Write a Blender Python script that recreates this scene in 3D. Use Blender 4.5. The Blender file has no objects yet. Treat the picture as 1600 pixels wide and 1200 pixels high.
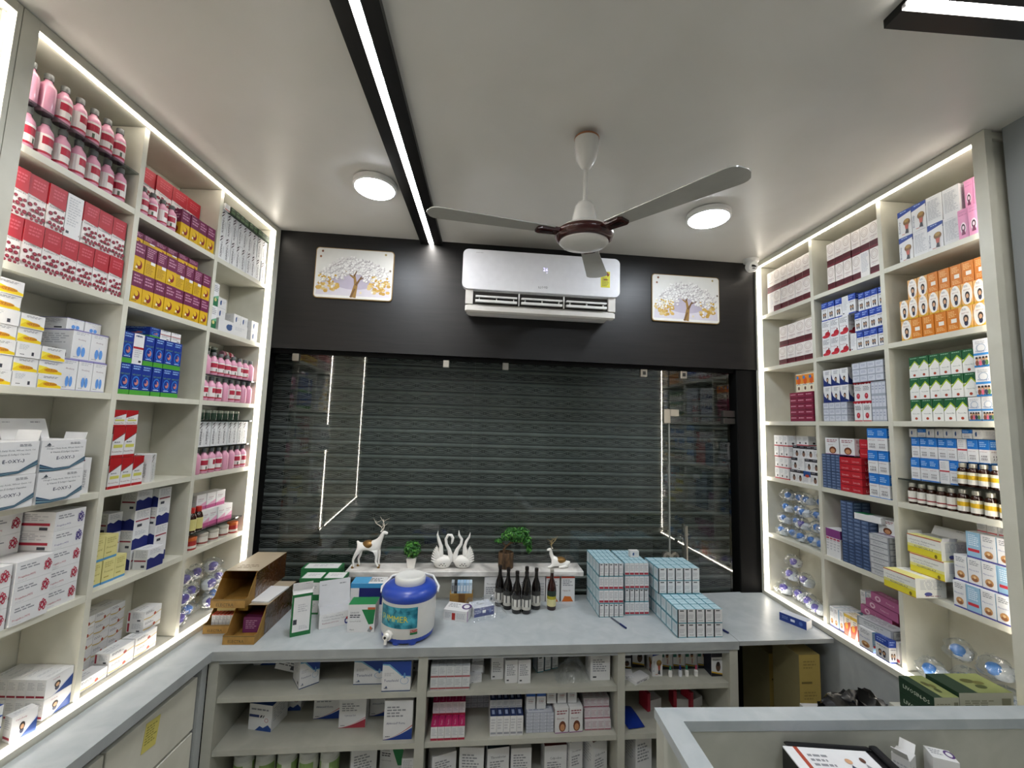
import bpy, math, random
from mathutils import Matrix, Vector
random.seed(11)
sc = bpy.context.scene
COL = sc.collection
R90 = math.pi / 2

# ------------------------------------------------------------------ camera
F_PX, PITCH, ROLL, YAW = 632.73, 0.09605, 0.0317, 0.0188
CAM_Z = 1.75
_fw = Vector((math.sin(YAW) * math.cos(PITCH), math.cos(YAW) * math.cos(PITCH), math.sin(PITCH)))
_rt = Vector((math.cos(YAW), -math.sin(YAW), 0)); _up = _rt.cross(_fw)
_r2 = math.cos(ROLL) * _rt + math.sin(ROLL) * _up
_u2 = -math.sin(ROLL) * _rt + math.cos(ROLL) * _up
cam_data = bpy.data.cameras.new('camera'); cam_data.sensor_width = 36.0
cam_data.lens = F_PX * 36.0 / 1600.0; cam_data.clip_start = 0.02
cam = bpy.data.objects.new('camera', cam_data); COL.objects.link(cam)
cam.matrix_world = Matrix(((_r2.x, _u2.x, -_fw.x, 0), (_r2.y, _u2.y, -_fw.y, 0), (_r2.z, _u2.z, -_fw.z, CAM_Z), (0, 0, 0, 1)))
sc.camera = cam

# ------------------------------------------------------------------ light set-up
LED = 16.0
STRIP = 55.0
PANEL = 80.0
sc.view_settings.view_transform = 'Standard'; sc.view_settings.look = 'None'
sc.view_settings.gamma = 1.0; sc.view_settings.use_curve_mapping = False
sc.view_settings.exposure = 0.42
world = bpy.data.worlds.new('world'); sc.world = world; world.use_nodes = True
world.node_tree.nodes['Background'].inputs[0].default_value = (0.9, 0.93, 1.0, 1)
world.node_tree.nodes['Background'].inputs[1].default_value = 0.05

# ------------------------------------------------------------------ materials
def lin(c):
    c /= 255.0
    return c / 12.92 if c <= 0.04045 else ((c + 0.055) / 1.055) ** 2.4
def rgb(hexs):
    h = hexs.lstrip('#')
    return tuple(lin(int(h[i:i + 2], 16)) for i in (0, 2, 4)) + (1.0,)
_mats = {}
def mat(hexs, rough=0.5, metal=0.0, var=0.06, scale=30.0, spec=0.4, bump=0.0):
    key = (hexs, rough, metal, var, scale, spec, bump)
    if key in _mats: return _mats[key]
    m = bpy.data.materials.new('paint_' + hexs.lstrip('#')); m.use_nodes = True
    nt = m.node_tree; b = nt.nodes['Principled BSDF']
    tc = nt.nodes.new('ShaderNodeTexCoord'); nz = nt.nodes.new('ShaderNodeTexNoise')
    nz.inputs['Scale'].default_value = scale; nz.inputs['Detail'].default_value = 2.0
    nt.links.new(tc.outputs['Object'], nz.inputs['Vector'])
    mx = nt.nodes.new('ShaderNodeMix'); mx.data_type = 'RGBA'
    c = rgb(hexs)
    mx.inputs[6].default_value = tuple(x * (1 - var) for x in c[:3]) + (1,)
    mx.inputs[7].default_value = tuple(min(1, x * (1 + var)) for x in c[:3]) + (1,)
    nt.links.new(nz.outputs['Fac'], mx.inputs[0]); nt.links.new(mx.outputs[2], b.inputs['Base Color'])
    b.inputs['Roughness'].default_value = rough; b.inputs['Metallic'].default_value = metal
    b.inputs['Specular IOR Level'].default_value = spec
    if bump:
        bp = nt.nodes.new('ShaderNodeBump'); bp.inputs['Strength'].default_value = bump; bp.inputs['Distance'].default_value = 0.002
        nt.links.new(nz.outputs['Fac'], bp.inputs['Height']); nt.links.new(bp.outputs['Normal'], b.inputs['Normal'])
    _mats[key] = m
    return m
def emit(name, hexs, strength):
    m = bpy.data.materials.new(name); m.use_nodes = True; nt = m.node_tree
    for n in list(nt.nodes): nt.nodes.remove(n)
    e = nt.nodes.new('ShaderNodeEmission'); o = nt.nodes.new('ShaderNodeOutputMaterial')
    e.inputs[0].default_value = rgb(hexs); e.inputs[1].default_value = strength
    nt.links.new(e.outputs[0], o.inputs[0]); return m
def glassy(name, tint, rough=0.02, ior=1.45, base=0.0, gloss='#ffffff', wrinkle=0.0, milk=0.0):
    """thin clear sheet: see-through plus fresnel reflection"""
    m = bpy.data.materials.new(name); m.use_nodes = True; nt = m.node_tree
    for n in list(nt.nodes): nt.nodes.remove(n)
    t = nt.nodes.new('ShaderNodeBsdfTransparent'); t.inputs[0].default_value = rgb(tint)
    g = nt.nodes.new('ShaderNodeBsdfGlossy'); g.inputs['Roughness'].default_value = rough; g.inputs[0].default_value = rgb(gloss)
    fr = nt.nodes.new('ShaderNodeFresnel'); fr.inputs[0].default_value = ior
    ad = nt.nodes.new('ShaderNodeMath'); ad.operation = 'ADD'; ad.use_clamp = True; ad.inputs[1].default_value = base
    mx = nt.nodes.new('ShaderNodeMixShader'); o = nt.nodes.new('ShaderNodeOutputMaterial')
    geo = nt.nodes.new('ShaderNodeNewGeometry'); inv = nt.nodes.new('ShaderNodeMath'); inv.operation = 'SUBTRACT'; inv.inputs[0].default_value = 1.0
    mu = nt.nodes.new('ShaderNodeMath'); mu.operation = 'MULTIPLY'   # only the outer skin reflects: no light is trapped inside a thin sheet
    nt.links.new(geo.outputs['Backfacing'], inv.inputs[1]); nt.links.new(fr.outputs[0], ad.inputs[0]); nt.links.new(ad.outputs[0], mu.inputs[0]); nt.links.new(inv.outputs[0], mu.inputs[1]); nt.links.new(mu.outputs[0], mx.inputs[0])
    nt.links.new(t.outputs[0], mx.inputs[1]); nt.links.new(g.outputs[0], mx.inputs[2]); 
    if milk:
        df = nt.nodes.new('ShaderNodeBsdfDiffuse'); df.inputs[0].default_value = rgb('#eef1f3'); m2 = nt.nodes.new('ShaderNodeMixShader'); m2.inputs[0].default_value = milk
        nt.links.new(mx.outputs[0], m2.inputs[1]); nt.links.new(df.outputs[0], m2.inputs[2]); nt.links.new(m2.outputs[0], o.inputs[0])
    else: nt.links.new(mx.outputs[0], o.inputs[0])
    if wrinkle:
        tc = nt.nodes.new('ShaderNodeTexCoord'); nz = nt.nodes.new('ShaderNodeTexNoise'); nz.inputs['Scale'].default_value = 45
        bp = nt.nodes.new('ShaderNodeBump'); bp.inputs['Strength'].default_value = wrinkle; bp.inputs['Distance'].default_value = 0.01
        nt.links.new(tc.outputs['Object'], nz.inputs['Vector']); nt.links.new(nz.outputs['Fac'], bp.inputs['Height'])
        nt.links.new(bp.outputs['Normal'], g.inputs['Normal']); nt.links.new(bp.outputs['Normal'], fr.inputs['Normal'])
    return m
def grain(name, h1, h2, scale=(1, 1, 1), rough=0.4, nscale=6.0, detail=6.0, bump=0.0, contrast=(0.35, 0.65), spec=0.4):
    """noise-streaked surface (laminate, marble, bark, laminate board)"""
    m = bpy.data.materials.new(name); m.use_nodes = True; nt = m.node_tree; b = nt.nodes['Principled BSDF']
    tc = nt.nodes.new('ShaderNodeTexCoord'); mp = nt.nodes.new('ShaderNodeMapping'); mp.inputs['Scale'].default_value = scale
    nz = nt.nodes.new('ShaderNodeTexNoise'); nz.inputs['Scale'].default_value = nscale; nz.inputs['Detail'].default_value = detail
    nz.inputs['Distortion'].default_value = 0.6
    cr = nt.nodes.new('ShaderNodeValToRGB'); cr.color_ramp.elements[0].position = contrast[0]; cr.color_ramp.elements[1].position = contrast[1]
    cr.color_ramp.elements[0].color = rgb(h1); cr.color_ramp.elements[1].color = rgb(h2)
    nt.links.new(tc.outputs['Object'], mp.inputs[0]); nt.links.new(mp.outputs[0], nz.inputs['Vector'])
    nt.links.new(nz.outputs['Fac'], cr.inputs[0]); nt.links.new(cr.outputs[0], b.inputs['Base Color'])
    b.inputs['Roughness'].default_value = rough; b.inputs['Specular IOR Level'].default_value = spec
    if bump:
        bp = nt.nodes.new('ShaderNodeBump'); bp.inputs['Strength'].default_value = bump; bp.inputs['Distance'].default_value = 0.003
        nt.links.new(nz.outputs['Fac'], bp.inputs['Height']); nt.links.new(bp.outputs['Normal'], b.inputs['Normal'])
    return m
M_LAM = grain('cream_laminate', '#c7c5b6', '#cfcdbf', (1, 1, 1), 0.42, 9, 4)
M_COUNTER = grain('grey_white_laminate', '#a3aaad', '#afb5b7', (1, 1, 1), 0.35, 14, 5)
M_EDGE = grain('edge_band', '#989c9c', '#a3a7a6', (1, 1, 1), 0.4, 12, 4)
M_CARC = grain('cabinet_carcass', '#a9a99e', '#b4b4a9', (1, 1, 1), 0.5, 10, 4)
M_CEIL = grain('ceiling_paint', '#d2d0c9', '#d8d6d0', (1, 1, 1), 0.36, 3, 3, spec=0.55)
M_BLACK = grain('black_laminate', '#0b0a0a', '#141212', (1, 1, 14), 0.42, 5, 6, spec=0.4)
M_JAMB = mat('#050505', 0.65, spec=0.15)
M_MARBLE = grain('marble', '#8d8a86', '#e4e1dc', (3, 3, 5), 0.25, 2.2, 8, contrast=(0.3, 0.58))
M_SHUT = grain('shutter_paint', '#6a6f6d', '#7a7f7d', (1, 1, 1), 0.38, 8, 4)
M_WALL = mat('#8f9496', 0.6, scale=3)
M_FLOOR = grain('floor_tile', '#b5b1a8', '#c4c0b8', (1, 1, 1), 0.25, 4, 6)
M_LED = emit('led_strip_light', '#fff6ea', LED)
M_STRIP = emit('ceiling_strip_light', '#fdf8f2', STRIP)
M_PANEL = emit('panel_light_diffuser', '#eef6ff', PANEL)
M_GLASS = glassy('clear_glass', '#eef1ef', 0.0, 1.5, 0.045)
M_SHELFGLASS = glassy('smoked_shelf_glass', '#c3c9cb', 0.05, 1.5, 0.08)
M_FILM = glassy('clear_polythene', '#f4f6f7', 0.12, 1.4, 0.05, wrinkle=0.9, milk=0.04)
M_STEEL = mat('#a8a49b', 0.28, 0.9)
M_WHITEP = mat('#e9e9e6', 0.3, spec=0.5)
M_CERAMIC = mat('#f1efe9', 0.15, spec=0.6)
M_GOLD = mat('#8a6a3c', 0.35, 0.6, var=0.25, scale=60)

# ------------------------------------------------------------------ mesh builder
_txt = {}
def text_geo(s):
    if s in _txt: return _txt[s]
    cu = bpy.data.curves.new('t', 'FONT'); cu.body = s; cu.resolution_u = 1; cu.size = 1.0; cu.fill_mode = 'FRONT'
    ob = bpy.data.objects.new('t', cu)
    me = bpy.data.meshes.new_from_object(ob)
    vs = [(v.co.x, v.co.y) for v in me.vertices]; fs = [tuple(p.vertices) for p in me.polygons]
    bpy.data.objects.remove(ob); bpy.data.curves.remove(cu); bpy.data.meshes.remove(me)
    x0 = min(v[0] for v in vs); x1 = max(v[0] for v in vs); y0 = min(v[1] for v in vs); y1 = max(v[1] for v in vs)
    _txt[s] = ([((x - x0) / (y1 - y0), (y - y0) / (y1 - y0)) for x, y in vs], fs, (x1 - x0) / (y1 - y0))
    return _txt[s]
class MB:
    def __init__(self): self.v = []; self.f = []; self.m = []; self.mats = []
    def mi(self, m):
        if isinstance(m, str): m = mat(m)
        if m not in self.mats: self.mats.append(m)
        return self.mats.index(m)
    def face(self, pts, m):
        n = len(self.v); self.v += [tuple(p) for p in pts]; self.f.append(tuple(range(n, n + len(pts)))); self.m.append(self.mi(m))
    def raw(self, vs, fs, m):
        n = len(self.v); self.v += [tuple(p) for p in vs]; k = self.mi(m)
        for f in fs: self.f.append(tuple(i + n for i in f)); self.m.append(k)
    def box(self, x0, y0, z0, x1, y1, z1, m, cols=None, ch=0.0):
        if ch:
            return self.chbox(x0, y0, z0, x1, y1, z1, m, ch)
        P = [(x0, y0, z0), (x1, y0, z0), (x1, y1, z0), (x0, y1, z0), (x0, y0, z1), (x1, y0, z1), (x1, y1, z1), (x0, y1, z1)]
        n = len(self.v); self.v += P
        for key, f in (('D', (0, 3, 2, 1)), ('T', (4, 5, 6, 7)), ('F', (0, 1, 5, 4)), ('R', (1, 2, 6, 5)), ('B', (2, 3, 7, 6)), ('L', (3, 0, 4, 7))):
            self.f.append(tuple(i + n for i in f)); self.m.append(self.mi((cols or {}).get(key, m)))
        return self
    def chbox(self, x0, y0, z0, x1, y1, z1, m, c):
        # chamfered box: rings along z
        def ring(i, z): return [(x0 + i + c, y0 + i, z), (x1 - i - c, y0 + i, z), (x1 - i, y0 + i + c, z), (x1 - i, y1 - i - c, z), (x1 - i - c, y1 - i, z), (x0 + i + c, y1 - i, z), (x0 + i, y1 - i - c, z), (x0 + i, y0 + i + c, z)]
        rs = [ring(c, z0), ring(0, z0 + c), ring(0, z1 - c), ring(c, z1)]
        n = len(self.v); k = self.mi(m)
        for r in rs: self.v += r
        for a in range(3):
            for i in range(8):
                j = (i + 1) % 8; self.f.append((n + a * 8 + i, n + a * 8 + j, n + a * 8 + 8 + j, n + a * 8 + 8 + i)); self.m.append(k)
        self.f.append(tuple(n + i for i in range(7, -1, -1))); self.m.append(k)
        self.f.append(tuple(n + 24 + i for i in range(8))); self.m.append(k)
        return self
    def lathe(self, prof, n, m, c=(0, 0, 0), cap=True, sx=1.0, sy=1.0, mats=None):
        b = len(self.v); k = self.mi(m)
        for r, z in prof:
            for i in range(n):
                a = 2 * math.pi * i / n; self.v.append((c[0] + r * sx * math.cos(a), c[1] + r * sy * math.sin(a), c[2] + z))
        for j in range(len(prof) - 1):
            kk = self.mi(mats[j]) if mats and mats[j] else k
            for i in range(n):
                i2 = (i + 1) % n; self.f.append((b + j * n + i, b + j * n + i2, b + (j + 1) * n + i2, b + (j + 1) * n + i)); self.m.append(kk)
        if cap:
            self.f.append(tuple(b + i for i in range(n - 1, -1, -1))); self.m.append(k)
            e = b + (len(prof) - 1) * n; self.f.append(tuple(e + i for i in range(n))); self.m.append(self.mi(mats[-1]) if mats and mats[-1] else k)
        return self
    def tube(self, pts, rad, n, m, cap=True):
        pts = [Vector(p) for p in pts]; b = len(self.v); k = self.mi(m); L = len(pts)
        rad = rad if isinstance(rad, (list, tuple)) else [rad] * L
        prev = None
        for i, p in enumerate(pts):
            d = (pts[min(i + 1, L - 1)] - pts[max(i - 1, 0)]).normalized()
            if prev is None: prev = d.orthogonal().normalized()
            u = (prev - d * prev.dot(d)).normalized(); prev = u; w = d.cross(u)
            for j in range(n):
                a = 2 * math.pi * j / n; self.v.append(tuple(p + rad[i] * (math.cos(a) * u + math.sin(a) * w)))
        for i in range(L - 1):
            for j in range(n):
                j2 = (j + 1) % n; self.f.append((b + i * n + j, b + i * n + j2, b + (i + 1) * n + j2, b + (i + 1) * n + j)); self.m.append(k)
        if cap:
            self.f.append(tuple(b + j for j in range(n - 1, -1, -1))); self.m.append(k)
            self.f.append(tuple(b + (L - 1) * n + j for j in range(n))); self.m.append(k)
        return self
    def blob(self, c, r, m, n=10, k=6):
        prof = []
        for i in range(k + 1):
            a = -R90 + math.pi * i / k; prof.append((max(1e-4, math.cos(a)), math.sin(a)))
        b = len(self.v); kk = self.mi(m)
        for pr, pz in prof:
            for i in range(n):
                a = 2 * math.pi * i / n; self.v.append((c[0] + r[0] * pr * math.cos(a), c[1] + r[1] * pr * math.sin(a), c[2] + r[2] * pz))
        for j in range(k):
            for i in range(n):
                i2 = (i + 1) % n; self.f.append((b + j * n + i, b + j * n + i2, b + (j + 1) * n + i2, b + (j + 1) * n + i)); self.m.append(kk)
        return self
    def prism(self, pts, z0, z1, m, axis='z', top=None):
        n = len(pts); b = len(self.v); k = self.mi(m)
        for z in (z0, z1):
            for x, y in pts:
                self.v.append((x, y, z) if axis == 'z' else (x, z, y))
        fs = [tuple(b + i for i in range(n - 1, -1, -1)), tuple(b + n + i for i in range(n))]
        sides = [(b + i, b + (i + 1) % n, b + n + (i + 1) % n, b + n + i) for i in range(n)]
        if axis != 'z': fs = [f[::-1] for f in fs]; sides = [f[::-1] for f in sides]
        self.f += fs; self.m += [k, self.mi(top) if top else k]
        self.f += sides; self.m += [k] * n
        return self
    # ---- print on a flat face: o origin, u and v edge vectors, n normal
    def decals(self, o, u, v, n, items):
        o, u, v, n = Vector(o), Vector(u), Vector(v), Vector(n); W, H = u.length, v.length
        lift = 0.0
        for it in items:
            lift += 0.00022; k = it[0]; oo = o + n * lift
            P = lambda a, b: oo + u * a + v * b
            if k == 'r': self.face([P(it[1], it[2]), P(it[3], it[2]), P(it[3], it[4]), P(it[1], it[4])], it[5])
            elif k == 'e':
                q = 12 if len(it) < 7 else it[6]
                self.face([P(it[1] + it[3] * math.cos(2 * math.pi * i / q), it[2] + it[4] * math.sin(2 * math.pi * i / q)) for i in range(q)], it[5])
            elif k == 'o':   # ring
                q = 16; n0 = len(self.v); kk = self.mi(it[5])
                for f in (1.0, it[6]):
                    for i in range(q):
                        a = 2 * math.pi * i / q; self.v.append(tuple(P(it[1] + it[3] * f * math.cos(a), it[2] + it[4] * f * math.sin(a))))
                for i in range(q):
                    j = (i + 1) % q; self.f.append((n0 + i, n0 + j, n0 + q + j, n0 + q + i)); self.m.append(kk)
            elif k == 'p': self.face([P(a, b) for a, b in it[1]], it[2])
            elif k in ('t', 'tv'):
                vs, fs, wd = text_geo(it[5]); mw = it[6] if len(it) > 6 else 0.92
                if k == 't':
                    hh = it[3] * H; ww = wd * hh
                    if ww > mw * W: hh *= mw * W / ww; ww = mw * W
                    pts = [oo + u * it[1] + v * it[2] + u / W * (x * hh - ww / 2) + v / H * ((y - 0.5) * hh) for x, y in vs]
                else:
                    hh = it[3] * W; ww = wd * hh
                    if ww > mw * H: hh *= mw * H / ww; ww = mw * H
                    pts = [oo + u * it[1] + v * it[2] + v / H * (x * hh - ww / 2) - u / W * ((y - 0.5) * hh) for x, y in vs]
                self.raw(pts, fs, it[4])
            elif k == 'w':   # lines of small print as broken words
                u0, v0, u1, v1, nl, c = it[1:7]; rr = random.Random(int((u0 * 7 + v0 * 13 + u1 * 3) * 1000) + nl)
                for i in range(nl):
                    b1 = v1 - (v1 - v0) * i / nl; b0 = b1 - (v1 - v0) / nl * 0.5; x = u0
                    end = u1 - (u1 - u0) * rr.choice((0, 0.1, 0.3))
                    while x < end - 0.01:
                        l = min((u1 - u0) * rr.uniform(0.12, 0.3), end - x); self.face([P(x, b0), P(x + l, b0), P(x + l, b1), P(x, b1)], c); x += l + (u1 - u0) * 0.05
        return self
    def build(self, name, smooth=None):
        me = bpy.data.meshes.new(name); me.from_pydata(self.v, [], self.f)
        for m in self.mats: me.materials.append(m)
        me.polygons.foreach_set('material_index', self.m)
        if smooth is not None:
            me.polygons.foreach_set('use_smooth', [True] * len(self.f))
            me.update(); me.set_sharp_from_angle(angle=math.radians(smooth))
        me.update(); return me

def skin(verts, edges, m, sub=2, smooth=True):
    """verts (x,y,z,r[,r2]); grows a continuous body over the edges and returns the mesh"""
    me = bpy.data.meshes.new('skin'); me.from_pydata([v[:3] for v in verts], edges, [])
    ob = bpy.data.objects.new('skin', me); COL.objects.link(ob)
    sk = ob.modifiers.new('s', 'SKIN'); sk.use_smooth_shade = smooth; sk.branch_smoothing = 0.6
    ly = me.skin_vertices[0].data if me.skin_vertices else None
    if ly is None:
        import bmesh
        bm = bmesh.new(); bm.from_mesh(me); bm.verts.layers.skin.verify(); bm.to_mesh(me); bm.free(); ly = me.skin_vertices[0].data
    for i, v in enumerate(verts):
        ly[i].radius = (v[3], v[4] if len(v) > 4 else v[3]); ly[i].use_root = (i == 0)
    sb = ob.modifiers.new('d', 'SUBSURF'); sb.levels = sub; sb.render_levels = sub
    dg = bpy.context.evaluated_depsgraph_get(); dg.update()
    out = bpy.data.meshes.new_from_object(ob.evaluated_get(dg))
    bpy.data.objects.remove(ob); bpy.data.meshes.remove(me)
    out.materials.clear(); out.materials.append(m)
    out.polygons.foreach_set('material_index', [0] * len(out.polygons))
    return out

# ------------------------------------------------------------------ objects, frames, labels
B_ANG = 0.0739427; G_ANG = -0.0403087
TB = Vector((math.cos(B_ANG), math.sin(B_ANG), 0)); NB = Vector((-math.sin(B_ANG), math.cos(B_ANG), 0))
TR = Vector((math.sin(G_ANG), math.cos(G_ANG), 0)); NR = Vector((math.cos(G_ANG), -math.sin(G_ANG), 0))
XL, XR = -1.26, 1.602          # front edges of the rack boards (left rack x, right rack normal distance)
def fr(f, s, dep, z, rot=0.0):
    """placement matrix. L/R: s along the rack, dep behind the board edge. B: s along back wall, dep distance to it from camera."""
    if f == 'L': loc, a = Vector((XL - dep, s, z)), R90
    elif f == 'R':
        loc = NR * (XR + dep) + TR * s; loc.z = z; a = -R90 - G_ANG
    else:
        loc = TB * s + NB * dep; loc.z = z; a = B_ANG
    return Matrix.Translation(loc) @ Matrix.Rotation(a + rot, 4, 'Z')
def obj(name, me, parent=None, M=None):
    o = bpy.data.objects.new(name, me); COL.objects.link(o)
    if parent is not None: o.parent = parent
    if M is not None: o.matrix_basis = M
    return o
_labels = {}
def tag(o, label, cat, group=None):
    n = len(label.replace(',', ' ').split())
    if not 4 <= n <= 16: print('LABEL LENGTH', n, label)
    if label in _labels and not (group and _labels[label] == group): print('LABEL TWICE', label)
    _labels[label] = group
    o['label'] = label; o['category'] = cat
    if group: o['group'] = group
    return o
def thing(name, label, cat, M, group=None):
    o = obj(name, None, None, M); o.empty_display_size = 0.02
    return tag(o, label, cat, group)
def struct(name, me, parent=None):
    o = obj(name, me, parent)
    if parent is None: o['kind'] = 'structure'
    return o
ORD = 'zeroth first second third fourth fifth sixth seventh eighth ninth tenth eleventh twelfth thirteenth fourteenth fifteenth sixteenth'.split()
SHELF = ['top', 'second', 'third', 'fourth', 'fifth', 'bottom']
ZB = [2.427, 2.116, 1.805, 1.494, 1.183, 0.875]

# ================================================================== the setting
def boxmesh(name, x0, y0, z0, x1, y1, z1, m, ch=0.0):
    return MB().box(x0, y0, z0, x1, y1, z1, m, ch=ch).build(name)
def bframe(o): o.matrix_basis = fr('B', 0, 0, 0); return o
def rframe(o):      # local x = distance from camera along NR, local y = s along the right rack
    o.matrix_basis = Matrix.Rotation(-G_ANG, 4, 'Z'); return o
struct('floor', boxmesh('floor', -1.7, -1.9, -0.1, 2.1, 2.8, 0.0, M_FLOOR))
struct('ceiling', boxmesh('ceiling', -1.7, -1.9, 2.75, 2.1, 2.8, 2.85, M_CEIL))
struct('wall_left', boxmesh('wall_left', -1.6, -1.9, 0, -1.47, 2.24, 2.75, M_WALL))
struct('wall_front', boxmesh('wall_front', -1.6, -1.9, 0, 2.1, -1.8, 2.75, M_WALL))
rframe(struct('wall_right', MB().box(1.63, -2.0, 0, 1.80, 1.128, 2.75, M_WALL).box(1.80, -2.0, 0, 1.95, 2.9, 2.75, M_WALL).build('wall_right')))
# black header over the shop front, with black piers and an added light-blocking enclosure behind the shutter
hd = MB().box(-1.35, 2.214, 2.105, 1.80, 2.30, 2.75, M_BLACK)
bframe(struct('wall_back', hd.build('wall_back')))
bframe(struct('trim_1', MB().box(1.525, 2.222, 0.0, 1.80, 2.32, 2.104, M_JAMB, ch=0.004).build('trim_1')))
bframe(struct('trim_2', MB().box(-1.35, 2.20, 0.0, -1.085, 2.30, 2.104, M_JAMB).build('trim_2')))
bframe(struct('trim_3', MB().box(-1.084, 2.24, 2.085, 1.524, 2.29, 2.104, M_JAMB).build('trim_3')))
bframe(struct('shutter_light_block', MB().box(-1.5, 2.56, 0, 1.95, 2.62, 2.75, M_JAMB).box(-1.5, 2.31, 0, -1.45, 2.56, 2.75, M_JAMB).box(1.88, 2.33, 0, 1.95, 2.56, 2.75, M_JAMB).build('shutter_light_block')))  # unseen walls added to stop ambient light leaking round the shutter

# ------------------------------------------------------------------ rolling shutter: one slat mesh with a braided band, repeated
sh = thing('rolling_shutter', 'closed dark green-grey rolling shutter with braided slats behind the glass', 'shutter', fr('B', 0, 2.52, 0))
sm = MB()
prof = [(0.0, 0.0), (-0.006, 0.003), (-0.010, 0.010), (-0.010, 0.052), (-0.018, 0.058), (-0.019, 0.066), (-0.012, 0.073), (0.0, 0.0755)]
x0, x1 = -1.40, 1.84
for i in range(len(prof) - 1):
    (a, b), (c, d) = prof[i], prof[i + 1]
    sm.face([(x0, a, b), (x1, a, b), (x1, c, d), (x0, c, d)], M_SHUT)
sm.face([(x0, 0.0, 0), (x0, 0, 0.0755), (x1, 0, 0.0755), (x1, 0.0, 0)], M_SHUT)
M_BRAID = mat('#0b0e0f', 0.5)
nseg = 16; per = 0.105; N = int((x1 - x0) / per)
for strand in range(2):
    for off, wd in ((0.0046, 0.0034), (-0.0046, 0.0034)):
        vs = []; fs = []
        for i in range(N * nseg + 1):
            x = x0 + i * per / nseg; k = i / nseg
            a = 2 * math.pi * k / 2 + strand * math.pi
            z = 0.031 + 0.0125 * math.sin(a) + off
            vs += [(x, -0.0108, z - wd / 2), (x, -0.0108, z + wd / 2)]
        for i in range(N * nseg): fs.append((2 * i, 2 * i + 2, 2 * i + 3, 2 * i + 1))
        sm.raw(vs, fs, M_BRAID)
for i in range(N):
    cx = x0 + (i + 0.0) * per
    vs = []; fs = []
    for j in range(12):
        a = 2 * math.pi * j / 12
        for q in (1.0, 0.6): vs.append((cx + 0.014 * q * math.cos(a), -0.0109, 0.031 + 0.006 * q * math.sin(a)))
    for j in range(12):
        k = (j + 1) % 12; fs.append((2 * j, 2 * k, 2 * k + 1, 2 * j + 1))
    sm.raw(vs, fs, M_BRAID)
for zz in (0.0135, 0.0485):
    sm.face([(x0, -0.0107, zz - 0.001), (x1, -0.0107, zz - 0.001), (x1, -0.0107, zz + 0.001), (x0, -0.0107, zz + 0.001)], M_BRAID)
slat = sm.build('slat')
for i in range(24): obj('slat', slat, sh, Matrix.Translation((0, 0, 0.30 + 0.0775 * i)))

# ------------------------------------------------------------------ glass shop front
def pane(name, t0, t1, z0, z1):
    return bframe(struct(name, MB().box(t0, 2.256, z0, t1, 2.264, z1, M_GLASS).build(name)))
w1 = pane('window_1', -0.975, 0.000, 0.02, 2.10)
w2 = pane('window_2', 0.004, 1.125, 0.02, 2.10)
w3 = pane('window_3', 1.131, 1.50, 1.825, 2.10)
dr = pane('door_1', 1.133, 1.50, 0.02, 1.817)
seal = MB().box(1.1255, 2.254, 0.05, 1.1325, 2.266, 1.80, mat('#8e918c', 0.4)).build('edge_seal')
obj('edge_seal', seal, dr)
def patch(parent, name, parts):
    m = MB()
    for p in parts: m.box(*p, ch=0.002)
    return obj(name, m.build(name), parent)
for i, (t, zz) in enumerate(((-0.96, 2.065), (-0.161, 2.065), (0.17, 2.065))):
    patch(w1 if i < 2 else w2, 'glass_clip', [(t - 0.017, 2.246, zz - 0.02, t + 0.017, 2.274, zz + 0.025, M_STEEL)])
for t in (0.975, 1.216):
    m = MB().box(t - 0.02, 2.244, 2.04, t + 0.02, 2.274, 2.085, M_STEEL, ch=0.003).box(t - 0.009, 2.241, 2.052, t + 0.009, 2.244, 2.072, mat('#3a3a38', 0.3, 0.5), ch=0.001)
    obj('glass_clip', m.build('glass_clip'), w2 if t < 1.1 else w3)
patch(w3, 'corner_patch', [(1.094, 2.244, 1.778, 1.133, 2.276, 1.858, mat('#b9b2a4', 0.3, 0.8)), (1.1332, 2.244, 1.819, 1.184, 2.276, 1.858, mat('#b9b2a4', 0.3, 0.8))])
patch(dr, 'hinge_patch', [(1.455, 2.242, 1.785, 1.575, 2.278, 1.818, mat('#5d5c58', 0.3, 0.8))])
patch(w3, 'pivot_patch', [(1.455, 2.242, 1.824, 1.585, 2.278, 1.862, mat('#5d5c58', 0.3, 0.8))])
hm = MB()
hm.tube([(1.195, 2.20, 0.90), (1.195, 2.20, 1.215)], 0.0095, 12, M_STEEL)
hm.tube([(1.195, 2.20, 1.15), (1.195, 2.256, 1.15)], 0.006, 8, M_STEEL); hm.tube([(1.195, 2.20, 0.96), (1.195, 2.256, 0.96)], 0.006, 8, M_STEEL)
obj('pull_handle', hm.build('pull_handle', 40), dr)
hm = MB()
hm.tube([(1.245, 2.32, 0.90), (1.245, 2.32, 1.20)], 0.0095, 12, M_STEEL)
hm.tube([(1.245, 2.32, 1.15), (1.245, 2.264, 1.15)], 0.006, 8, M_STEEL); hm.tube([(1.245, 2.32, 0.96), (1.245, 2.264, 0.96)], 0.006, 8, M_STEEL)
obj('pull_handle', hm.build('pull_handle', 40), dr)
for t in (1.112, 1.155):
    lk = MB().tube([(t, 2.246, 1.035), (t, 2.274, 1.035)], 0.024, 20, M_STEEL).tube([(t, 2.242, 1.035), (t, 2.247, 1.035)], 0.010, 12, mat('#6b6860', 0.3, 0.8))
    obj('lock_disc', lk.build('lock_disc', 40), dr if t > 1.13 else w2)

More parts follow.
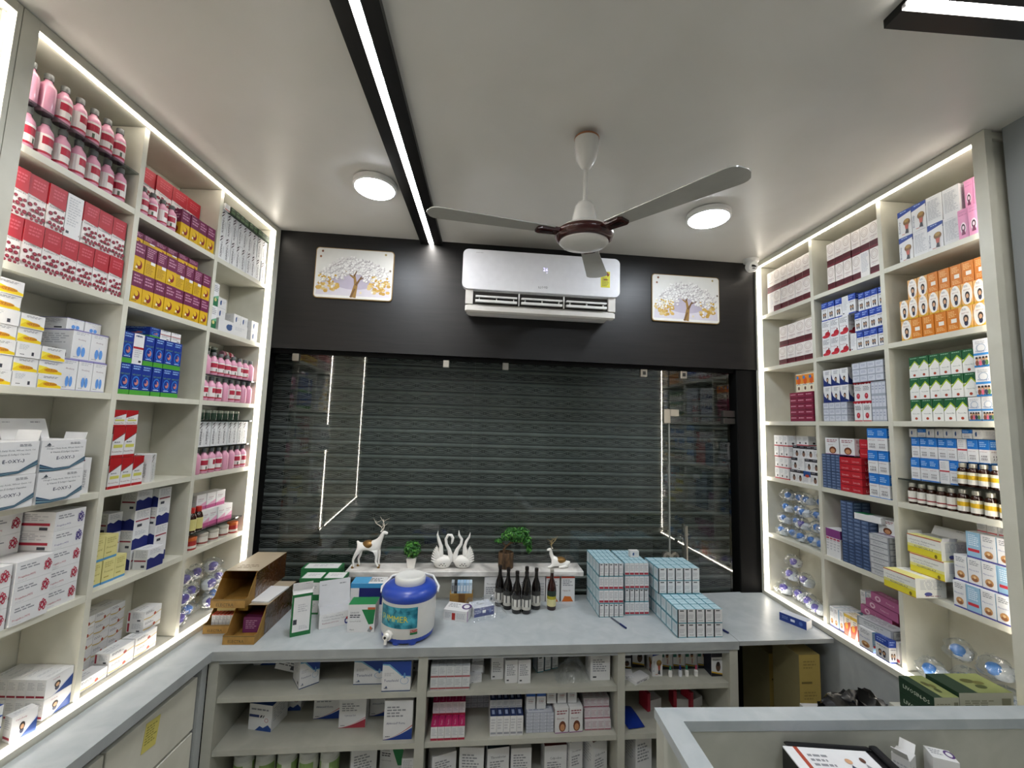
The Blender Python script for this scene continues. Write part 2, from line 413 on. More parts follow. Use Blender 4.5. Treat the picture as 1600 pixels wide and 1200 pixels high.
# ------------------------------------------------------------------ wall racks
def rack(f, name, label, s0, s1, divs, glass, sw=0.043):
    """s0 near end, s1 far end of the front frame; divs = list of divider start positions; local axes: x = s (L) or -s (R), y = depth behind board edge"""
    r = thing(name, label, 'shelving', fr(f, 0, 0, 0))
    sg = 1 if f == 'L' else -1
    def bx(nm, a, b, d0, d1, z0, z1, m=M_LAM):
        xa, xb = sorted((sg * a, sg * b)); return obj(nm, boxmesh(nm, xa, d0, z0, xb, d1, z1, m), r)
    inner0, inner1 = s0 + 0.04, s1 - sw - 0.007
    bx('back_panel', s0 + 0.005, s1 - 0.005, 0.182, 0.192, 0.85, 2.745)
    bx('side_panel', s0 + 0.014, inner0, 0.0, 0.18, 0.875, 2.72); bx('side_panel', inner1, s1 - 0.004, 0.0, 0.18, 0.875, 2.72)
    bx('top_panel', s0 + 0.005, s1 - 0.005, 0.0, 0.18, 2.722, 2.745); bx('bottom_panel', s0 + 0.005, s1 - 0.005, 0.0, 0.18, 0.852, 0.874)
    for nm, a, b, z0, z1 in (('frame_stile', s0, s0 + 0.036, 0.845, 2.748), ('frame_stile', s1 - sw, s1, 0.845, 2.748), ('frame_rail', s0 + 0.0362, s1 - sw - 0.0002, 2.722, 2.748), ('frame_rail', s0 + 0.0362, s1 - sw - 0.0002, 0.845, 0.868)):
        bx(nm, a, b, -0.027, -0.0005, z0, z1)
    edges = [inner0] + [e for d in divs for e in (d, d + 0.018)] + [inner1]
    for d in divs: bx('divider', d, d + 0.018, 0.0, 0.18, 0.876, 2.72)
    for c in range(0, len(edges), 2):
        for z in ZB[:5]: bx('shelf_board', edges[c] + 0.0005, edges[c + 1] - 0.0005, 0.0005, 0.18, z - 0.020, z)
    for a, b, d0, z in glass: bx('glass_shelf', a, b, d0, 0.178, z - 0.006, z, M_SHELFGLASS)
    # LED strips round the inside of the front frame
    bx('led_strip', s0 + 0.040, s1 - sw - 0.004, -0.020, -0.0135, 2.7165, 2.7215, M_LED); bx('led_strip', s0 + 0.040, s1 - sw - 0.004, -0.020, -0.0135, 0.8685, 0.8735, M_LED)
    bx('led_strip', s1 - sw - 0.0055, s1 - sw - 0.0005, -0.020, -0.0135, 0.88, 2.71, M_LED); bx('led_strip', s0 + 0.0365, s0 + 0.0395, -0.012, -0.0055, 0.88, 2.71, M_LED)
    return r
rackL = rack('L', 'wall_rack', 'cream lit wall rack of three columns along the left wall', 0.947, 2.126, (1.327, 1.705),
     [(1.0, 1.326, 0.002, 2.552), (1.724, 2.074, 0.002, 1.917), (1.724, 2.074, 0.09, 2.02), (1.724, 2.074, 0.0, 1.609), (1.724, 2.074, -0.002, 1.722), (1.724, 2.074, 0.01, 1.257)])
rackP = rack('L', 'wall_rack', 'cream lit wall rack cut off by the left picture edge', -0.42, 0.945, (0.03, 0.49), [], 0.010)
rackR = rack('R', 'wall_rack', 'cream lit wall rack of three columns along the right wall', 1.134, 2.30, (1.512, 1.872), [(1.18, 1.508, 0.004, 1.586)])
# panel below the right rack
rframe(struct('trim_4', MB().box(1.582, 1.134, 0.0, 1.60, 2.32, 0.843, M_EDGE).build('trim_4')))

# ------------------------------------------------------------------ ceiling profiles and panel lamps
def strip(name, label, M, w, l, led_w):
    t = thing(name, label, 'light', M)
    blk = mat('#0b0a09', 0.35)
    m = MB().box(-w / 2, 0, -0.022, -led_w / 2, l, 0, blk).box(led_w / 2, 0, -0.022, w / 2, l, 0, blk).box(-led_w / 2, 0, -0.010, led_w / 2, l, 0, blk)
    obj('channel', m.build('channel'), t)
    obj('diffuser', boxmesh('diffuser', -led_w / 2 + 0.001, 0.01, -0.018, led_w / 2 - 0.001, l - 0.01, -0.0105, M_STRIP), t)
    return t
strip('strip_light', 'long black ceiling channel with a white light line over the fan', Matrix.Translation((-0.302, -1.30, 2.7495)) @ Matrix.Rotation(0.0375, 4, 'Z'), 0.118, 3.50, 0.026)
strip('strip_light', 'short black ceiling channel light in the top right corner', Matrix.Translation((1.52, 0.835, 2.7495)) @ Matrix.Rotation(R90 + 0.03, 4, 'Z'), 0.115, 0.63, 0.028)
for (x, y, r), lb in (((-0.579, 1.65, 0.086), 'round white panel lamp beside the ceiling light channel'), ((0.923, 1.782, 0.092), 'round white panel lamp right of the fan'), ((-0.70, 0.05, 0.092), 'added round panel lamp out of view behind the viewer, on the left'), ((0.80, 0.10, 0.092), 'added round panel lamp out of view behind the viewer, on the right')):  # last two lamps are added out of view to brighten the ceiling
    t = thing('panel_lamp', lb, 'light', Matrix.Translation((x, y, 2.75)))
    obj('rim', MB().lathe([(r - 0.004, -0.0005), (r + 0.004, -0.004), (r + 0.004, -0.024), (r - 0.003, -0.029)], 40, M_WHITEP).build('rim', 40), t)
    obj('diffuser', MB().lathe([(r - 0.005, -0.0292), (r - 0.008, -0.032), (0.001, -0.034)][::-1], 40, M_PANEL).build('diffuser', 40), t)

# ------------------------------------------------------------------ worktops and base cabinets
def tdw(t, d): p = TB * t + NB * d; return (p.x, p.y)
def nsw(n, s): p = NR * n + TR * s; return (p.x, p.y)
pts = [(-1.073, -0.9), (-1.073, 1.650), tdw(1.172, 1.728), tdw(1.172, 2.212), tdw(-1.07, 2.20), (-1.228, 2.10), (-1.228, -0.9)]
wt = tag(obj('worktop', MB().prism(pts, 0.816, 0.85, M_EDGE, top=M_COUNTER).build('worktop')), 'pale grey corner worktop running under the left rack and glass front', 'worktop')
q0, q1 = tdw(1.174, 1.728), tdw(1.174, 2.212)
tag(obj('worktop', MB().prism([q0, (1.4855, 1.850), nsw(1.572, 2.295), q1], 0.832, 0.85, M_EDGE, top=M_COUNTER).build('worktop')), 'thin grey worktop piece in the right corner by the rack', 'worktop')
cb = thing('counter_cabinet', 'open pale grey counter cabinet with three bays under the worktop', 'cabinet', fr('B', 0, 0, 0))
for a, b in ((-0.962, -0.926), (-0.177, -0.140), (0.641, 0.672), (1.133, 1.170)):
    obj('upright', boxmesh('upright', a, 1.736, 0.0, b, 2.19, 0.8155, M_CARC), cb)
for a, b in ((-0.9255, -0.1775), (-0.1395, 0.6405), (0.6725, 1.1325)):
    for z in (0.675, 0.487, 0.29): obj('shelf_board', boxmesh('shelf_board', a, 1.744, z - 0.02, b, 2.175, z, M_CARC), cb)
    obj('top_rail', boxmesh('top_rail', a, 1.736, 0.80, b, 1.752, 0.8155, M_EDGE), cb)
obj('back_panel', boxmesh('back_panel', -0.9255, 2.176, 0.0, 1.1325, 2.189, 0.8155, M_CARC), cb)
obj('plinth', boxmesh('plinth', -0.9255, 1.78, 0.0, 1.1325, 1.79, 0.10, M_EDGE), cb)
lc = thing('drawer_cabinet', 'grey drawer cabinet with large pale fronts under the left worktop', 'cabinet', Matrix.Translation((0, 0, 0)))
dk = mat('#54585a', 0.5)
obj('carcass', MB().box(-1.465, -0.88, 0.0, -1.118, 1.626, 0.8155, M_EDGE).build('carcass'), lc)
obj('shade_strip', boxmesh('shade_strip', -1.1178, -0.88, 0.785, -1.108, 1.626, 0.8155, dk), lc)  # dark strip painted in for the shade under the worktop edge
obj('corner_post', boxmesh('corner_post', -1.1178, 1.6265, 0.0, -1.0895, 1.657, 0.8155, M_EDGE), lc)
for y0, y1 in ((1.275, 1.622), (0.92, 1.268), (0.565, 0.913)):
    for z0, z1 in ((0.598, 0.778), (0.408, 0.588), (0.218, 0.398)):
        obj('drawer_front', boxmesh('drawer_front', -1.1177, y0, z0, -1.098, y1, z1, M_LAM, ch=0.002), lc)
# yellow note taped to the drawer
nt_ = MB().box(0, 0, 0, 0.055, 0.0006, 0.085, mat('#cfc46a', 0.6)); nt_.decals((0, 0, 0), (0.055, 0, 0), (0, 0, 0.085), (0, -1, 0), [('w', 0.1, 0.2, 0.9, 0.85, 7, '#8d8740')])
tag(obj('sticky_note', nt_.build('sticky_note'), None, Matrix.Translation((-1.0968, 1.395, 0.68)) @ Matrix.Rotation(R90, 4, 'Z') @ Matrix.Rotation(0.12, 4, 'Y')), 'yellow written note taped on the left drawer front', 'note')

# ------------------------------------------------------------------ marble ledge in front of the glass
lg = thing('marble_ledge', 'white marble display ledge on a pale stand at the back', 'shelf', fr('B', 0, 0, 0.85))
obj('slab', boxmesh('slab', -0.595, 2.125, 0.125, 0.60, 2.252, 0.150, M_MARBLE, ch=0.002), lg)
obj('stand_panel', boxmesh('stand_panel', -0.55, 2.185, 0.0005, 0.56, 2.205, 0.1245, M_CARC), lg)
for t in (-0.55, 0.53): obj('bracket', boxmesh('bracket', t, 2.165, 0.0005, t + 0.03, 2.1845, 0.1245, M_CARC), lg)

# ------------------------------------------------------------------ service desk at the right front
dsk = thing('service_desk', 'pale marbled service desk with raised rim in the right foreground', 'desk', Matrix.Translation((0.425, 1.125, 0)) @ Matrix.Rotation(0.034, 4, 'Z'))
M_DESK = grain('desk_stone', '#8f9288', '#b9bbb0', (2, 2, 1), 0.4, 5, 7)
obj('far_panel', boxmesh('far_panel', 0.0, -0.044, 0.0, 1.13, 0.0, 0.995, M_CARC), dsk)
obj('side_panel', boxmesh('side_panel', 0.0, -0.95, 0.0, 0.046, -0.0445, 0.995, M_DESK), dsk)
obj('rim', MB().prism([(-0.004, -0.95), (-0.004, 0.004), (1.13, 0.004), (1.13, -0.046), (0.05, -0.046), (0.05, -0.95)][::-1], 0.9955, 1.02, M_COUNTER).build('rim'), dsk)
obj('inner_top', boxmesh('inner_top', 0.0465, -0.95, 0.84, 1.13, -0.0445, 0.86, M_LAM), dsk)
obj('rear_ledge', boxmesh('rear_ledge', 0.80, 0.0045, 0.91, 1.08, 0.16, 0.93, M_CARC), dsk)

# ================================================================== printed cartons
G1, G2, INK = '#8b8d92', '#b4b6ba', '#3b3d46'
_meshes = {}
def carton(w, d, h, base, F=(), L=(), R=(), T=(), B=(), cols=None, name='carton'):
    m = MB(); m.box(-w / 2, 0, 0, w / 2, d, h, base, cols)
    x0, x1 = -w / 2, w / 2
    m.decals((x0, 0, 0), (w, 0, 0), (0, 0, h), (0, -1, 0), F)
    m.decals((x1, 0, 0), (0, d, 0), (0, 0, h), (1, 0, 0), R)
    m.decals((x0, d, 0), (0, -d, 0), (0, 0, h), (-1, 0, 0), L)
    m.decals((x0, 0, h), (w, 0, 0), (0, d, 0), (0, 0, 1), T)
    if B: m.decals((x1, d, 0), (-w, 0, 0), (0, 0, h), (0, 1, 0), B)
    return m.build(name)
DES = {}
def design(fn): DES[fn.__name__] = fn; return fn
def get(name, w, d, h):
    k = (name, round(w, 4), round(d, 4), round(h, 4))
    if k not in _meshes: _meshes[k] = DES[name](w, d, h)
    return _meshes[k]
W = '#dadada'; W2 = '#cfcfce'
def kid(cx, cy, s, asp, hair='#2c2320', body='#3a3f55', skin='#c69b78'):
    sx, sy = s, s * asp
    return [('e', cx, cy - sy * 1.1, sx * 0.75, sy * 0.8, body), ('e', cx, cy, sx, sy, hair), ('e', cx, cy - sy * 0.18, sx * 0.62, sy * 0.6, skin)]
@design
def redcell(w, d, h):
    rr = random.Random(4); cells = []
    for (a, b, s) in ((.17, .35, .13), (.42, .40, .1), (.64, .34, .12), (.87, .36, .1), (.3, .24, .1), (.52, .25, .13), (.78, .24, .12), (.14, .13, .12), (.38, .12, .11), (.62, .12, .09), (.86, .11, .13), (.24, .04, .09), (.5, .04, .1), (.74, .035, .09)):
        cells += [('e', a, b, min(s, a, 1 - a), min(s * .36, b), '#6e0f22', 8), ('e', a, b + .004, s * .55, s * .18, '#a02c42', 8)]
    F = [('r', 0, .52, 1, 1, '#a81c2b'), ('p', [(0, .52), (1, .52), (1, .47), (.6, .52), (0, .56)], '#d9d4d2'), ('w', .2, .68, .85, .9, 3, '#c4525e'), ('t', .5, .5, .045, '#26222c', 'FeriHemo XT', .85)] + cells
    return carton(w, d, h, '#e2dcda', F, F, F, T=[('r', 0, 0, 1, 1, '#a81c2b')], cols={'T': '#a81c2b'})
@design
def plainprint(w, d, h):
    F = [('w', .12, .25, .88, .92, 11, G2), ('r', .12, .08, .3, .14, INK)]
    return carton(w, d, h, W, F, F, F)
@design
def yellowpurple(w, d, h):
    F = [('r', 0, .52, 1, 1, '#6a2148'), ('w', .12, .62, .88, .92, 3, '#b9889f'), ('e', .55, .26, .26, .15, '#7c1f22'), ('e', .48, .31, .17, .09, '#d8b32a'), ('e', .3, .16, .1, .04, '#e9e3c8'), ('w', .1, .03, .6, .09, 1, '#7d6218')]
    return carton(w, d, h, '#d2a91c', F, F, F, T=[('r', 0, 0, 1, 1, '#5e1d40'), ('w', .15, .2, .85, .8, 3, '#a0718a')])
@design
def yellowpurple_back(w, d, h):
    F = [('r', 0, .52, 1, 1, '#6a2148'), ('w', .12, .6, .88, .94, 5, '#b9889f'), ('w', .1, .06, .9, .4, 6, '#9c7e1a'), ('r', .5, .42, .92, .52, '#dcdcdc')]
    return carton(w, d, h, '#cba41f', F, F, F, T=[('r', 0, 0, 1, 1, '#5e1d40')])
@design
def bluegreen(w, d, h):
    F = [('r', 0, 0, 1, .16, '#4a9a34'), ('w', .15, .8, .85, .95, 2, '#8fb4e0'), ('o', .5, .42, .36, .2, '#2f6fc4', .75), ('e', .55, .42, .2, .1, '#c27a74'), ('e', .45, .46, .12, .06, '#1c3c92'), ('t', .5, .66, .07, '#6f9a4e', 'NEUGAST', .8), ('w', .2, .18, .8, .23, 1, '#c4d3ea')]
    return carton(w, d, h, '#17338a', F, F, F, T=[('w', .2, .3, .8, .7, 2, '#8fb4e0')])
@design
def bluegreen_back(w, d, h):
    F = [('w', .15, .84, .85, .95, 1, '#30406a'), ('r', 0, .5, 1, .57, '#a82631'), ('w', .15, .2, .85, .46, 4, G2), ('r', .6, .06, .85, .13, INK)]
    return carton(w, d, h, W, F, F, F)
@design
def redwhite(w, d, h):
    F = [('p', [(0, .55), (1, .8), (1, 1), (0, 1)], '#a5161c'), ('p', [(0, .52), (1, .77), (1, .8), (0, .55)], '#5e1016'), ('r', 0, 0, 1, .09, '#a5161c'), ('r', .12, .32, .88, .42, '#c7c45e'), ('w', .15, .44, .85, .52, 1, G1), ('t', .45, .2, .09, '#7d1a20', 'Rosuvit Plus', .8)]
    return carton(w, d, h, W, F, F, F, T=[('r', 0, 0, 1, 1, '#8d1419')])
@design
def albipenel(w, d, h):
    leaves = []
    for cx, cy in ((.2, .9), (.34, .82), (.16, .76), (.36, .93)):
        leaves.append(('p', [(cx - .15, cy - .06), (cx + .02, cy - .03), (cx + .15, cy + .06), (cx - .02, cy + .03)], '#3d2c2e'))
    leaves += [('e', .6, .93, .05, .015, '#8d1a3c', 8), ('e', .5, .86, .04, .012, '#8d1a3c', 8)]
    F = leaves + [('tv', .34, .4, .3, '#26252e', 'ALBIPENE-L', .66), ('tv', .70, .42, .14, G1, 'ALBIPENE', .5)]
    return carton(w, d, h, W, F, F, F, T=leaves)
@design
def lung(w, d, h):
    F = [('r', 0, .96, 1, 1, '#7d78ad'), ('r', 0, 0, 1, .03, '#9a96c0'), ('w', .15, .82, .85, .93, 2, G2), ('t', .5, .68, .06, '#6d3b52', 'Moxilung', .7), ('e', .38, .28, .11, .17, '#5b8fd2'), ('e', .62, .28, .11, .17, '#5b8fd2'), ('r', .48, .3, .52, .52, '#b9cde6'), ('w', .1, .06, .5, .1, 1, G1)]
    L = [('r', 0, .96, 1, 1, '#7d78ad'), ('w', .1, .5, .9, .85, 5, G2), ('t', .5, .35, .07, '#6d3b52', 'Moxilung', .8), ('r', .65, .08, .88, .2, INK), ('w', .1, .08, .4, .15, 1, INK)]
    return carton(w, d, h, W, F, L, L, T=[('r', 0, 0, 1, 1, '#a8a5c8'), ('r', .04, .08, .96, .92, W2)])
@design
def yellowwhite(w, d, h):
    F = [('p', [(0, .18), (.3, .55), (1, .22), (1, .05), (0, .05)], '#e0c21c'), ('p', [(0, .62), (0, .18), (.3, .55)], '#ecd94a'), ('e', .52, .32, .3, .14, '#c98d1c'), ('t', .55, .33, .16, '#8a3a1c', 'CV Forte', .5), ('w', .2, .72, .85, .88, 2, G1)]
    return carton(w, d, h, W, F, [('w', .1, .3, .9, .8, 3, G2)], [('w', .1, .3, .9, .8, 3, G2)])
@design
def yellowwhite_back(w, d, h):
    F = [('w', .1, .5, .5, .88, 4, G2), ('w', .15, .12, .4, .22, 1, INK), ('r', .62, .15, .72, .4, INK)]
    return carton(w, d, h, W, F)
def eoxy_print():
    sw = []
    for i, (c, dv) in enumerate((('#1f3f5e', 0), ('#5b7a8c', .05), ('#1c2c44', .1), ('#8aa6ac', .14), ('#31566e', .18))):
        sw.append(('p', [(0, .26 - dv), (.3, .1 - dv * .35), (.65, .12 - dv * .2), (1, .42 - dv * .6), (1, .38 - dv * .6), (.65, .07 - dv * .1), (.3, .06 - dv * .3), (0, .21 - dv)], c))
    return [('t', .52, .73, .085, '#6b7076', 'Omega-3 Fatty Acids, Wheat Germ Oil', .82), ('t', .52, .61, .085, '#6b7076', '& Vitamin E Softgel Capsules', .64), ('t', .55, .42, .11, '#23264a', 'E-OXY-3', .4), ('w', .62, .84, .95, .92, 2, G1), ('p', [(.1, .84), (.15, .93), (.2, .84)], '#4a5058'), ('w', .06, .79, .3, .82, 1, G1)] + sw
@design
def eoxy(w, d, h):
    return carton(w, d, h, W, eoxy_print(), [('w', .2, .2, .8, .8, 5, G2)], [('w', .2, .2, .8, .8, 5, G2)])
def blot(c, cx=.83, cy=.52, sx=.09):
    its = []
    for a, b, r in ((0, 0, .6), (.6, .35, .45), (-.6, .3, .4), (.5, -.5, .45), (-.7, -.5, .4), (0, .75, .35), (1, 0, .3)):
        its.append(('o', cx + a * sx, cy + b * sx * 3.2, r * sx, r * sx * 3.2, c, .5))
    return its
def pregalin_(c):
    def f(w, d, h):
        F = [('w', .1, .55, .68, .8, 2, G1), ('t', .3, .25, .13, c, 'Pregaline-M75', .45), ('w', .08, .06, .4, .1, 1, G2)] + blot(c)
        L = [('w', .15, .5, .85, .88, 4, G2), ('r', .1, .28, .9, .42, '#a8263a'), ('r', .68, .05, .86, .2, INK)]
        return carton(w, d, h, W, F, L, L)
    return f
DES['pregalin_red'] = pregalin_('#b02a44'); DES['pregalin_violet'] = pregalin_('#4d3f86')
@design
def person(w, d, h):
    F = [('p', [(.35, 0), (1, 0), (1, .6)], '#24417f'), ('p', [(.35, 0), (1, .6), (1, .68), (.25, 0)], '#c8ccd8')] + kid(.42, .5, .11, 1.5) + [('t', .35, .82, .09, '#8f2436', 'Calcihelp', .5)]
    L = [('w', .12, .45, .85, .85, 5, G2), ('r', .05, .1, .95, .2, '#8f2436')]
    return carton(w, d, h, W, F, L, L, T=[('w', .2, .3, .8, .7, 2, G2)])
@design
def paleyellow(w, d, h):
    F = [('r', 0, 0, 1, .1, '#4f8fc0'), ('t', .5, .5, .13, '#8a7d3a', 'Pioneral', .7), ('w', .15, .65, .85, .9, 3, '#b6ab6b'), ('w', .15, .2, .6, .3, 1, '#a29548')]
    L = [('r', 0, 0, 1, .1, '#4f8fc0'), ('w', .15, .25, .85, .9, 8, '#b6ab6b')]
    return carton(w, d, h, '#d9d18e', F, L, L, T=[('w', .2, .3, .8, .7, 2, '#b6ab6b')])
@design
def navywhite(w, d, h):
    F = [('p', [(0, 0), (1, 0), (1, .5), (.72, .6), (.4, .48), (.18, .56), (0, .5)], '#1c2568'), ('w', .12, .68, .88, .92, 3, G2)]
    L = [('w', .12, .55, .88, .92, 5, G2), ('r', .08, .4, .92, .47, '#8f2436'), ('r', .6, .1, .85, .22, INK)]
    return carton(w, d, h, W, F, L, L, T=[('w', .2, .3, .8, .7, 2, G2)])
@design
def navywhite_back(w, d, h):
    L = [('w', .12, .55, .88, .92, 5, G2), ('r', .08, .4, .92, .47, '#8f2436'), ('r', .2, .12, .5, .26, INK)]
    return carton(w, d, h, W, L, [('p', [(0, 0), (1, 0), (1, .5), (.72, .6), (.4, .48), (0, .55)], '#1c2568')], L)
@design
def goldswoosh(w, d, h):
    F = [('p', [(0, .3), (.4, .2), (1, .45), (1, .38), (.4, .1), (0, .2)], '#c3a85f'), ('e', .62, .36, .07, .16, '#a34a3a'), ('w', .08, .62, .6, .85, 2, G1), ('w', .08, .06, .35, .12, 1, G2)]
    L = [('r', .04, .1, .16, .9, '#9b2f40'), ('w', .3, .3, .85, .85, 5, G2), ('r', .6, .08, .8, .22, INK)]
    return carton(w, d, h, W, F, L, L, T=[('w', .1, .3, .9, .7, 2, G2)])
@design
def greenwhite(w, d, h):
    F = [('r', 0, 0, 1, .35, '#1f6a44'), ('p', [(0, .35), (1, .35), (1, .5)], '#6aa884'), ('w', .15, .6, .85, .9, 4, G1), ('e', .5, .28, .2, .08, '#c8c07a')]
    return carton(w, d, h, W, F, F, F, T=[('r', 0, 0, 1, 1, '#2c7a50')])
@design
def whitebird(w, d, h):
    F = [('e', .35, .5, .1, .25, '#31507f'), ('e', .4, .66, .05, .12, '#31507f'), ('w', .55, .45, .9, .75, 3, G2)]
    return carton(w, d, h, W2, F, [('w', .2, .3, .8, .8, 4, G2)], [('w', .2, .3, .8, .8, 4, G2)])
@design
def pinkwhite(w, d, h):
    F = [('r', 0, 0, 1, .22, '#b54a80'), ('p', [(0, .22), (1, .22), (1, .5)], '#d89ab8'), ('t', .45, .7, .1, '#8a2f5c', 'Folinext', .7), ('w', .12, .5, .6, .6, 1, G2)]
    L = [('r', 0, 0, 1, .22, '#a33d70'), ('w', .15, .4, .85, .9, 5, G2)]
    return carton(w, d, h, W, F, L, L)
@design
def creammaroon(w, d, h):
    F = [('r', 0, 0, 1, .3, '#4d1620'), ('r', 0, .02, 1, .1, '#6b2530'), ('o', .5, .76, .4, .19, '#b9a9a0', .88), ('o', .5, .76, .26, .12, '#c9bdb4', .8), ('t', .5, .46, .06, '#7a2a36', 'UPRISE-D3', .75), ('w', .2, .36, .8, .4, 1, G2)]
    return carton(w, d, h, '#e3dcd6', F, F, F, T=[('w', .2, .3, .8, .7, 2, G2)])
@design
def creammaroon_back(w, d, h):
    F = [('w', .12, .2, .88, .93, 13, G2)]
    return carton(w, d, h, '#dedad6', F, F, F)
@design
def bluekids(w, d, h):
    F = [('r', 0, .68, 1, 1, '#21419a'), ('w', .12, .74, .88, .94, 2, '#8fa4d4'), ('r', 0, 0, 1, .06, '#21419a')] + kid(.35, .34, .13, .8) + kid(.66, .34, .13, .8) + [('w', .15, .54, .85, .62, 1, G1)]
    return carton(w, d, h, W, F, F, F, T=[('r', 0, 0, 1, 1, '#233f8c'), ('w', .2, .3, .8, .7, 2, '#8fa4d4')])
@design
def redcherry(w, d, h):
    F = [('e', .68, .2, .32, .17, '#a31f2c'), ('e', .45, .1, .42, .09, '#b8303c'), ('e', .8, .4, .07, .05, '#6b141c'), ('w', .1, .62, .88, .92, 4, G1), ('t', .42, .48, .09, '#8f2430', 'Tonoferon', .7)]
    return carton(w, d, h, W, F, F, F, T=[('w', .2, .3, .8, .7, 2, G2)])
@design
def navykid(w, d, h):
    F = [('p', [(0, 0), (1, 0), (1, .1), (.5, .22), (.15, .4), (0, .7)], '#1f2f6c'), ('w', .3, .68, .92, .9, 3, G1)] + kid(.55, .4, .14, 1.0)
    return carton(w, d, h, W, F, F, F, T=[('w', .2, .3, .8, .7, 2, G2)])
@design
def pomegranate(w, d, h):
    F = [('e', .2, .98, .2, .07, '#a8202e'), ('e', .6, .98, .2, .07, '#a8202e'), ('e', .95, .98, .15, .07, '#a8202e'), ('e', .5, .3, .22, .15, '#b02a38'), ('e', .5, .33, .1, .06, '#d26a72'), ('w', .15, .55, .85, .8, 3, G1), ('r', 0, 0, 1, .05, '#a8202e')]
    return carton(w, d, h, W, F, F, F)
def pack_(base, cell, nx, nz, line):
    def f(w, d, h):
        F = []
        for i in range(nx):
            for j in range(nz):
                F.append(('r', (i + .06) / nx, (j + .1) / nz, (i + .94) / nx, (j + .9) / nz, cell)); F.append(('w', (i + .2) / nx, (j + .3) / nz, (i + .8) / nx, (j + .7) / nz, 2, line))
        # stagger layers: same height for every cell
        m = MB(); m.box(-w / 2, 0, 0, w / 2, d, h, base)
        for o, u, n in (((-w / 2, 0, 0), (w, 0, 0), (0, -1, 0)), ((w / 2, 0, 0), (0, d, 0), (1, 0, 0)), ((-w / 2, d, 0), (0, -d, 0), (-1, 0, 0))):
            for k in (0, 1): 
                its = F[k::2]
                for it in its: m.decals(Vector(o) + Vector(n) * 0.0002 * k, u, (0, 0, h), n, [it])
        m.decals((-w / 2, 0, h), (w, 0, 0), (0, d, 0), (0, 0, 1), [('r', .05, .05, .95, .95, cell), ('w', .1, .15, .9, .85, 4, line)])
        return m.build('pack')
    return f
DES['greypack'] = pack_('#9aa0ac', '#c6c9d2', 4, 3, '#8f97ab')
DES['slatepack'] = pack_('#2f3f5c', '#4f6284', 2, 6, '#8fa0bd')
DES['slatedark'] = pack_('#26344f', '#3b4f73', 2, 7, '#7488aa')
DES['foilpack'] = pack_('#8f9296', '#b9bbbd', 1, 1, '#8d9094')
@design
def redlying(w, d, h):
    F = [('t', .5, .45, .4, '#e3a8ac', 'Livosin', .6), ('r', 0, 0, 1, .08, '#7c1620')]
    return carton(w, d, h, '#b3202b', F, F, F, T=[('w', .15, .3, .85, .7, 2, '#d98b92')])
@design
def maroonlying(w, d, h):
    F = [('w', .12, .35, .88, .7, 1, '#c98a9c'), ('r', 0, 0, 1, .08, '#4e0f24')]
    return carton(w, d, h, '#7e1c3c', F, F, F, T=[('w', .15, .3, .85, .7, 2, '#b56a80')])
@design
def orangemix(w, d, h):
    F = [('r', 0, .45, 1, .95, '#dd8a2c'), ('e', .5, .62, .3, .2, '#d2591f'), ('e', .3, .8, .2, .1, '#3f78b5'), ('e', .5, .2, .16, .1, '#6a4a34'), ('w', .15, .33, .85, .42, 1, G1)]
    return carton(w, d, h, '#e6ddc4', F, F, F)
@design
def bluewhite(w, d, h):
    F = [('r', 0, .58, 1, 1, '#1f6fc0'), ('w', .1, .66, .75, .9, 3, '#a3c4e4'), ('r', 0, 0, 1, .03, '#1f6fc0'), ('t', .45, .49, .07, '#7a2f3a', 'Arthrocare', .7)]
    for i in range(4): F += [('e', .25 + .17 * i, .3, .035, .035, '#3a3230', 8), ('p', [(.19 + .17 * i, .1), (.27 + .17 * i, .26), (.33 + .17 * i, .1), (.27 + .17 * i, .18)], '#4a4350')]
    return carton(w, d, h, W, F, F, F, T=[('r', 0, 0, 1, 1, '#2a78c4'), ('w', .2, .3, .8, .7, 2, '#cfe0f2')])
@design
def bluewhite_back(w, d, h):
    F = [('w', .12, .62, .85, .92, 4, G2), ('r', 0, .5, 1, .56, '#b5303c'), ('w', .12, .1, .85, .4, 4, G2)]
    return carton(w, d, h, W, F, F, F)
@design
def whitered(w, d, h):
    F = [('r', 0, 0, 1, .1, '#b02c3a'), ('w', .15, .5, .85, .85, 3, G2), ('e', .6, .28, .14, .1, '#3a3436')]
    return carton(w, d, h, W, F, F, F, T=[('w', .15, .3, .85, .7, 2, G2)])
@design
def blackwhite(w, d, h):
    F = [('r', 0, .76, 1, 1, '#26262e'), ('w', .15, .82, .85, .94, 1, '#9a9aa2'), ('e', .65, .32, .22, .22, '#7b5c4c'), ('e', .65, .5, .16, .1, '#2a2220'), ('w', .08, .2, .4, .6, 4, G2)]
    return carton(w, d, h, W, F, F, F)
@design
def bluered(w, d, h):
    F = [('r', 0, .55, 1, 1, '#274f8c'), ('e', .55, .62, .3, .12, '#b3432c'), ('w', .1, .1, .9, .45, 4, G2)]
    return carton(w, d, h, W, F, F, F)
@design
def woodcharge(w, d, h):
    F = [('p', [(0, .78), (1, .88), (1, 1), (0, 1)], '#24408c'), ('w', .2, .9, .85, .96, 1, '#9aaed6'), ('tv', .14, .4, .17, '#2b3a66', 'BloodCharge', .64), ('e', .66, .52, .26, .13, '#7d5a30'), ('e', .66, .57, .18, .07, '#a58243'), ('p', [(.52, .42), (.8, .42), (.74, .22), (.58, .22)], '#b35a48'), ('p', [(.6, .25), (.74, .25), (.78, .08), (.52, .1)], '#3b3a40'), ('w', .3, .05, .55, .1, 1, '#b35a2c')]
    return carton(w, d, h, W, F, F, F, T=[('w', .2, .3, .8, .7, 2, G2)])
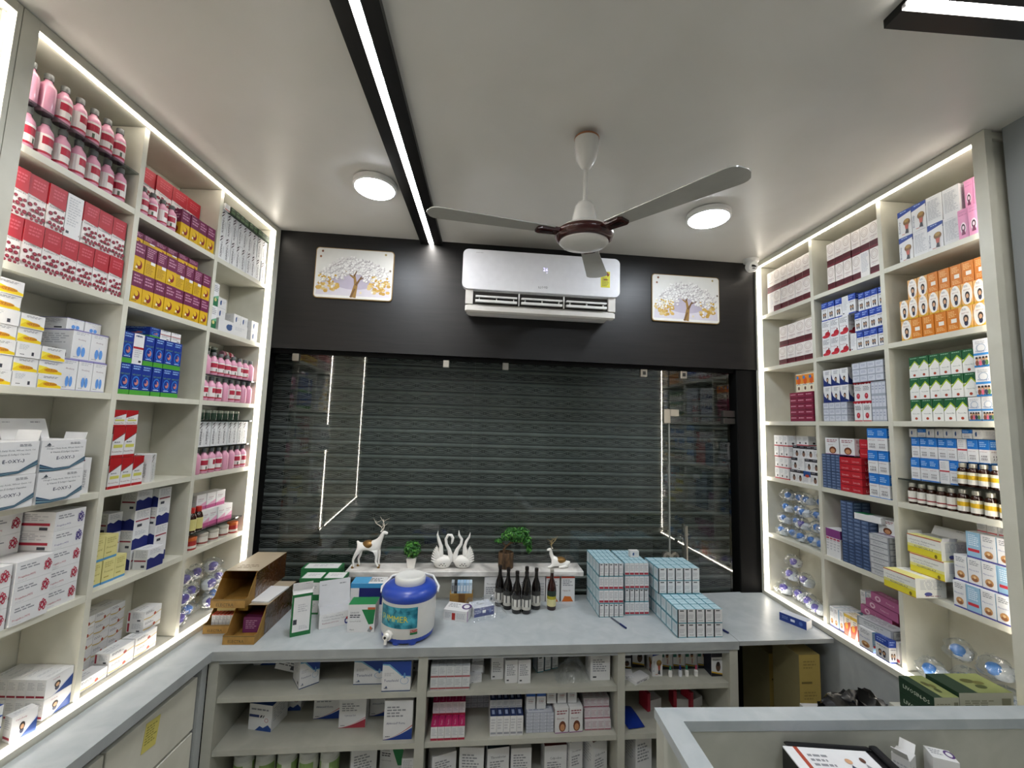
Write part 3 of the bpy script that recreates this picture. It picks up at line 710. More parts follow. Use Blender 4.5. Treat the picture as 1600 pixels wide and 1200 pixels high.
@design
def woodcharge_back(w, d, h):
    F = [('t', .45, .93, .03, G1, 'BloodCharge', .7), ('w', .1, .15, .9, .86, 15, G2)]
    return carton(w, d, h, W, F, F, F)
@design
def pinkgirl(w, d, h):
    F = [('t', .5, .8, .06, '#8a2f5c', 'GynaBloom', .8), ('e', .5, .35, .3, .2, '#ead0dc')] + [('o', .5, .36, .2, .13, '#3d2533', .55), ('p', [(.4, .3), (.6, .3), (.7, .12), (.3, .12)], '#6d2a4c'), ('w', .2, .86, .8, .92, 1, '#c98aac')]
    return carton(w, d, h, '#dc93b8', F, F, F)
@design
def orangekid(w, d, h):
    F = [('e', .5, .52, .47, .5, '#ebe6de', 16), ('p', [(0, 0), (1, 0), (1, .14), (.5, .05), (0, .1)], '#cfa02a'), ('w', .25, .8, .75, .9, 2, G1), ('t', .5, .7, .07, '#8f4a24', 'ZIPTOX', .6)] + kid(.55, .45, .2, .85, body='#2b2f48')
    return carton(w, d, h, '#e0ab66', F, F, F, T=[('r', 0, 0, 1, 1, '#d98324')])
@design
def orangeback(w, d, h):
    F = [('w', .15, .62, .85, .9, 4, '#e8b878'), ('r', .35, .38, .8, .56, '#e6e0d4'), ('w', .15, .1, .85, .3, 3, '#e8b878')]
    return carton(w, d, h, '#c9761c', F, F, F, T=[('r', 0, 0, 1, 1, '#c9761c')])
@design
def greenarch(w, d, h):
    F = [('r', 0, .58, 1, 1, '#1d5a35'), ('p', [(0, .4), (.62, .72), (1, .52), (1, .62), (.62, .82), (0, .5)], '#a3b92c'), ('p', [(0, 0), (1, 0), (1, .55), (.62, .74), (0, .42)], '#e4e4df'), ('w', .15, .88, .85, .95, 1, '#8fb59c'), ('t', .55, .34, .06, '#3a5a45', 'Pancreoflat', .7), ('e', .55, .12, .14, .06, '#a3432e')]
    return carton(w, d, h, W, F, F, F, T=[('r', 0, 0, 1, 1, '#1d5a35')])
@design
def family(w, d, h):
    F = [('r', 0, 0, 1, .07, '#2e78b8'), ('r', 0, .42, 1, .5, '#3d86c4'), ('w', .15, .8, .85, .92, 2, G2), ('o', .5, .68, .3, .14, '#8fa4b8', .85), ('t', .5, .56, .07, '#2e5a9a', 'Maxtong-P', .75)]
    for cx, c in ((.2, '#7b4a3a'), (.42, '#c9647a'), (.64, '#3a3f55'), (.84, '#5a7a4a')): F += [('e', cx, .15, .1, .1, c), ('e', cx, .29, .08, .06, '#c69b78'), ('e', cx, .33, .08, .04, '#2c2320')]
    return carton(w, d, h, W, F, F, F)
@design
def yellowline(w, d, h):
    F = [('r', 0, 0, 1, .35, '#d8cb34'), ('r', 0, .35, 1, .5, '#dcd687'), ('r', 0, .95, 1, 1, '#b5523a'), ('r', 0, 0, 1, .03, '#b5862c'), ('t', .45, .72, .11, G1, 'L-Methylfolate, Methylcobalamin', .8), ('t', .4, .58, .1, G1, '& Folic Acid Tablets', .55), ('t', .5, .4, .13, '#4a4034', 'PLUSMOSAL-A.Z', .55), ('e', .85, .14, .04, .1, '#7a6a24')]
    Rr = [('w', .15, .4, .85, .9, 7, G2), ('e', .4, .2, .13, .1, '#4a4f8c'), ('w', .3, .05, .85, .12, 1, '#8d5a6a')]
    return carton(w, d, h, '#dfdfd8', F, Rr, Rr, T=[('r', 0, 0, 1, .4, '#dcd687'), ('w', .1, .5, .9, .8, 2, G2)])
@design
def shell(w, d, h):
    F = [('r', 0, 0, 1, .06, '#4a4a92'), ('w', .15, .72, .85, .92, 3, G1), ('t', .45, .56, .09, '#3b5a9a', 'Macox-D3', .7), ('e', .5, .27, .3, .14, '#b98a5a'), ('e', .5, .22, .22, .07, '#8a5a3a'), ('e', .5, .3, .1, .05, '#d9b98a')]
    Rr = [('r', 0, 0, 1, .06, '#4a4a92'), ('w', .15, .45, .85, .9, 6, '#d2e0ea'), ('r', .1, .25, .9, .36, '#b8333f')]
    return carton(w, d, h, W, F, Rr, Rr, T=[('w', .2, .3, .8, .7, 2, G2)], cols={'L': '#8fb4cc', 'R': '#8fb4cc'})
@design
def shell_side(w, d, h):
    F = [('r', 0, 0, 1, .06, '#4a4a92'), ('w', .15, .45, .85, .9, 6, '#d2e0ea'), ('r', .1, .25, .9, .36, '#b8333f')]
    return carton(w, d, h, '#8fb4cc', F, F, F, T=[('w', .2, .3, .8, .7, 2, G2)], cols={'T': W})
@design
def purplestrip(w, d, h):
    F = [('r', 0, .7, 1, 1, '#7c3a78'), ('w', .15, .2, .85, .6, 4, G2), ('r', .1, .62, .9, .68, '#b04a62')]
    return carton(w, d, h, W, F, F, F)
@design
def purplefull(w, d, h):
    F = [('w', .15, .2, .85, .8, 5, '#b58ab0')]
    return carton(w, d, h, '#6e2f66', F, F, F)
@design
def pinklong(w, d, h):
    F = [('o', .22, .5, .09, .3, '#e3c3d4', .5), ('t', .6, .5, .25, '#e8cfdc', 'Fempro-6', .5), ('r', 0, 0, 1, .08, '#7a2a58')]
    return carton(w, d, h, '#b2638f', F, [('w', .2, .2, .8, .8, 3, '#d8a8c2')], [('r', 0, 0, 1, 1, '#8a2f4c')], T=[('w', .1, .3, .9, .7, 2, '#d8a8c2')])
@design
def orangered(w, d, h):
    F = [('p', [(0, 0), (.6, 0), (1, .55), (1, .7), (0, .5)], '#c4523c'), ('e', .4, .45, .25, .16, '#e0a03c'), ('r', 0, .85, 1, 1, '#c9a63c'), ('w', .4, .6, .9, .8, 2, G1)]
    return carton(w, d, h, '#e6dccb', F, F, F, T=[('w', .1, .2, .9, .8, 3, '#9a8a4a')])
@design
def greenlying(w, d, h):
    F = [('t', .5, .5, .3, '#d5ddd6', 'Neurokind', .6)]
    return carton(w, d, h, W, F, F, F, T=[('r', 0, 0, .5, 1, '#1f7a4c'), ('w', .55, .3, .9, .7, 2, G2)], cols={'L': '#1f6a44'})
@design
def greenend(w, d, h):
    F = [('r', .1, .1, .9, .45, '#3c5a34'), ('w', .2, .6, .8, .8, 1, '#6a8a5c')]
    return carton(w, d, h, '#22381f', F, F, F, cols={'T': W2})
@design
def bluebox(w, d, h):
    F = [('r', .42, .35, .58, .65, '#cdd4e4'), ('w', .1, .3, .35, .7, 2, '#6a80b5'), ('e', .8, .5, .07, .25, '#4a66a8')]
    return carton(w, d, h, '#1d3780', F, [('w', .2, .2, .8, .8, 2, G2)], (), cols={'R': W, 'L': W, 'T': '#d5d9e2'})
@design
def tealsmall(w, d, h):
    F = [('r', 0, 0, 1, .05, '#3a8fa0'), ('w', .2, .3, .8, .62, 3, G2), ('r', .28, .86, .72, .93, '#2a2c30'), ('r', 0, 0, .12, 1, '#1c2026'), ('t', .55, .2, .08, INK, 'Ondem', .7)]
    return carton(w, d, h, '#dedfe0', F, [('r', 0, 0, 1, 1, '#4a8a9a'), ('r', .08, .08, .94, .94, '#c3d3d9'), ('w', .2, .3, .8, .8, 5, G2)], [('w', .2, .3, .8, .8, 5, G2)], T=[('r', 0, 0, 1, 1, '#3f8596'), ('r', .1, .06, .96, .92, '#b4cfd8'), ('w', .25, .3, .85, .7, 2, '#8fb0bc')])
@design
def tealred(w, d, h):
    F = [('r', 0, 0, 1, .05, '#3a8fa0'), ('r', .05, .08, .95, .24, '#a83a48'), ('w', .15, .35, .85, .85, 4, G2)]
    return carton(w, d, h, '#dedfe0', F, [('r', 0, 0, 1, 1, '#4a8a9a'), ('r', .08, .08, .94, .94, '#c3d3d9'), ('w', .2, .3, .8, .8, 5, '#9ab4bd')], F, T=[('r', 0, 0, 1, 1, '#3f8596'), ('r', .1, .06, .96, .92, '#b4cfd8'), ('w', .25, .3, .85, .7, 2, '#8fb0bc')])
@design
def tenashield(w, d, h):
    F = [('p', [(0, .92), (.25, .9), (.5, .7), (.7, .52), (1, .5), (1, 1), (0, 1)], '#1f3f8c'), ('p', [(0, .88), (.22, .86), (.45, .68), (.68, .5), (1, .47), (1, .5), (.7, .52), (.5, .7), (.25, .9), (0, .92)], '#6fa8c4'), ('t', .32, .36, .1, '#27366a', 'Tenashield', .5), ('o', .78, .35, .15, .12, '#7aa0c0', .9), ('e', .78, .52, .035, .1, '#5f8fc0'), ('w', .08, .5, .4, .62, 3, G2), ('r', 0, 0, 1, .03, '#1f3f6c'), ('w', .08, .08, .22, .12, 1, INK), ('p', [(.12, .13), (.16, .19), (.2, .13)], '#2a4a7a')]
    L = [('w', .1, .4, .85, .85, 6, G2), ('r', .7, .1, .85, .2, INK), ('r', 0, 0, 1, .03, '#1f3f6c')]
    return carton(w, d, h, W, F, L, L, T=[('r', 0, 0, 1, 1, '#1f6a8c')])
def abz_(c1, nm):
    def f(w, d, h):
        F = [('e', .75, .02, .6, .26, c1, 20), ('r', 0, 0, 0.001, .001, W), ('o', .72, .06, .66, .3, '#a83a48' if c1 != '#a83a48' else '#d88a94', .93), ('t', .42, .42, .07, '#27366a', nm, .65), ('w', .1, .55, .75, .85, 4, G1), ('w', .08, .06, .3, .1, 1, INK)]
        m = MB(); m.box(-w / 2, 0, 0, w / 2, d, h, W)
        # clip swoosh inside the face with a polygon arc
        def arc(k, c): return ('p', [(0.0, 0.0), (1.0, 0.0)] + [(1 - i / 10, k * (1 - i / 10) ** 1.6 + 0.01) for i in range(11)], c)
        F = [arc(.36, '#a83a48' if c1 != '#a83a48' else '#d88a94'), arc(.33, W), arc(.29, c1)] + F[3:]
        m.decals((-w / 2, 0, 0), (w, 0, 0), (0, 0, h), (0, -1, 0), F)
        m.decals((w / 2, 0, 0), (0, d, 0), (0, 0, h), (1, 0, 0), [('w', .1, .3, .85, .85, 7, G2)])
        m.decals((-w / 2, d, 0), (0, -d, 0), (0, 0, h), (-1, 0, 0), [('w', .1, .3, .85, .85, 7, G2)])
        return m.build('carton')
    return f
DES['abz_blue'] = abz_('#1f3f8c', 'Abhicet-P Forte'); DES['abz_red'] = abz_('#a83a48', 'Cyfomax 500')
@design
def bluewave(w, d, h):
    F = [('p', [(.3, 0), (1, 0), (1, .12), (.85, .25), (.65, .12), (.5, .18)], '#27498c'), ('r', .02, .5, .45, .6, '#27366a'), ('p', [(.48, .5), (.55, .5), (.6, .6), (.53, .6)], '#3b3d46'), ('p', [(.6, .5), (.64, .5), (.69, .6), (.65, .6)], '#3b3d46'), ('o', .78, .42, .08, .08, '#a83a48', .8), ('w', .1, .72, .85, .84, 1, G1)]
    return carton(w, d, h, W, F, [('w', .1, .3, .85, .85, 6, G2)], [('w', .1, .3, .85, .85, 6, G2)], T=[('r', 0, .0, 1, .3, '#27498c')])
@design
def magenta(w, d, h):
    F = [('tv', .5, .5, .35, '#e8b4c8', 'Nexito', .6)]
    return carton(w, d, h, '#b81f60', F, [('w', .2, .2, .8, .8, 4, '#d87a9c')], (), T=[('tv', .5, .5, .4, '#d68aa8', 'Nexito', .6), ('r', 0, 0, .05, 1, '#6b1238')])
@design
def magentawhite(w, d, h):
    F = [('r', 0, 0, 1, .16, '#a82c44'), ('w', .15, .3, .85, .85, 5, G2)]
    return carton(w, d, h, W, F, [('w', .2, .2, .8, .8, 4, '#d87a9c')], (), T=[('r', 0, 0, 1, 1, '#b81f60'), ('tv', .5, .5, .4, '#e8b4c8', 'Nexito', .6)])
@design
def navysmall(w, d, h):
    F = [('w', .15, .3, .85, .85, 4, G2), ('r', .1, .1, .9, .2, '#9a9ca4')]
    return carton(w, d, h, W, F, (), (), T=[('r', 0, 0, 1, 1, '#1f2f5c'), ('r', .3, .25, .7, .75, '#9aa8c8'), ('r', 0, 0, .06, 1, '#0e1530')])
@design
def bluetop(w, d, h):
    F = [('r', 0, .8, 1, 1, '#2e5aa8'), ('w', .2, .3, .8, .65, 3, G2), ('t', .5, .5, .1, '#a34a3a', 'Cefix', .6)]
    return carton(w, d, h, W, F, F, F, T=[('r', 0, 0, 1, 1, '#27406c')])
@design
def darkkid(w, d, h):
    F = [('w', .12, .7, .88, .9, 2, '#8f4a52'), ('t', .4, .58, .07, '#7a2f3a', 'Zincovit', .6), ('e', .55, .26, .26, .22, '#6b3a24'), ('e', .55, .22, .17, .14, '#c08a62'), ('r', 0, 0, 1, .03, '#8a4a8c')]
    return carton(w, d, h, W, F, F, F)
@design
def doctor(w, d, h):
    F = [('r', 0, .5, .3, 1, '#2f6a5a'), ('e', .58, .42, .24, .2, '#e9e3d4'), ('e', .55, .56, .12, .1, '#9a6a4a'), ('e', .55, .62, .13, .06, '#2c2320'), ('p', [(.4, .2), (.7, .2), (.64, .48), (.46, .48)], '#d9d6cf'), ('r', .55, .22, .6, .44, '#a8302c'), ('p', [(0, 0), (1, 0), (1, .12), (0, .22)], '#22242a'), ('p', [(0, .16), (1, .07), (1, .1), (0, .2)], '#c9a22c')]
    return carton(w, d, h, W, F, (), ())
@design
def blackdoctor(w, d, h):
    F = [('r', 0, .8, 1, 1, '#26262e'), ('p', [(0, 0), (1, 0), (1, .1), (0, .2)], '#1c1c22'), ('p', [(0, .16), (1, .07), (1, .12), (0, .22)], '#c9a22c'), ('e', .62, .4, .22, .2, '#5b4436'), ('e', .62, .52, .17, .1, '#2a2220'), ('t', .45, .7, .07, INK, 'Flexilor', .6)]
    return carton(w, d, h, W, F, [('r', 0, 0, 1, 1, '#1c2030')], [('w', .2, .2, .8, .8, 5, G2)])
@design
def bluecorner(w, d, h):
    F = [('p', [(.25, .3), (1, .3), (1, .85), (.25, .85)], '#1c2568'), ('w', .3, .02, .9, .2, 2, G2), ('r', 0, .85, 1, 1, '#3d8fc4')]
    return carton(w, d, h, W, F, [('r', 0, 0, 1, 1, '#4a9ac8')], (), T=[('r', 0, 0, .5, 1, '#4a9ac8'), ('w', .5, .2, .9, .8, 3, INK)])
@design
def orangefoot(w, d, h):
    F = [('p', [(.05, 0), (.9, 0), (.7, .2), (.25, .22)], '#c96a24'), ('r', 0, .94, 1, 1, '#b8432c'), ('w', .12, .6, .85, .88, 4, G1), ('t', .4, .44, .06, '#8a4a34', 'Febuxo 40', .55)]
    return carton(w, d, h, W, F, (), (), T=[('r', 0, 0, 1, 1, '#b8432c')])
@design
def swirlbox(w, d, h):
    F = [('r', .36, .08, .5, .75, '#a8332c'), ('w', .08, .2, .32, .75, 5, G2), ('w', .56, .2, .92, .75, 5, G2)]
    return carton(w, d, h, W, F, (), [('r', 0, 0, .15, 1, '#b08ab8')], T=[('o', .85, .6, .2, .35, '#4d2f6c', .6), ('w', .1, .3, .6, .8, 3, G1)])
def lidbox_(front, side, topc):
    def f(w, d, h): return carton(w, d, h, W, front, side, side, T=[('r', 0, 0, 1, 1, topc)])
    return f
DES['darklid'] = lidbox_([('t', .5, .72, .09, INK, 'Thrombotas', .7), ('w', .12, .3, .8, .6, 4, G1), ('e', .5, .14, .07, .06, '#3b5a6a')], [('w', .1, .3, .85, .85, 7, G2)], '#1f3038')
DES['redlid'] = lidbox_([('t', .5, .6, .09, INK, 'Cefpodox', .7), ('w', .12, .2, .8, .5, 4, G1)], [('w', .1, .3, .85, .85, 7, G2)], '#5c1f1c')
DES['whitelid'] = lidbox_([('w', .12, .3, .8, .8, 6, G1), ('r', .12, .1, .3, .16, INK)], [('w', .1, .3, .85, .85, 7, G2)], W2)
@design
def browncarton(w, d, h):
    return carton(w, d, h, '#a8934f', [('r', .1, .05, .6, .12, '#6b5c30'), ('w', .2, .5, .8, .8, 3, '#8a7840')], (), (), cols={'T': '#9a8a54', 'L': '#8d8460', 'R': '#8d8460'})
@design
def darkgreen(w, d, h):
    F = [('w', .1, .15, .7, .6, 4, '#8f8d74'), ('r', .78, .15, .95, .7, '#8a8870')]
    return carton(w, d, h, '#16301f', F, [('t', .5, .5, .26, '#c8d2bd', 'LIVOSIN-DS', .75)], [('w', .1, .2, .9, .6, 4, '#a9a68c')],
                  T=[('r', .35, 0, 1, 1, '#7d8450'), ('e', .55, .6, .12, .12, '#4a4a24'), ('e', .7, .5, .1, .1, '#5c5a2c'), ('e', .62, .3, .1, .1, '#3c4420')], cols={'R': '#b9b8a0', 'F': '#c4c2ac'})
@design
def whitered_end(w, d, h):
    F = [('r', 0, .06, 1, .2, '#a83a40'), ('w', .12, .35, .88, .9, 4, G2)]
    return carton(w, d, h, W, F, [('w', .2, .2, .8, .8, 4, G2)], [('w', .2, .2, .8, .8, 4, G2)], T=[('w', .1, .1, .9, .9, 4, G2), ('r', 0, 0, .05, 1, '#b9babd')])
@design
def pinkend(w, d, h):
    F = [('r', 0, 0, 1, .12, '#b04a62'), ('w', .12, .25, .88, .9, 4, '#cba8b2')]
    return carton(w, d, h, '#e2d8da', F, [('w', .2, .2, .8, .8, 4, G2)], [('w', .2, .2, .8, .8, 4, G2)], T=[('w', .1, .1, .9, .9, 4, '#cba8b2')])

# ------------------------------------------------------------------ placing
COLN = {'L': ('near', 'middle', 'far'), 'R': ('far', 'middle', 'near')}
def cellname(f, c, k): return '%s rack, %s column, %s shelf' % ('left' if f == 'L' else 'right', COLN[f][c], SHELF[k])
_rj = random.Random(5)
SYRUP = 'redcell yellowpurple bluegreen albipenel creammaroon orangekid greenarch woodcharge pinkgirl bluewhite bluekids'.split()
DROPS = 'navykid redcherry pomegranate family shell orangemix whitered blackwhite paleyellow navywhite doctor'.split()
def kindname(des):
    d = des.split('_')[0]
    return 'syrup_box' if d in SYRUP else 'drops_box' if d in DROPS else 'tablet_box'
def row(f, c, k, des, s0, s1, n, dh, z=None, desc='', tier='', inset=0.02, depth=0.05, alt=None, name=None, jit=0.018, gap=0.0024, altdesc=None):
    """n cartons side by side from s0 to s1 (left to right in the picture) on a shelf cell"""
    z = ZB[k] if z is None else z
    stp = (s1 - s0) / n; w = abs(stp) - gap
    cell = cellname(f, c, k)
    for i in range(n):
        dn = (alt or {}).get(i, des); ds = desc
        if alt and i in alt and altdesc: ds = altdesc
        me = get(dn, w, depth, dh - 0.0008)
        lab = '%s, %s%s, %s' % (ds, (ORD[i + 1] + ' from left') if n > 1 else 'single', (' ' + tier + ' tier') if tier else '', cell)
        o = obj(name or kindname(des), me, None, fr(f, s0 + stp * (i + 0.5), inset + _rj.uniform(0, 0.004), z, _rj.uniform(-jit, jit) if n > 1 else 0))
        tag(o, lab, 'box', '%s on %s' % (desc, cell))
    return z + dh
def one(f, s, dep, z, des, w, d, h, label, rot=0.0, name=None, tilt=None, cat='box', group=None):
    M = fr(f, s, dep, z, rot)
    if tilt: M = M @ Matrix.Rotation(tilt[1], 4, tilt[0])
    o = obj(name or kindname(des), get(des, w, d, h), None, M); return tag(o, label, cat, group)

# ================================================================== bottles, jars, pouches
def band(m, r, z0, z1, rows, n=20):
    """label band round a bottle; rows = list of (fraction height, function angle -> material or None)"""
    z = z0
    for fh, fn in rows:
        zt = z + (z1 - z0) * fh
        for i in range(n):
            a0, a1 = 2 * math.pi * i / n, 2 * math.pi * (i + 1) / n
            c = fn(i / n)
            if c: m.face([(r * math.cos(a0), r * math.sin(a0), z), (r * math.cos(a1), r * math.sin(a1), z), (r * math.cos(a1), r * math.sin(a1), zt), (r * math.cos(a0), r * math.sin(a0), zt)], c)
        z = zt
M_PINK = mat('#d99bb2', 0.18, spec=0.6, var=0.03); M_CAPG = mat('#5d5f5e', 0.35); M_AMBER = mat('#2c1208', 0.12, spec=0.7); M_DARKB = mat('#0d0806', 0.1, spec=0.7)
def bottle_proto(kind, h, r):
    """list of (part name, mesh)"""
    b = MB(); l = MB(); c = MB()
    if kind in ('pink', 'pinkplain'):
        b.lathe([(r * .86, 0), (r, h * .03), (r, h * .62), (r * .9, h * .70), (r * .55, h * .78), (r * .42, h * .82), (r * .42, h * .85)], 18, M_PINK)
        c.lathe([(r * .5, h * .845), (r * .54, h * .85), (r * .54, h * .985), (r * .48, h)], 16, M_CAPG)
        red, wh, dk = '#a8243c', '#ddd6d4', '#4a5a48'
        front = lambda f, a, b_: a <= (f - 0.25) % 1 < b_
        band(l, r * 1.012, h * .10, h * .58, [(.12, lambda f: red), (.26, lambda f: dk if front(f, .45, .55) or front(f, .95, 1) else wh), (.1, lambda f: wh), (.4, lambda f: red if front(f, .30, .62) or front(f, .8, 1) else wh), (.12, lambda f: wh)])
    elif kind == 'amber':
        b.lathe([(r * .9, 0), (r, h * .02), (r, h * .68), (r * .82, h * .78), (r * .6, h * .80), (r * .6, h * .83)], 16, M_AMBER)
        c.lathe([(r * .68, h * .82), (r * .7, h * .83), (r * .7, h * .97), (r * .66, h)], 16, mat('#c9c5b8', 0.3, 0.5))
        band(l, r * 1.012, h * .1, h * .62, [(.25, lambda f: '#d8d5cc'), (.12, lambda f: '#8f2e34'), (.63, lambda f: '#d8d5cc' if f > .05 else None)])
    elif kind == 'amberyellow':
        b.lathe([(r * .9, 0), (r, h * .02), (r, h * .68), (r * .82, h * .78), (r * .6, h * .80), (r * .6, h * .83)], 16, M_AMBER)
        c.lathe([(r * .68, h * .82), (r * .7, h * .83), (r * .7, h * .97), (r * .66, h)], 16, mat('#b9b5a8', 0.3, 0.5))
        band(l, r * 1.012, h * .1, h * .62, [(.4, lambda f: '#d8d5cc'), (.35, lambda f: '#c9a21c'), (.25, lambda f: '#dcd7bc')])
    elif kind == 'dark':
        b.lathe([(r * .9, 0), (r, h * .02), (r, h * .52), (r * .85, h * .62), (r * .42, h * .76), (r * .36, h * .92)], 20, M_DARKB)
        c.lathe([(r * .42, h * .915), (r * .44, h * .92), (r * .44, h * .99), (r * .4, h)], 16, mat('#1a1412', 0.35))
        band(l, r * 1.012, h * .1, h * .45, [(.2, lambda f: '#bdbab2'), (.5, lambda f: '#cfcdc6' if (f * 20) % 3 else '#5a5a58'), (.3, lambda f: '#3a3a38')] if True else [], 20)
        l.f = [q for q in l.f]  # whole band
    elif kind == 'darkyellow':
        b.lathe([(r * .9, 0), (r, h * .02), (r, h * .52), (r * .85, h * .62), (r * .42, h * .76), (r * .36, h * .92)], 20, mat('#2a0c06', 0.1, spec=0.7))
        c.lathe([(r * .42, h * .915), (r * .44, h * .92), (r * .44, h * .99), (r * .4, h)], 16, mat('#b8b4a8', 0.3, 0.4))
        band(l, r * 1.012, h * .1, h * .48, [(.45, lambda f: '#d6cf9a'), (.2, lambda f: '#a8a02c'), (.35, lambda f: '#22342a')])
    elif kind == 'brownred':
        b.lathe([(r * .9, 0), (r, h * .02), (r, h * .6), (r * .75, h * .74), (r * .5, h * .8)], 16, M_AMBER)
        c.lathe([(r * .6, h * .79), (r * .62, h * .8), (r * .62, h * .97), (r * .56, h)], 16, mat('#b3281f', 0.35))
        band(l, r * 1.012, h * .1, h * .55, [(1, lambda f: '#c9c07a')])
    elif kind == 'jar':
        b.lathe([(r * .92, 0), (r, h * .05), (r, h * .7), (r * .9, h * .74)], 18, mat('#d6d2c8', 0.3))
        c.lathe([(r * .98, h * .72), (r * 1.03, h * .74), (r * 1.03, h * .97), (r * .96, h)], 18, mat('#b9b3a4', 0.35))
        band(l, r * 1.012, h * .15, h * .65, [(.3, lambda f: '#8f4a44'), (.7, lambda f: '#d8d2c6')])
    elif kind == 'redjar':
        b.lathe([(r * .92, 0), (r, h * .05), (r, h * .7), (r * .9, h * .74)], 18, mat('#a8312c', 0.3))
        c.lathe([(r * .98, h * .72), (r * 1.03, h * .74), (r * 1.03, h * .97), (r * .96, h)], 18, mat('#c4622c', 0.35))
        band(l, r * 1.012, h * .15, h * .65, [(.4, lambda f: '#d8d2c6'), (.6, lambda f: '#a8312c')])
    elif kind == 'greenjar':
        b.lathe([(r * .92, 0), (r, h * .05), (r, h * .7), (r * .9, h * .74)], 18, mat('#24382a', 0.2, spec=0.6))
        c.lathe([(r * .98, h * .72), (r * 1.03, h * .74), (r * 1.03, h * .97), (r * .96, h)], 18, mat('#9aa090', 0.25, 0.6))
    elif kind == 'greentub':
        b.lathe([(r * .9, 0), (r, h * .05), (r * 1.0, h * .72), (r * .9, h * .78)], 18, mat('#d9dcd4', 0.35))
        c.lathe([(r * .95, h * .77), (r, h * .79), (r, h * .97), (r * .92, h)], 18, mat('#c9cbc6', 0.35))
        band(l, r * 1.012, h * .12, h * .68, [(.35, lambda f: '#6f9a3c'), (.65, lambda f: '#8fae6a' if (f * 10) % 4 > 1 else '#dfe2d8')])
    elif kind == 'vial':
        b.lathe([(r, 0), (r, h * .5), (r * .45, h * .62)], 12, mat('#e6e4e0', 0.3)); c.lathe([(r * .5, h * .62), (r * .42, h)], 12, mat('#2f8a6a', 0.3))
    elif kind == 'vialpink':
        b.lathe([(r, 0), (r, h * .5), (r * .45, h * .62)], 12, mat('#e6e4e0', 0.3)); c.lathe([(r * .5, h * .62), (r * .42, h)], 12, mat('#c04a6a', 0.3))
    elif kind == 'vialblue':
        b.lathe([(r, 0), (r, h * .5), (r * .45, h * .62)], 12, mat('#d6d8dc', 0.3)); c.lathe([(r * .5, h * .62), (r * .42, h)], 12, mat('#2c3a8c', 0.3))
    parts = [('body', b.build('body', 40)), ('cap', c.build('cap', 40))]
    if l.f and kind != 'pinkplain': parts.append(('label_band', l.build('label_band', 40)))
    return parts
_bp = {}
def bottle(f, s, dep, z, kind, h, r, label, group=None, spin=0.0, name='syrup_bottle', cat='bottle', M=None):
    k = (kind, h, r)
    if k not in _bp: _bp[k] = bottle_proto(*k)
    t = thing(name, label, cat, (fr(f, s, dep, z, spin) if M is None else M), group)
    body = None
    for nm, me in _bp[k]:
        o = obj(nm, me, body if nm == 'label_band' else t)
        if nm == 'body': body = o
    return t
def bottles(f, c, k, kind, ss, dep, z, h, r, desc, tier='', name='syrup_bottle', cat='bottle', kinds=None):
    cell = cellname(f, c, k)
    for i, s in enumerate(ss):
        kk = (kinds or {}).get(i, kind)
        bottle(f, s, dep, z + 0.0005, kk, h, r, '%s, %s from left%s, %s' % (desc, ORD[i + 1], (' ' + tier) if tier else '', cell), '%s on %s' % (desc, cell), _rj.uniform(-0.9, 0.9), name, cat)
def lsp(a, b, n): return [a + (b - a) * i / (n - 1) for i in range(n)]
# pouches: crumpled clear film round a coloured cap and a clear cup
def pouch_proto(seed, capc, w=0.054, d=0.046, h=0.05):
    rr = random.Random(seed); film = MB(); n, k = 18, 10
    b0 = 0; vs = []; fs = []
    for j in range(k + 1):
        a = -R90 + math.pi * j / k
        for i in range(n):
            t = 2 * math.pi * i / n; sq = 1.0 / max(abs(math.cos(t)), abs(math.sin(t))) ** 0.6
            q = (1 + rr.uniform(-.24, .24)) * sq; cr = max(0.03, math.cos(a)) ** 0.8
            vs.append((w / 2 * q * cr * math.cos(t), d / 2 * q * cr * math.sin(t), max(0.0, h / 2 + h / 2 * math.sin(a) * (1 + rr.uniform(-.2, .2)))))
    for j in range(k):
        for i in range(n): i2 = (i + 1) % n; fs.append((j * n + i, j * n + i2, (j + 1) * n + i2, (j + 1) * n + i))
    film.raw(vs, fs, M_FILM)
    cap = MB(); cap.blob((rr.uniform(-.006, .006), -0.004, h * .52), (.0150, .0135, .0125), mat(capc, 0.3, spec=0.5), 12, 8); cap.lathe([(.010, 0), (.010, .006)], 12, mat(capc, 0.3), (0, -0.004, h * .28))
    cup = MB(); cup.lathe([(.016, 0), (.02, .012), (.021, .02), (.012, .028)], 14, mat('#cfd4d8', 0.2, spec=0.6), (0.006, 0.01, 0.004))
    return [('film', film.build('film', 30)), ('cap', cap.build('cap', 40)), ('cup', cup.build('cup', 40))]
_pp = {}
def pouches(f, c, k, capc, cname, spots, alt=None):
    cell = cellname(f, c, k)
    for i, (s, dep, z, sz) in enumerate(spots):
        col = capc if not alt or i not in alt else alt[i]
        key = (i % 4, col)
        if key not in _pp: _pp[key] = pouch_proto(*key)
        M = fr(f, s, dep, z, _rj.uniform(-.6, .6)) @ Matrix.Rotation(_rj.uniform(-.25, .25), 4, 'X') @ Matrix.Scale(sz, 4)
        lv = sorted({round(q[2], 2) for q in spots}).index(round(z, 2))
        same = sorted((q[0] for q in spots if round(q[2], 2) == round(z, 2)), reverse=(f == 'R')); pos = same.index(s) + 1
        t = thing('clear_pouch', 'clear pouch with %s cap, %s from left %s layer, %s' % (cname, ORD[pos], ORD[lv + 1], cell), 'pouch', M, 'pouches with %s caps on %s' % (cname, cell))
        for nm, me in _pp[key]: obj(nm, me, t)

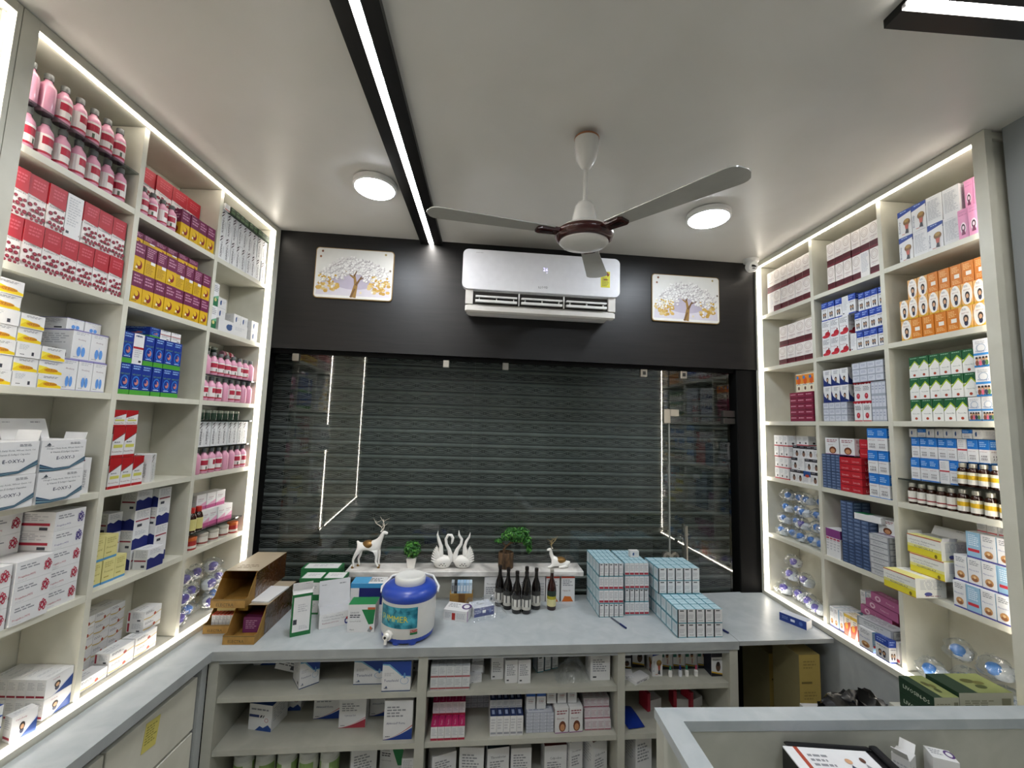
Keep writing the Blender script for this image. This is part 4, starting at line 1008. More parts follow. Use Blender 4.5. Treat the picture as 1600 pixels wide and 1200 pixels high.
# ================================================================== left rack contents
# near column
bottles('L', 0, 0, 'pink', lsp(1.028, 1.29, 7), 0.028, ZB[0], 0.116, 0.0185, 'pink syrup bottle', 'lower row')
bottles('L', 0, 0, 'pink', lsp(1.022, 1.272, 7), 0.028, 2.552, 0.116, 0.0185, 'pink syrup bottle', 'glass row', kinds={0: 'pinkplain', 1: 'pinkplain'})
z = row('L', 0, 1, 'redcell', 0.998, 1.322, 7, 0.128, desc='red cell-print box', tier='lower', inset=0.01)
row('L', 0, 1, 'redcell', 0.998, 1.322, 7, 0.128, z, desc='red cell-print box', tier='upper', inset=0.012, alt={3: 'plainprint'})
for q, (a, b, n) in enumerate(((0.995, 1.066, 7), (1.068, 1.124, 5), (1.126, 1.186, 3))):
    z = ZB[2]
    for i in range(n):
        back = (q == 1 and i in (0, 2)) or (q == 0 and i in (1, 4))
        one('L', (a + b) / 2, 0.012 + 0.003 * (i % 2), z, 'yellowwhite_back' if back else 'yellowwhite', b - a - .001, .1, .0382, 'yellow swoosh tablet box, %s from bottom of %s stack, left rack near column' % (ORD[i + 1], ('nearest', 'second', 'short third')[q]), group='yellow swoosh boxes on left rack'); z += .0388
z = row('L', 0, 2, 'lung', 1.19, 1.322, 3, 0.093, desc='blue lung-print box', tier='lower', inset=0.02, depth=0.075)
z = row('L', 0, 2, 'lung', 1.212, 1.322, 2, 0.090, z, desc='blue lung-print box', tier='upper', inset=0.026, depth=0.11)
row('L', 0, 2, 'lung', 1.215, 1.318, 2, 0.036, z, desc='blue lung-print box', tier='lying top', inset=0.05, depth=0.1)
def openbox(f, s, dep, z, w, d, h, label, lid, rot=0.0, des='eoxy', flapc=W, tiltlid=0.5):
    t = thing('open_carton', label, 'box', fr(f, s, dep, z, rot))
    m = MB(); tk = .0012
    body = get(des, w, d, h); obj('body', body, t)
    fl = MB()
    fl.box(-w / 2, 0, 0, w / 2, tk, lid, flapc)
    fl.decals((-w / 2, 0, 0), (w, 0, 0), (0, 0, lid), (0, -1, 0), [('w', .08, .78, .3, .84, 1, G1), ('w', .65, .75, .95, .85, 1, G1)])
    obj('lid_flap', fl.build('lid_flap'), t, Matrix.Translation((0, d - .002, h)) @ Matrix.Rotation(-tiltlid, 4, 'X'))
    for sgn in (-1, 1):
        sf = MB().box(0, 0.004, 0, tk, d * .6, lid * .35, flapc)
        obj('side_flap', sf.build('side_flap'), t, Matrix.Translation((sgn * (w / 2 - .001), 0, h - .0005)) @ Matrix.Rotation(sgn * 0.2, 4, 'Y'))
    return t
one('L', 1.18, -0.03, ZB[3], 'eoxy', .115, .11, .084, 'white softgel carton with blue wave under the open one, left rack')
openbox('L', 1.18, -0.028, ZB[3] + .0848, .116, .11, .084, 'open white softgel carton with blue wave, left rack fourth shelf', .06, tiltlid=.35)
one('L', 1.058, -0.03, ZB[3], 'eoxy', .115, .11, .084, 'white softgel carton with blue wave at left picture edge, lower')
openbox('L', 1.058, -0.028, ZB[3] + .0848, .116, .11, .084, 'open white softgel carton with blue wave at left picture edge', .085, tiltlid=.3)
def albi_big(w, d, h): return DES['albipenel'](w, d, h)
one('L', 1.276, 0.015, ZB[3], 'albipenel', .066, .06, .108, 'white leaf-print box beside the softgel cartons, left rack', rot=0.12)
zz = ZB[4]
for i in range(5):
    one('L', 1.262, 0.012, zz, 'pregalin_violet' if i > 2 else 'pregalin_red', .084, .13, .0535, 'white tablet carton, %s from bottom of right stack, left rack fifth shelf' % ORD[i + 1], group='blot-print cartons left rack fifth shelf'); zz += .0542
zz = ZB[4]
for i in range(3):
    one('L', 1.170, -0.004, zz, 'pregalin_red', .088, .09, .0535, 'white red-blot carton, %s from bottom of left stack, left rack fifth shelf' % ORD[i + 1], group='blot-print cartons left rack fifth shelf'); zz += .0542
for q, s in enumerate((1.165, 1.07)):
    zz = ZB[4]
    for i in range(5):
        one('L', s, 0.095, zz, 'pregalin_red', .092, .08, .0535, 'red-blot carton, %s up, %s rear stack, left rack fifth shelf' % (ORD[i + 1], ('right', 'left')[q]), group='blot-print cartons left rack fifth shelf'); zz += .0542
zz = ZB[4]
for i in range(3):
    one('L', 1.072, -0.002, zz, 'pregalin_red', .092, .09, .0535, 'white red-blot carton, %s up at left picture edge, left rack fifth shelf' % ORD[i + 1], group='blot-print cartons left rack fifth shelf'); zz += .0542
for i in range(6):
    for j in range(2):
        one('L', 1.288, 0.008 + .0268 * i, ZB[5] + .0545 * j, 'person', .074, .026, .0535, 'calcium carton with portrait, %s from front, %s layer, left rack bottom shelf' % (ORD[i + 1], ('lower', 'upper')[j]), group='portrait cartons on left rack bottom shelf')
one('L', 1.195, -0.005, ZB[5], 'person', .05, .03, .062, 'single portrait carton standing before the others, left rack bottom shelf', rot=-.3)
for i in range(4):
    one('L', 1.095, 0.0, ZB[5] + .0285 * i, 'bluewave', .10, .08, .028, 'blue-edged white carton, %s up, bottom left picture corner' % ORD[i + 1], group='blue-edged cartons at bottom left')
# middle column
bottles('L', 1, 0, 'pink', (1.372, 1.410, 1.452, 1.492), 0.022, ZB[0], 0.1, 0.0175, 'pink syrup bottle')
row('L', 1, 0, 'yellowpurple', 1.522, 1.700, 4, 0.108, desc='yellow and purple box', inset=0.004)
row('L', 1, 0, 'yellowpurple_back', 1.40, 1.700, 6, 0.085, desc='yellow and purple box', tier='hidden rear', inset=0.075, depth=.045)
row('L', 1, 0, 'redcell', 1.40, 1.70, 4, 0.128, ZB[0] + .086, desc='red cell-print box', tier='rear', inset=0.075, depth=0.06, alt={0: 'redcell'})
z = row('L', 1, 1, 'yellowpurple', 1.347, 1.702, 8, 0.106, desc='yellow and purple box', tier='lower', inset=0.0)
z = row('L', 1, 1, 'yellowpurple', 1.347, 1.702, 8, 0.106, z, desc='yellow and purple box', tier='middle', inset=0.003, alt={1: 'yellowpurple_back', 2: 'yellowpurple_back', 4: 'yellowpurple_back', 5: 'yellowpurple_back', 6: 'yellowpurple_back'})
row('L', 1, 1, 'yellowpurple', 1.352, 1.66, 6, 0.046, z, desc='yellow and purple box', tier='lying top', inset=0.03, depth=.1, alt={1: 'yellowpurple_back', 3: 'yellowpurple_back'})
z = row('L', 1, 2, 'bluegreen', 1.36, 1.612, 6, 0.107, desc='blue green stomach box', tier='lower', inset=0.015)
z = row('L', 1, 2, 'bluegreen', 1.36, 1.612, 6, 0.107, z, desc='blue green stomach box', tier='upper', inset=0.017, alt={1: 'bluegreen_back'})
row('L', 1, 2, 'bluegreen', 1.46, 1.60, 3, 0.036, z, desc='blue green stomach box', tier='lying top', inset=0.02, depth=.1, alt={1: 'bluegreen_back', 2: 'bluegreen_back'})
z = row('L', 1, 3, 'redwhite', 1.362, 1.492, 3, 0.1, desc='red and white tall box', tier='lower', inset=0.012)
z = row('L', 1, 3, 'redwhite', 1.364, 1.452, 2, 0.104, z, desc='red and white tall box', tier='middle', inset=0.014)
row('L', 1, 3, 'redwhite', 1.364, 1.458, 2, 0.055, z, desc='red and white tall box', tier='top', inset=0.02, depth=.07, alt={1: 'redwhite'})
row('L', 1, 3, 'bluegreen', 1.43, 1.475, 1, 0.09, 1.494 + .1005, desc='small blue box behind red ones', inset=0.075)
one('L', 1.552, 0.03, ZB[3], 'albipenel', .062, .06, .1, 'white leaf-print box standing alone, left rack middle column', rot=.5)
z = row('L', 1, 4, 'paleyellow', 1.36, 1.49, 3, 0.076, desc='pale yellow box', tier='lower', inset=0.03, depth=.06)
row('L', 1, 4, 'paleyellow', 1.36, 1.455, 2, 0.076, z, desc='pale yellow box', tier='upper', inset=0.035, depth=.06)
for q, (a, b, n, ins) in enumerate(((1.475, 1.53, 3, .1), (1.533, 1.60, 4, .06), (1.603, 1.662, 4, .04))):
    zz = ZB[4]
    for i in range(n):
        one('L', (a + b) / 2, ins, zz, 'navywhite' if (i + q) % 2 == 0 else 'navywhite_back', b - a - .001, .055, .0685, 'navy wave box, %s from bottom, %s navy stack, left rack fifth shelf' % (ORD[i + 1], ('rear', 'middle', 'right')[q]), group='navy wave boxes on left rack'); zz += .069
one('L', 1.575, 0.004, ZB[4], 'navywhite', .07, .05, .07, 'navy wave box standing in front of the navy stacks, left rack')
for q in range(4):
    zz = ZB[5]
    for i in range(5):
        one('L', 1.392 + .0545 * q, 0.1, zz, 'goldswoosh', .0535, .07, .0365, 'gold swoosh carton, %s up in %s rear stack, left rack bottom shelf' % (ORD[i + 1], ORD[q + 1]), group='gold swoosh cartons rear stacks'); zz += .0372
for q, (a, b) in enumerate(((1.36, 1.45), (1.455, 1.545), (1.55, 1.64))):
    zz = ZB[5]
    for i in range((1, 2, 2)[q]):
        one('L', (a + b) / 2, 0.02, zz, 'goldswoosh', b - a, .05, .034, 'gold swoosh carton, %s up in %s front pile, left rack bottom shelf' % (ORD[i + 1], ORD[q + 1]), group='gold swoosh cartons front', rot=(0, .0, 0)[q]); zz += .0346
zz = ZB[5] + .07
for i in range(2):
    one('L', 1.625, 0.03, zz, 'goldswoosh', .075, .06, .036, 'gold swoosh carton, %s on the right front pile, left rack bottom shelf' % ('lower', 'upper')[i], group='gold swoosh cartons front'); zz += .0366
# far column
z = row('L', 2, 0, 'albipenel', 1.728, 2.072, 9, 0.11, desc='white leaf-print tall box', tier='lower', inset=0.004, depth=.04)
z = row('L', 2, 0, 'albipenel', 1.728, 2.072, 9, 0.11, z, desc='white leaf-print tall box', tier='upper', inset=0.006, depth=.04)
row('L', 2, 0, 'greenend', 1.728, 2.068, 10, 0.03, z, desc='flat green-ended box', tier='top', inset=-.008, depth=.11, alt={0: 'whitered_end'})
zz = ZB[1]
for i in range(2): one('L', 1.748, 0.01, zz, 'greenwhite', .036, .05, .1, 'green and white box, %s of two, left rack far column' % ('lower', 'upper')[i]); zz += .1005
one('L', 1.885, 0.012, ZB[1], 'whitebird', .2, .09, .058, 'long white carton with blue bird print, left rack far column')
for i, (s, w, h) in enumerate(((1.82, .055, .05), (1.932, .05, .05), (1.984, .05, .05))):
    one('L', s, 0.03, ZB[1] + .0588, 'whitebird', w, .06, h, 'small white bird-print box on the long carton, %s from left' % ORD[i + 1])
one('L', 1.82, 0.03, ZB[1] + .1093, 'whitebird', .055, .06, .045, 'small white bird-print box on top of another, far column')
for i in range(2): one('L', 2.04, 0.012, ZB[1] + .052 * i, 'whitebird', .052, .06, .051, 'small white bird-print box in end stack, %s' % ('lower', 'upper')[i])
bottles('L', 2, 2, 'pink', lsp(1.748, 2.05, 8), 0.022, ZB[2], 0.104, 0.0178, 'pink syrup bottle', 'lower row', kinds={3: 'pinkplain', 6: 'pinkplain', 7: 'pinkplain'})
bottles('L', 2, 2, 'pink', lsp(1.748, 2.05, 8), 0.022, 1.917, 0.1, 0.0178, 'pink syrup bottle', 'glass row', kinds={0: 'pinkplain', 7: 'pinkplain'})
bottles('L', 2, 2, 'greenjar', lsp(1.75, 1.92, 5), 0.12, 2.02, 0.04, 0.016, 'dark cap jar', 'upper glass', name='jar', cat='jar')
bottle('L', 0, 0, 0, 'pink', .1, .0165, 'pink syrup bottle lying on its side, left rack far column', M=fr('L', 1.96, 0.11, 2.0375) @ Matrix.Rotation(R90, 4, 'Y'))
bottles('L', 2, 3, 'pink', lsp(1.748, 2.05, 8), 0.022, ZB[3], 0.105, 0.0178, 'pink syrup bottle', kinds={0: 'pinkplain', 4: 'pinkplain', 5: 'pinkplain'})
row('L', 2, 3, 'albipenel', 1.735, 2.06, 9, 0.106, 1.609, desc='white leaf-print box', tier='glass', inset=0.01, depth=.045)
bottles('L', 2, 3, 'greenjar', lsp(1.755, 1.98, 7), 0.03, 1.722, 0.042, 0.0165, 'dark green jar', 'glass row', name='jar', cat='jar')
bottles('L', 2, 4, 'jar', lsp(1.775, 2.04, 5), 0.03, ZB[4], 0.05, 0.022, 'small cream jar', name='jar', cat='jar', kinds={0: 'redjar', 4: 'redjar'})
bottles('L', 2, 4, 'brownred', (1.752, 1.79), 0.018, 1.257, 0.1, 0.018, 'brown bottle with red cap')
z = row('L', 2, 4, 'pinkwhite', 1.83, 2.03, 4, 0.07, 1.257, desc='pink and white box', tier='lower', inset=0.03, depth=.05)
row('L', 2, 4, 'pinkwhite', 1.82, 2.0, 3, 0.068, z, desc='pink and white box', tier='upper', inset=0.05, depth=.05)
sp = []
for lay, n in enumerate((4, 4, 3)):
    for i in range(n): sp.append((1.775 + .082 * i + .014 * lay, .04 + .02 * (2 - lay) * (i % 2) + .012 * lay, ZB[5] + .002 + .072 * lay, 1.32))
pouches('L', 2, 5, '#4a3d94', 'violet', sp, {3: '#3a6fc0', 1: '#3f74c4'})

# ================================================================== right rack contents (s runs from far to near = left to right)
row('R', 0, 0, 'creammaroon', 2.222, 1.902, 6, 0.122, desc='cream and maroon box', tier='lower', inset=0.012, alt={0: 'creammaroon_back'})
row('R', 0, 0, 'creammaroon', 2.222, 1.902, 6, 0.122, ZB[0] + .1225, desc='cream and maroon box', tier='upper', inset=0.014)
z = row('R', 0, 1, 'creammaroon', 2.14, 1.905, 4, 0.1, desc='cream and maroon box', tier='lower', inset=0.012)
row('R', 0, 1, 'creammaroon', 2.145, 1.90, 4, 0.118, z, desc='cream and maroon box', tier='upper', inset=0.02)
for q in range(3):
    zz = ZB[2]
    for i in range(5):
        one('R', 2.043 - .0515 * q, 0.012, zz, 'maroonlying', .0505, .09, .0298, 'flat maroon box, %s up in %s column, right rack far side' % (ORD[i + 1], ORD[q + 1]), group='flat maroon boxes'); zz += .0303
row('R', 0, 2, 'orangemix', 2.03, 1.905, 3, 0.095, ZB[2] + .152, desc='orange and cream box', tier='top', inset=0.016)
zz = ZB[3]
for i in range(4): zz = row('R', 0, 3, 'whitered', 2.2, 2.095, 3, 0.059, zz, desc='white red-banded box', tier=ORD[i + 1], inset=0.012)
zz = ZB[3]
for i in range(3): zz = row('R', 0, 3, 'blackwhite', 2.088, 1.905, 4, 0.062, zz, desc='black-topped portrait box', tier=ORD[i + 1], inset=0.01 + .01 * i, alt={2: 'bluered'} if i == 0 else ({1: 'plainprint'} if i == 1 else None))
row('R', 0, 3, 'whitered', 2.085, 2.0, 2, 0.05, zz, desc='white red-banded box', tier='resting top', inset=.05)
sp = []
for lay, n in enumerate((5, 5, 4, 4)):
    for i in range(n): sp.append((2.20 - .067 * i - .012 * lay, .035 + .02 * (i % 2) + .008 * lay, ZB[4] + .002 + .064 * lay, 1.2))
pouches('R', 0, 4, '#2a6fbe', 'blue', sp, {7: '#5a4aa0'})
sp = [(2.19, .03, .877, 1.4), (2.11, .05, .877, 1.4), (2.03, .035, .877, 1.4), (1.955, .03, .877, 1.3), (2.19, .07, .95, 1.4), (2.10, .08, .95, 1.4), (2.18, .09, 1.02, 1.3)]
pouches('R', 0, 5, '#5a4aa8', 'violet', sp)
# middle column
z = row('R', 1, 0, 'creammaroon', 1.80, 1.54, 6, 0.116, desc='cream and maroon box', tier='lower', inset=0.012, alt={4: 'creammaroon_back'})
row('R', 1, 0, 'creammaroon', 1.802, 1.54, 6, 0.116, z, desc='cream and maroon box', tier='upper', inset=0.014)
z = row('R', 1, 1, 'redcherry', 1.845, 1.70, 3, 0.086, desc='red splash box', tier='lower', inset=0.01)
z = row('R', 1, 1, 'redcherry', 1.845, 1.70, 3, 0.086, z, desc='red splash box', tier='upper', inset=0.012)
row('R', 1, 1, 'bluekids', 1.845, 1.66, 5, 0.09, z, desc='blue-top children box', tier='high left', inset=0.014, alt={3: 'plainprint'})
zz = ZB[1]
for i in range(3): zz = row('R', 1, 1, 'bluekids', 1.695 if i == 0 else 1.668, 1.535, 5 if i == 0 else 4, 0.088 if i else .08, zz, desc='blue-topped children box', tier=('lower right', 'mid right', 'high right')[i], inset=0.012 if i < 2 else .03, alt={0: 'plainprint'} if i == 0 else None) if i < 2 else zz
row('R', 1, 1, 'bluekids', 1.655, 1.535, 4, 0.085, zz, desc='blue-top children box', tier='top right', inset=0.02)
one('R', 1.79, 0.012, ZB[2], 'greypack', .13, .06, .088, 'grey shrink-wrapped strip pack under the navy boxes, right rack', name='strip_pack', cat='pack')
z = row('R', 1, 2, 'navykid', 1.85, 1.712, 3, 0.078, ZB[2] + .0885, desc='navy curve child box', tier='lower', inset=0.01)
row('R', 1, 2, 'navykid', 1.852, 1.715, 3, 0.078, z, desc='navy curve child box', tier='upper', inset=0.012)
z = row('R', 1, 2, 'pomegranate', 1.69, 1.61, 2, 0.084, desc='pomegranate print box', tier='lower', inset=0.01)
z = row('R', 1, 2, 'pomegranate', 1.69, 1.61, 2, 0.084, z, desc='pomegranate print box', tier='upper', inset=0.012)
one('R', 1.572, 0.008, ZB[2], 'greypack', .062, .07, .165, 'tall grey strip pack at the end, right rack third shelf', name='strip_pack', cat='pack')
one('R', 1.614, 0.006, z + .001, 'greypack', .142, .07, .085, 'wide grey strip pack on pomegranate boxes, right rack third shelf', name='strip_pack', cat='pack')
for q in range(2):
    for i in range(2): one('R', 1.848 - .05 * q, 0.01, ZB[3] + .079 * i, 'slatepack', .049, .07, .078, 'slate blue strip pack, %s %s of four, right rack fourth shelf' % (('lower', 'upper')[i], ('left', 'right')[q]), name='strip_pack', cat='pack')
for i, s in enumerate((1.815, 1.735)): one('R', s, 0.012, ZB[3] + .159 + .0 * i, 'darkkid', .074, .06, .075, 'white box with curly child, %s of two, right rack fourth shelf' % ('left', 'right')[i])
for q in range(2):
    for i in range(5): one('R', 1.744 - .054 * q, 0.006, ZB[3] + .0303 * i, 'redlying', .053, .08, .0298, 'flat red box, %s up in %s column, right rack fourth shelf' % (ORD[i + 1], ORD[q + 1]))
for q in range(2):
    for i in range(2): one('R', 1.672 - .042 * q + .0, 0.03, ZB[3] + .1525 + .0403 * i, 'redlying', .041, .06, .04, 'small red box on the flat red stacks, %s %s, right rack' % (('lower', 'upper')[i], ('left', 'right')[q]))
zz = ZB[3]
for i in range(3): zz = row('R', 1, 3, 'bluewhite', 1.632, 1.542, 2, 0.094, zz, desc='blue and white runner box', tier=ORD[i + 1], inset=0.004)
for i in range(4): one('R', 1.86 - .019 * i, 0.012, ZB[4], 'purplestrip', .018, .07, .125, 'thin purple-topped white box leaning, %s from left, right rack fifth shelf' % ORD[i + 1], rot=.05)
for i in range(2): one('R', 1.85 - .03 * i, 0.09, ZB[4], 'purplefull', .028, .06, .25, 'tall purple box at the rear, %s, right rack fifth shelf' % ('left', 'right')[i])
zz = ZB[4]
for i, h in enumerate((.09, .09, .085)): one('R', 1.752, 0.012, zz, ('slatedark', 'slatepack', 'slatepack')[i], .062, .08, h, 'slate blue strip pack, %s of tall pile, right rack fifth shelf' % ('bottom', 'middle', 'top')[i], name='strip_pack', cat='pack'); zz += h + .0006
zz = ZB[4]
for i, h in enumerate((.1, .1)): one('R', 1.682, 0.008, zz, ('slatedark', 'slatepack')[i], .072, .08, h, 'dark blue strip pack, %s of short pile, right rack fifth shelf' % ('bottom', 'top')[i], name='strip_pack', cat='pack'); zz += h + .0006
zz = ZB[4]
for i in range(7): one('R', 1.598, 0.0, zz, 'foilpack', .082, .09, .0225, 'silver wrapped carton, %s from bottom, right rack fifth shelf' % ORD[i + 1], rot=_rj.uniform(-.04, .04)); zz += .023
one('R', 1.60, 0.04, zz + .001, 'darkkid', .07, .06, .06, 'white box with curly child on silver cartons, right rack fifth shelf')
one('R', 1.655, 0.012, ZB[4] + .2025, 'greenlying', .11, .05, .026, 'flat green and white box on blue packs, right rack', rot=.1)
# bottom shelf, middle column
row('R', 1, 5, 'shell', 1.862, 1.79, 3, 0.085, desc='shell-print white box', inset=0.006, depth=.1)
row('R', 1, 5, 'orangered', 1.784, 1.718, 2, 0.088, desc='orange and yellow box', inset=0.004, depth=.06)
row('R', 1, 5, 'shell', 1.80, 1.72, 3, 0.09, ZB[5] + .09, desc='shell-print white box', tier='rear', inset=0.1, depth=.05)
row('R', 1, 5, 'plainprint', 1.80, 1.55, 4, 0.089, desc='plain white box', tier='rear low', inset=0.1, depth=.06)
for i in range(3): one('R', 1.70 - .03 * i, 0.072 - .004 * i, ZB[5] + .091 + .038 * i, 'pinklong', .16, .04, .037, 'long pink box lying, %s in the pile, right rack bottom shelf' % ('lowest', 'middle', 'topmost')[i], rot=-.12)
row('R', 1, 5, 'whitered_end', 1.712, 1.55, 3, 0.08, desc='white end-printed box', inset=0.01, depth=.055)
one('R', 1.632, -0.004, ZB[5] + .081, 'foilpack', .14, .07, .032, 'silver wrapped strip box slanting over white boxes, right rack bottom', rot=.1)
one('R', 1.655, -0.022, ZB[5], 'shell', .06, .03, .082, 'shell-print box in front of the white boxes, right rack bottom')
one('R', 1.585, -0.022, ZB[5], 'bluekids', .055, .03, .084, 'blue-topped children box at the front, right rack bottom shelf')
# near column
z = row('R', 2, 0, 'woodcharge', 1.462, 1.25, 4, 0.104, desc='blue-topped mushroom box', tier='lower', inset=0.014, alt={1: 'woodcharge_back', 3: 'woodcharge_back'}, depth=.06)
row('R', 2, 0, 'woodcharge', 1.462, 1.25, 4, 0.108, z, desc='blue-topped mushroom box', tier='upper', inset=0.016, alt={2: 'woodcharge_back', 3: 'woodcharge_back'}, depth=.06)
z = row('R', 2, 0, 'pinkgirl', 1.248, 1.185, 2, 0.104, desc='pink girl-print box', tier='lower', inset=0.0, depth=.06)
row('R', 2, 0, 'pinkgirl', 1.238, 1.185, 2, 0.104, z, desc='pink girl-print box', tier='upper', inset=0.02, depth=.06)
z = row('R', 2, 1, 'orangekid', 1.466, 1.19, 7, 0.079, desc='orange child-print box', tier='lower', inset=0.006, alt={1: 'orangeback', 2: 'orangeback', 3: 'orangeback', 4: 'orangeback'})
z = row('R', 2, 1, 'orangekid', 1.466, 1.19, 8, 0.079, z, desc='orange child-print box', tier='middle', inset=0.006)
row('R', 2, 1, 'orangekid', 1.445, 1.19, 7, 0.079, z, desc='orange child-print box', tier='upper', inset=0.02, alt={2: 'orangeback', 3: 'orangeback', 4: 'orangeback', 5: 'orangeback', 6: 'orangeback'})
z = row('R', 2, 2, 'greenarch', 1.452, 1.268, 5, 0.082, desc='green and lime box', tier='lower', inset=0.012)
z = row('R', 2, 2, 'greenarch', 1.452, 1.24, 6, 0.082, z, desc='green and lime box', tier='middle', inset=0.012)
row('R', 2, 2, 'greenarch', 1.452, 1.24, 6, 0.08, z, desc='green and lime box', tier='upper', inset=0.014)
z = row('R', 2, 2, 'family', 1.266, 1.19, 2, 0.08, desc='family print box', tier='lower', inset=0.008)
z = row('R', 2, 2, 'family', 1.236, 1.19, 1, 0.096, z, desc='family print box', tier='middle', inset=0.006)
row('R', 2, 2, 'family', 1.236, 1.19, 1, 0.094, z, desc='family print box', tier='upper', inset=0.006)
bottles('R', 2, 3, 'amber', lsp(1.476, 1.345, 5), 0.028, ZB[3], 0.076, 0.0145, 'amber bottle with white label')
bottles('R', 2, 3, 'amberyellow', lsp(1.31, 1.195, 4), 0.026, ZB[3], 0.08, 0.0155, 'amber bottle with yellow label')
z = row('R', 2, 3, 'bluewhite', 1.482, 1.318, 5, 0.08, 1.586, desc='blue and white runner box', tier='glass', inset=0.03, alt={3: 'bluewhite_back'})
row('R', 2, 3, 'bluewhite', 1.48, 1.235, 8, 0.079, z, desc='blue and white runner box', tier='upper', inset=0.034, alt={5: 'bluewhite_back'})
row('R', 2, 3, 'bluewhite', 1.315, 1.235, 3, 0.08, 1.586, desc='blue white runner box', tier='rear glass', inset=0.06, depth=.04)
row('R', 2, 3, 'whitebird', 1.485, 1.25, 8, 0.032, z + .0795, desc='small white box', tier='lying top', inset=0.035, depth=.06, alt={1: 'bluewhite', 6: 'bluewhite'})
bottles('R', 2, 3, 'amberyellow', (1.305, 1.275, 1.245, 1.212), 0.025, 1.586, 0.076, 0.0142, 'amber bottle with yellow label', 'on glass')
for i, (s, dp, zz) in enumerate(((1.50 - .07, -0.05, ZB[4]), (1.425, -.012, ZB[4] + .0665), (1.43, 0.02, ZB[4] + .133))):
    if i == 0: one('R', 1.452, -0.075, ZB[4] + .0005, 'yellowline', .115, .115, .066, 'yellow-edged white carton jutting over the shelf edge, right rack near column')
    elif i == 1: one('R', 1.42, 0.0, ZB[4] + .067, 'yellowline', .115, .115, .066, 'yellow-edged white carton in the middle, right rack near column')
    else: openbox('R', 1.43, 0.005, ZB[4] + .1335, .115, .1, .066, 'open yellow-edged carton on top, right rack near column', .035, des='yellowline', tiltlid=.5)
one('R', 1.35, 0.1, ZB[4], 'purplefull', .03, .06, .24, 'tall dark carton behind yellow cartons, right rack near column')
z = row('R', 2, 4, 'shell', 1.342, 1.185, 4, 0.085, desc='shell-print white box', tier='lower', inset=0.0, alt={1: 'shell_side'}, depth=.05)
z = row('R', 2, 4, 'shell', 1.345, 1.185, 4, 0.085, z, desc='shell-print white box', tier='middle', inset=0.012, alt={3: 'shell_side'}, depth=.05)
z = row('R', 2, 4, 'shell', 1.31, 1.185, 3, 0.085, z, desc='shell-print white box', tier='upper', inset=0.02, alt={0: 'shell_side'}, depth=.05)
row('R', 2, 4, 'whitered_end', 1.30, 1.185, 4, 0.03, z, desc='white end-printed box', tier='lying top', inset=0.05, depth=.09)
sp = [(1.455, .035, .877, 1.5), (1.355, .04, .877, 1.55), (1.25, .04, .877, 1.55), (1.42, .10, .965, 1.4), (1.31, .10, .965, 1.45), (1.22, .10, .965, 1.4), (1.40, .10, .877, 1.4), (1.30, .11, .877, 1.4)]
pouches('R', 2, 5, '#2f80d4', 'blue', sp)

# ================================================================== ceiling fan
fan = thing('ceiling_fan', 'white three-blade ceiling fan with brown trim', 'fan', Matrix.Translation((0.256, 1.305, 2.75)) @ Matrix.Rotation(0.075, 4, 'X'))
M_FANW = mat('#d8d6d0', 0.22, spec=0.6); M_BROWN = mat('#3a1410', 0.25, spec=0.6)
obj('hook', MB().tube([(0, 0, -0.001), (0, 0, -0.02)], 0.008, 10, M_FANW).build('hook', 40), fan)
cn = obj('canopy', MB().lathe([(0.040, -0.014), (0.042, -0.02), (0.041, -0.05), (0.034, -0.09), (0.016, -0.118), (0.008, -0.124)][::-1], 28, M_FANW).build('canopy', 50), fan)
obj('copper_ring', MB().lathe([(0.0425, -0.020), (0.0435, -0.017), (0.042, -0.0135)], 28, mat('#a5704c', 0.3, 0.5)).build('copper_ring', 50), cn)
obj('rod', MB().tube([(0, 0, -0.12), (0, 0, -0.25)], 0.0075, 14, M_FANW).build('rod', 40), fan)
obj('motor_top', MB().lathe([(0.010, -0.235), (0.024, -0.24), (0.034, -0.255), (0.041, -0.29), (0.044, -0.312), (0.060, -0.318), (0.078, -0.326), (0.090, -0.336)][::-1], 32, M_FANW).build('motor_top', 50), fan)
obj('trim_ring', MB().lathe([(0.090, -0.3365), (0.098, -0.342), (0.100, -0.352), (0.095, -0.366), (0.082, -0.374)][::-1], 40, M_BROWN).build('trim_ring', 50), fan)
obj('bottom_cover', MB().lathe([(0.0815, -0.3735), (0.084, -0.378), (0.074, -0.388), (0.04, -0.393), (0.002, -0.394)][::-1], 40, M_FANW).build('bottom_cover', 50), fan)
def blade_mesh():
    m = MB(); n = 40; L0, L1 = 0.115, 0.53
    top = []; 
    for i in range(n + 1):
        k = i / n; x = L0 + (L1 - L0) * k
        hw = 0.030 + 0.018 * k
        if k > 0.9: hw *= math.sqrt(max(0.03, 1 - ((k - 0.9) / 0.1) ** 2.4))
        pit = 0.05
        for sgn in (-1, 1): top.append((x, sgn * hw, sgn * hw * math.sin(pit) * -1))
    th = 0.003; N2 = len(top)
    vs = top + [(a, b, c - th) for a, b, c in top]; fs = []
    for i in range(n):
        a = 2 * i; fs += [(a, a + 2, a + 3, a + 1), (N2 + a, N2 + a + 1, N2 + a + 3, N2 + a + 2), (a, N2 + a, N2 + a + 2, a + 2), (a + 1, a + 3, N2 + a + 3, N2 + a + 1)]
    fs += [(0, 1, N2 + 1, N2), (N2 - 2, 2 * N2 - 2, 2 * N2 - 1, N2 - 1)]
    m.raw(vs, fs, mat('#a9a8a2', 0.2, spec=0.6)); return m.build('blade', 30)
bm_ = blade_mesh()
brk = MB().prism([(0.092, -0.020), (0.16, -0.026), (0.172, -0.018), (0.172, 0.018), (0.16, 0.026), (0.092, 0.020)], -0.009, 0.004, M_BROWN)
